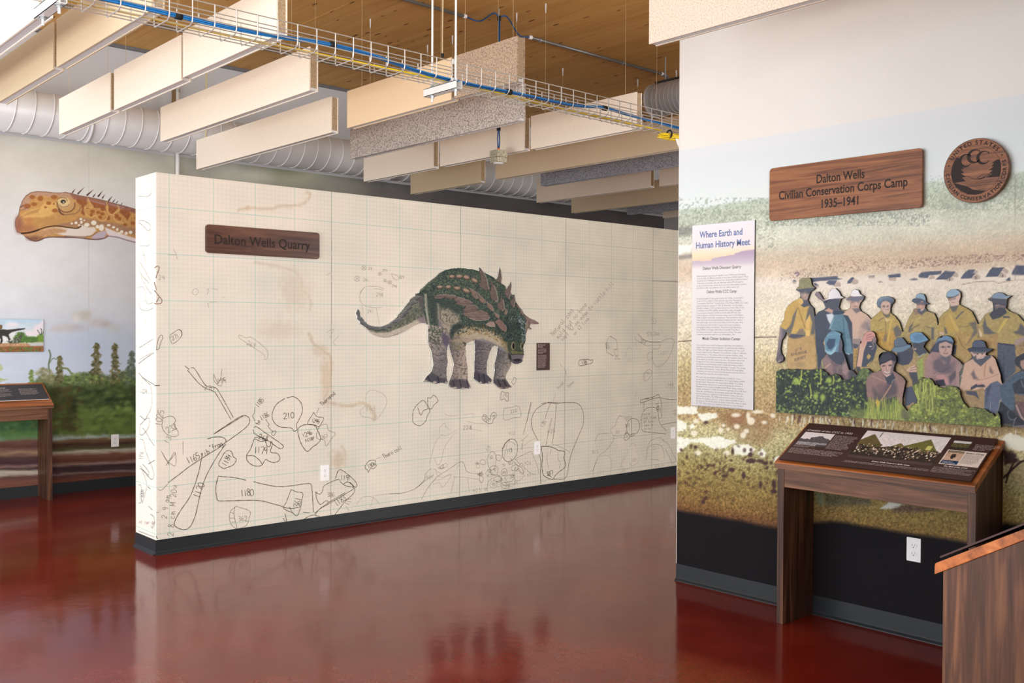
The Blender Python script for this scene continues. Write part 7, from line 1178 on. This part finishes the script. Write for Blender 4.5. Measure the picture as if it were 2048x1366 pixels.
rid = .214 - .03 * np.clip((u - .12) / .3, 0, 1) - .012 * (fbm(u * 22, u * 0, 5, 3)) - .010 * (u > .14) - .008 * (u > .30); mt = np.clip((v - rid) / .004, 0, 1) * np.clip((.25 - v) / .02, 0, 1)
ST.C = ST.C * (1 - mt[:, None] * .9) + np.stack([np.interp(v, [.18, .25], [178, 214]) / 255, np.interp(v, [.18, .25], [160, 206]) / 255, np.interp(v, [.18, .25], [196, 216]) / 255], 1) * (mt[:, None] * .9)
ST.mesh('panel_print', bp_, TPO, 'print_satin')
MAT['ink_blue'] = plain('blue_heading_print', rgb(110, 128, 176), .6); MAT['ink_grey'] = plain('grey_text_print', rgb(112, 112, 116), .6); MAT['ink_body'] = plain('body_text_print', rgb(146, 146, 150), .6)
XL = XT - .0013
def ptext(name, lines, yl, zt, size, mat, al='LEFT', **kw): return letters(name, lines, (XL, yl, zt), (0, -1, 0), (0, 0, 1), size, mat, bp_, TPO, align=al, res=kw.pop('res', 1), **kw)
yc_ = (y0 + y1) / 2
ptext('heading', ['Where Earth and'], yc_ + .012, 2.028, .052, MAT['ink_blue'], 'CENTER', width=.295, bold=.0012, res=3); ptext('heading', ['Human History Meet'], yc_ + .002, 1.968, .052, MAT['ink_blue'], 'CENTER', width=.372, bold=.0012, res=3)
paras = [('Dalton Wells Dinosaur Quarry', 1.842, .262, None), (None, 1.808, .375, ['Paleontologists have pieced together over 5,000 bones belonging', 'to more than 10 different animals at the Dalton Wells Quarry. They', 'found the first Utahraptor bones here, along with fossilized remains', 'of another previously unknown dinosaur named Moabosaurus.', 'Look around and learn about these and other fascinating creatures', 'that lived in this area between 140–125 million years ago.']),
  ('Dalton Wells CCC Camp', 1.706, .205, None), (None, 1.677, .375, ['President Franklin D. Roosevelt created the Civilian Conservation', 'Corps (CCC) on April 5, 1933, when he signed the "Emergency', 'Conservation Work Act." Construction of the Dalton Wells CCC camp', 'started during the summer of 1935. By November 1st, the camp\'s', 'first full contingent of 200 enrollees had arrived. Army Officers and', 'Local Experienced Men (LEMs) supervised the camp and taught', 'the participants discipline and life and work skills. All told, over', '1,000 young men, mostly from eastern states, came to the Dalton', 'Wells Camp for six-month commitments. They worked on various', 'range improvement projects including building reservoirs, ditches,', 'watering troughs, and erosion check dams. In their free time they', 'took classes in a wide variety of topics such as auto mechanics,', 'photography, drama, and manners. They boxed and played ping', 'pong, billiards, and league basketball and baseball. They hiked', 'and camped and went to dances and movies in Moab. The camp', 'remained in operation until the end of November 1941.']),
  ('Moab Citizen Isolation Center', 1.437, .262, None), (None, 1.408, .375, ['Some people incarcerated in Japanese American concentration', 'camps made a point of protesting the U.S. government\'s violation', 'of their civil rights and other injustices they witnessed. One such', 'protest erupted at the Manzanar Concentration Camp in California', 'on December 5, 1942, when, without concrete evidence, camp', 'authorities arrested kitchen worker and labor organizer Harry Ueno', 'for an attack on another camp incarceree. Thousands turned out', 'in support of Ueno and a negotiating team, led by businessman', 'and activist Joseph Kurihara, tried to obtain his release. Soldiers', 'fired live rounds into the crowd, wounding 11 people. Two young', 'men died of their injuries. Camp officials blamed the negotiating', 'committee and other protestors for the incident and sent them to', 'jails away from camp for more than a month.']),
  (None, 1.222, .375, ['As a next step, government administrators decided to create a', 'special camp to isolate "troublemakers" from their families, friends,', 'and associates. They chose the empty Dalton Wells CCC Camp', 'for this purpose. Sixteen men accused of inciting the violence at', 'Manzanar arrived at the hurriedly created Moab Citizen Isolation', 'Center on January 11, 1943. Government authorities from Gila River,', 'Tule Lake, and Manzanar concentration camps sent 38 additional', 'men they labeled as "agitators" to the Isolation Center over the', 'next several months. The WRA incarcerated a total of 54 men at', 'this site, 50 of whom were U.S. citizens, without benefit of trial or', 'due process. The Moab Citizen Isolation Center shut down on April', '24, 1943, when authorities transferred all men to a new Isolation', 'Center located at the old Leupp Boarding School on the Navajo', 'Reservation in Arizona.'])]
for head, zt, wd, ln in paras:
    if head: ptext('subheading', [head], yc_ + .005, zt, .024, MAT['ink_grey'], 'CENTER', width=wd, bold=.0004, res=2)
    else: ptext('paragraph', ln, y1 - .036, zt - .006, .0138, MAT['ink_body'], 'LEFT', width=.352, leading=1.0)
# small brown label next to the dinosaur
LO = (6.05, YP, 1.246); lb = thing('dinosaur_label', LO, 'small dark brown text label on the partition right of the dinosaur head', 'label')
lbo = MB().box(5.969, 6.131, YP - .004, YP, 1.124, 1.368).build('label_plate', MAT['board'], lb, LO)
letters('heading', ['An Armored', 'Dinosaur'], (5.982, YP - .0045, 1.345), (1, 0, 0), (0, 0, 1), .017, MAT['ink_pale'], lbo, LO, align='LEFT', res=1, bold=.0003)
for zt, ln in ((1.312, ['This low plated plant eater', 'walked on four stout legs', 'and carried rows of spikes', 'along its shoulders for its', 'own protection.']), (1.254, ['Bones of many animals like', 'this one were found in the', 'quarry. Bony plates grew in', 'the skin and covered back,', 'neck, hips and tail. The', 'head was short and broad', 'with a horny beak in front', 'and small teeth behind it,', 'good for cropping ferns', 'and other low plants that', 'grew beside the rivers', 'and ponds of the time.'])):
    letters('paragraph', ln, (5.982, YP - .0045, zt), (1, 0, 0), (0, 0, 1), .0098, MAT['ink_pale'], lbo, LO, align='LEFT', res=1, leading=.98)
# ---- right console board; x,d measured from the photograph on the sloped board
nB = Vector((0, -SL, 1)).normalized()
def board_uv(px, py):                 # photo pixel -> (x,d) on the right console's board
    d = wray(px, py); R = Matrix.Rotation(-math.pi / 2, 3, 'Z'); org = Vector((XR - .008, 2.291, 0)) + R @ P1(0, 0, .0152)
    n = R @ nB; dv = Vector(d); o = Vector((0, 0, CAM_H)); t = (org - o).dot(n) / dv.dot(n); p = o + dv * t; rel = p - org
    return rel.dot(R @ Vector((1, 0, 0))), rel.dot(R @ UP1)
CB = Crop(1530, 800, 8.533); CC_ = Crop(1800, 860, 8.258)
def boarduv(c, x, y): p = c([x, y])[0]; return board_uv(*p)
class BoardSheet:                     # flat print on the board, painted in the board's own x,d metres
    def __init__(s, g, P, x0, x1, d0, d1, step, h=.0157):
        s.n = int((x1 - x0) / step) + 1; s.m = int((d1 - d0) / step) + 1; a, c = np.meshgrid(np.linspace(x0, x1, s.n), np.linspace(d0, d1, s.m)); s.X, s.D = a.ravel(), c.ravel(); s.C = np.zeros((len(s.X), 3)); s.u = (s.X - x0) / (x1 - x0); s.v = 1 - (s.D - d0) / (d1 - d0); s.g = g; s.P = P; s.h = h
    def build(s, name):
        o0 = np.array(s.P(0, 0, s.h)); ex = np.array(s.P(1, 0, s.h)) - o0; ed = np.array(s.P(0, 1, s.h)) - o0; V = o0 + s.X[:, None] * ex + s.D[:, None] * ed
        i = (np.arange(s.m - 1)[:, None] * s.n + np.arange(s.n - 1)[None, :]).ravel(); q = np.stack([i, i + 1, i + 1 + s.n, i + s.n], 1)
        me = bpy.data.meshes.new(name); me.from_pydata(V.tolist(), [], q.tolist()); at = me.color_attributes.new('Col', 'FLOAT_COLOR', 'POINT'); c = np.ones((len(V), 4), np.float32); c[:, :3] = lin(np.clip(s.C, 0, 1)); at.data.foreach_set('color', c.ravel()); me.materials.append(MAT['print_satin'])
        o = bpy.data.objects.new(name, me); COL.objects.link(o); o.parent = s.g; return o
def bx(c, q): return [boarduv(c, q[i], q[i + 1]) for i in range(0, len(q), 2)]
# middle photograph: tents and a crew of men
a_ = bx(CB, (1760, 520)); b_ = bx(CC_, (845, 130, 515, 600)); mx0 = a_[0][0] - .002; mx1 = b_[0][0]; md1 = (a_[0][1] + b_[0][1]) / 2; md0 = b_[1][1]
S = BoardSheet(g1, P1, mx0, mx1, md0, md1, .0022); u, v = S.u, S.v
S.C[:] = np.array((226, 218, 218)) / 255
def tri(m, col): S.C[m] = np.array(col) / 255.0
grd = v > .52 + .05 * np.sin(u * 9); roofL = (v > .10 + abs(u - .12) * 2.1) & (u < .30); roofR = (v > .12 + np.where(u < .80, (.80 - u) * 1.25, (u - .80) * 2.6)) & (u > .48); roofM = (v > .34 + abs(u - .50) * 1.6) & (abs(u - .5) < .12)
tri(roofM, (120, 104, 66)); tri(roofL, (104, 92, 60)); tri(roofR, (112, 108, 60)); nzv = fbm(u * 60, v * 34, 3, 3); tri(grd & ((roofL | roofR | roofM | (v > .5))), (60, 50, 46)); S.C *= (1 + .25 * (nzv - .5) * (v > .12))[:, None]
rr = random.Random(2)
for i in range(420):
    cx, cy = rr.uniform(.02, .98), rr.triangular(.42, .86, .62); r_ = rr.uniform(.004, .011); m = ((u - cx) / r_) ** 2 + ((v - cy) / (r_ * 2.6)) ** 2 < 1; tri(m, rr.choice([(30, 26, 28), (52, 42, 40), (214, 190, 166), (190, 160, 140), (110, 92, 66), (70, 66, 60), (228, 214, 200)]))
tri(v > .9, (84, 68, 66)); tri((abs(u - .205) < .004) & (v > .02) & (v < .2), (70, 66, 66)); tri((abs(u - .84) < .03) & (abs(v - .42) < .07), (206, 200, 120)); S.build('photo_print')
# left photograph: grey crew on a truck
q = bx(CB, (690, 545, 1195, 585, 1025, 800, 515, 760)); x0_ = (q[0][0] + q[3][0]) / 2; x1_ = (q[1][0] + q[2][0]) / 2; d0_ = (q[2][1] + q[3][1]) / 2; d1_ = (q[0][1] + q[1][1]) / 2
S = BoardSheet(g1, P1, x0_, x1_, d0_, d1_, .002); u, v = S.u, S.v; S.C[:] = np.array((224, 216, 218)) / 255; hg = .52 - .28 * np.exp(-((u - .62) / .3) ** 2) * (u > .33) + .1 * (fbm(u * 22, u * 0, 8, 2) - .5); S.C[v > hg] = np.array((92, 84, 88)) / 255; S.C[v > .74] = np.array((150, 142, 144)) / 255; kk = fbm(u * 40, v * 30, 9, 3); S.C *= (1 + .8 * (kk - .5) * (v > hg))[:, None]; S.C[(u > .68) & (v > .86)] = np.array((84, 78, 84)) / 255; S.build('photo_print')
# right column
q = bx(CC_, (890, 172, 1190, 200, 1110, 325, 830, 300)); S = BoardSheet(g1, P1, (q[0][0] + q[3][0]) / 2, (q[1][0] + q[2][0]) / 2, (q[2][1] + q[3][1]) / 2, (q[0][1] + q[1][1]) / 2, .002); u, v = S.u, S.v; S.C[:] = np.array((210, 208, 206)) / 255; S.C[v > .28] = np.array((92, 84, 56)) / 255; S.C[v > .8] = np.array((56, 56, 46)) / 255; kk = fbm(u * 34, v * 22, 13, 3); S.C *= (1 + 1.6 * (kk - .5) * (v > .22))[:, None]; S.build('photo_print')
q = bx(CC_, (795, 325, 1440, 380, 1285, 625, 635, 555)); bxx0 = (q[0][0] + q[3][0]) / 2; bxx1 = (q[1][0] + q[2][0]) / 2; bd0 = (q[2][1] + q[3][1]) / 2; bd1 = (q[0][1] + q[1][1]) / 2
MAT['cream_print'] = plain('cream_print', rgb(224, 208, 198), .55); MAT['blue_print'] = plain('blue_print', rgb(40, 64, 104), .5); MAT['ink_dark'] = plain('dark_print', rgb(60, 46, 46), .6)
bx_ = patch('notice_print', g1, P1, bxx0, bxx1, bd0, bd1, MAT['cream_print']); w_ = bxx1 - bxx0; h_ = bd1 - bd0
S = BoardSheet(g1, P1, bxx0 + .03 * w_, bxx0 + .46 * w_, bd0 + .04 * h_, bd1 - .05 * h_, .002, .0162); u, v = S.u, S.v; S.C[:] = interp(v, [0, .12, .2, 1], [(120, 104, 88), (136, 120, 100), (196, 160, 136), (206, 176, 154)]); kk = fbm(u * 12, v * 16, 17, 3); S.C *= (1 + .3 * (kk - .5))[:, None]; m = (((u - .48) / .2) ** 2 + ((v - .42) / .24) ** 2 < .6 + .9 * (fbm(u * 14, v * 12, 19, 2) - .5)) & (v > .1); S.C[m] = np.array((52, 44, 44)) / 255; S.C[v > .74] = np.array((40, 62, 100)) / 255; S.build('photo_print')
def bt(name, lines, x, d, size, mat, **kw): return letters(name, lines, P1(x, d, .0164), RX, UP1, size, mat, g1, (0, 0, 0), res=kw.pop('res', 1), **kw)
bt('heading', ['Beware of Dogs'], bxx0 + .5 * w_, bd1 - .18 * h_, .015, MAT['ink_dark'], align='LEFT', shear=.25, width=.46 * w_, bold=.0003)
bt('paragraph', ['A sign on the fence warned of', 'dogs at the camp, and the men', 'kept several of them as pets.', 'One small terrier rode with', 'the crews in the truck to the', 'job each day, and came home', 'in the evening with the last', 'load of tools and men.'], bxx0 + .5 * w_, bd1 - .28 * h_, .0098, MAT['ink_dark'], align='LEFT', width=.45 * w_, leading=.92)
bt('caption', ['Dog\'s Safety', 'with his friends.'], bxx0 + .06 * w_, bd0 + .16 * h_, .0095, MAT['ink_white'], align='LEFT')
h0 = boarduv(CB, 720, 520); h1 = boarduv(CB, 1480, 585); bt('heading', ['Creation of the CCC in 1933'], h0[0], (h0[1] + h1[1]) / 2 - .003, .021, MAT['ink_white'], align='LEFT', width=h1[0] - h0[0], shear=.15, res=2)
c0 = boarduv(CB, 1225, 590); bt('paragraph', ['President Franklin D. Roosevelt', 'created the Civilian Conservation', 'Corps in April of 1933 as part', 'of his program for relief and', 'recovery. The corps gave work', 'to young men aged 18 to 25', 'whose families were in need.', 'They planted trees, fought', 'fires, built roads, and made', 'dams and fences on the public', 'lands. Each man was paid thirty', 'dollars a month and sent most', 'of it home to his family.'], x1_ + .008, d1_ - .014, .0098, MAT['ink_pale'], align='LEFT', width=mx0 - x1_ - .024, leading=.96)
bt('caption', ['Men in the back of a truck leaving', 'for a day of range work.'], x0_, d0_ - .011, .0085, MAT['ink_pale'], align='LEFT', leading=.9)
bt('paragraph', ['Utah was home to many of these camps, and enrollees from', 'Moab and other towns worked side by side with young men', 'from eastern states. They lived under Army discipline,', 'attended classes, and learned a trade. The camp at Dalton', 'Wells opened in 1935 and ran until the end of 1941.'], x0_ - .004, d0_ - .036, .0098, MAT['ink_pale'], align='LEFT', width=mx0 - x0_ - .03, leading=.95)
cxm = (mx0 + mx1) / 2; bt('heading', ['Dalton Wells Crew at a Spike Camp'], cxm + .02, md0 - .016, .0125, MAT['ink_white'], align='CENTER', shear=.2, bold=.0003)
bt('caption', ['CCC projects often took work crews miles from their home base. They set up temporary camps at these sites', 'so they did not have to travel great distances each day. The CCC called these remote work camps "Spike Camps."'], cxm, md0 - .031, .0092, MAT['ink_pale'], align='CENTER', width=mx1 - mx0 + .01, leading=.95)
bt('paragraph', ['Western Colorado Crew', 'Dalton Wells men worked', 'with crews from many', 'other camps on the', 'range nearby.'], bxx0 + .60 * w_, bd1 + .052, .0100, MAT['ink_pale'], align='LEFT', leading=.95)
bt('heading', ['The End of the CCC'], (bxx0 + bxx1) / 2 - .006, bd0 - .018, .0125, MAT['ink_white'], align='CENTER', shear=.2, bold=.0003)
bt('paragraph', ['The U.S. government discontinued CCC operations in the', 'summer of 1942. Many enrolled in the Armed Services', 'after receiving CCC training in areas such as', 'discipline, and they worked during and after World War', 'II thanks to the CCC\'s service to the U.S. government.'], bxx0 - .012, bd0 - .03, .0095, MAT['ink_pale'], align='LEFT', width=w_ + .012, leading=.95)
# ---- left console board
def lt(name, lines, x, d, size, mat, **kw): return letters(name, lines, P2(x, d, .0158), RX, UP2, size, mat, g2, (0, 0, 0), res=1, **kw)
lt('heading', ['Moabosaurus!'], .05, .258, .022, MAT['ink_white'], align='LEFT', bold=.0004)
lt('paragraph', ['Moabosaurus was a new kind of', 'long necked plant eater found', 'at the Dalton Wells Quarry.', 'Its bones were the most common', 'of all in the bone bed.'], .05, .238, .0118, MAT['ink_pale'], align='LEFT', leading=.95)
lt('paragraph', ['Hundreds of its vertebrae and', 'limb bones were gathered here', 'and studied over many years,', 'and the name honors the nearby', 'town of Moab, Utah.'], .05, .172, .0118, MAT['ink_pale'], align='LEFT', leading=.95)
lt('paragraph', ['Adults may have reached about', 'thirty two feet in length.', 'They roamed a wet floodplain', 'with rivers, ponds and forests', 'of conifers and ferns. Drought', 'brought herds to the last of', 'the water, where many died and', 'were trampled by others that', 'came after them to drink.'], .27, .238, .0118, MAT['ink_pale'], align='LEFT', leading=.95)
# ---- small picture above the left console
PO = (2.3, YW, 1.415); pc = thing('dinosaur_picture', PO, 'small landscape print of a dark dinosaur walking by water, above the left console', 'picture')
pb = MB().box(1.93, 2.694, YW - .014, YW - .004, 1.272, 1.558).build('picture_board', MAT['black_edge'], pc, PO)
S = Sheet('Y', YW - .0146, 1.931, 2.6935, 1.2725, 1.5575, .0046); T = Crop(0, 600, 6.829); x, y = S.x, S.y
S.C[:] = interp(y, [636, 655, 668, 676], [(176, 212, 238), (206, 224, 240), (226, 230, 238), (222, 230, 232)]); S.C += (.10 * (fbm(x / 14, y / 7, 5, 3) - .5))[:, None]
S.poly(T('440 420 480 350 540 320 600 260 600 480 380 480 340 430'), (236, 226, 236), .9, 3); S.poly(T('80 330 140 300 220 310 260 350 180 370 90 360'), (240, 232, 240), .8, 3)
S.poly(T('180 520 240 440 320 440 360 500 480 500 600 480 600 580 180 590'), (84, 124, 58), 1, 1.4, .35, 2, 3, rough=3); S.poly(T('-40 590 380 590 600 570 600 640 -40 640'), (196, 150, 110), 1, 1.2, .2, 3, 4); S.poly(T('380 590 600 575 600 625 420 630'), (196, 208, 216), .9, 1.2); S.poly(T('-40 635 600 630 600 720 -40 720'), (150, 96, 64), 1, 1, .3, 3, 5); S.speck(T('-40 645 600 640 600 712 -40 712'), (96, 132, 60), .9, 2.4, .5, 6); S.poly(T('510 480 590 460 590 580 520 570'), (120, 160, 60), .9, 1.5)
for q in ('550 480 530 440 512 410', '560 470 570 420 555 390', '570 470 590 440 600 400'): S.line(T(q), 1.5, (40, 66, 50), .9)
S.poly(T('-30 410 40 400 100 405 180 400 250 390 345 385 340 400 240 420 160 440 120 470 130 510 150 540 120 560 100 510 60 490 30 490 40 560 20 600 0 600 10 540 -30 480'), (62, 62, 58), 1, .7, .2, 2, 7); S.poly(T('-30 350 10 335 35 350 30 390 10 410 -30 410'), (120, 100, 70), 1, .7); S.poly(T('90 560 150 560 200 520 250 510 300 440 300 500 260 590 130 595'), (84, 92, 74), 1, .8, .2, 2, 8); S.speck(T('170 510 270 480 280 590 170 590'), (200, 206, 196), .6, 1.6, .55, 9)
S.mesh('picture_print', pb, PO, 'print_satin')
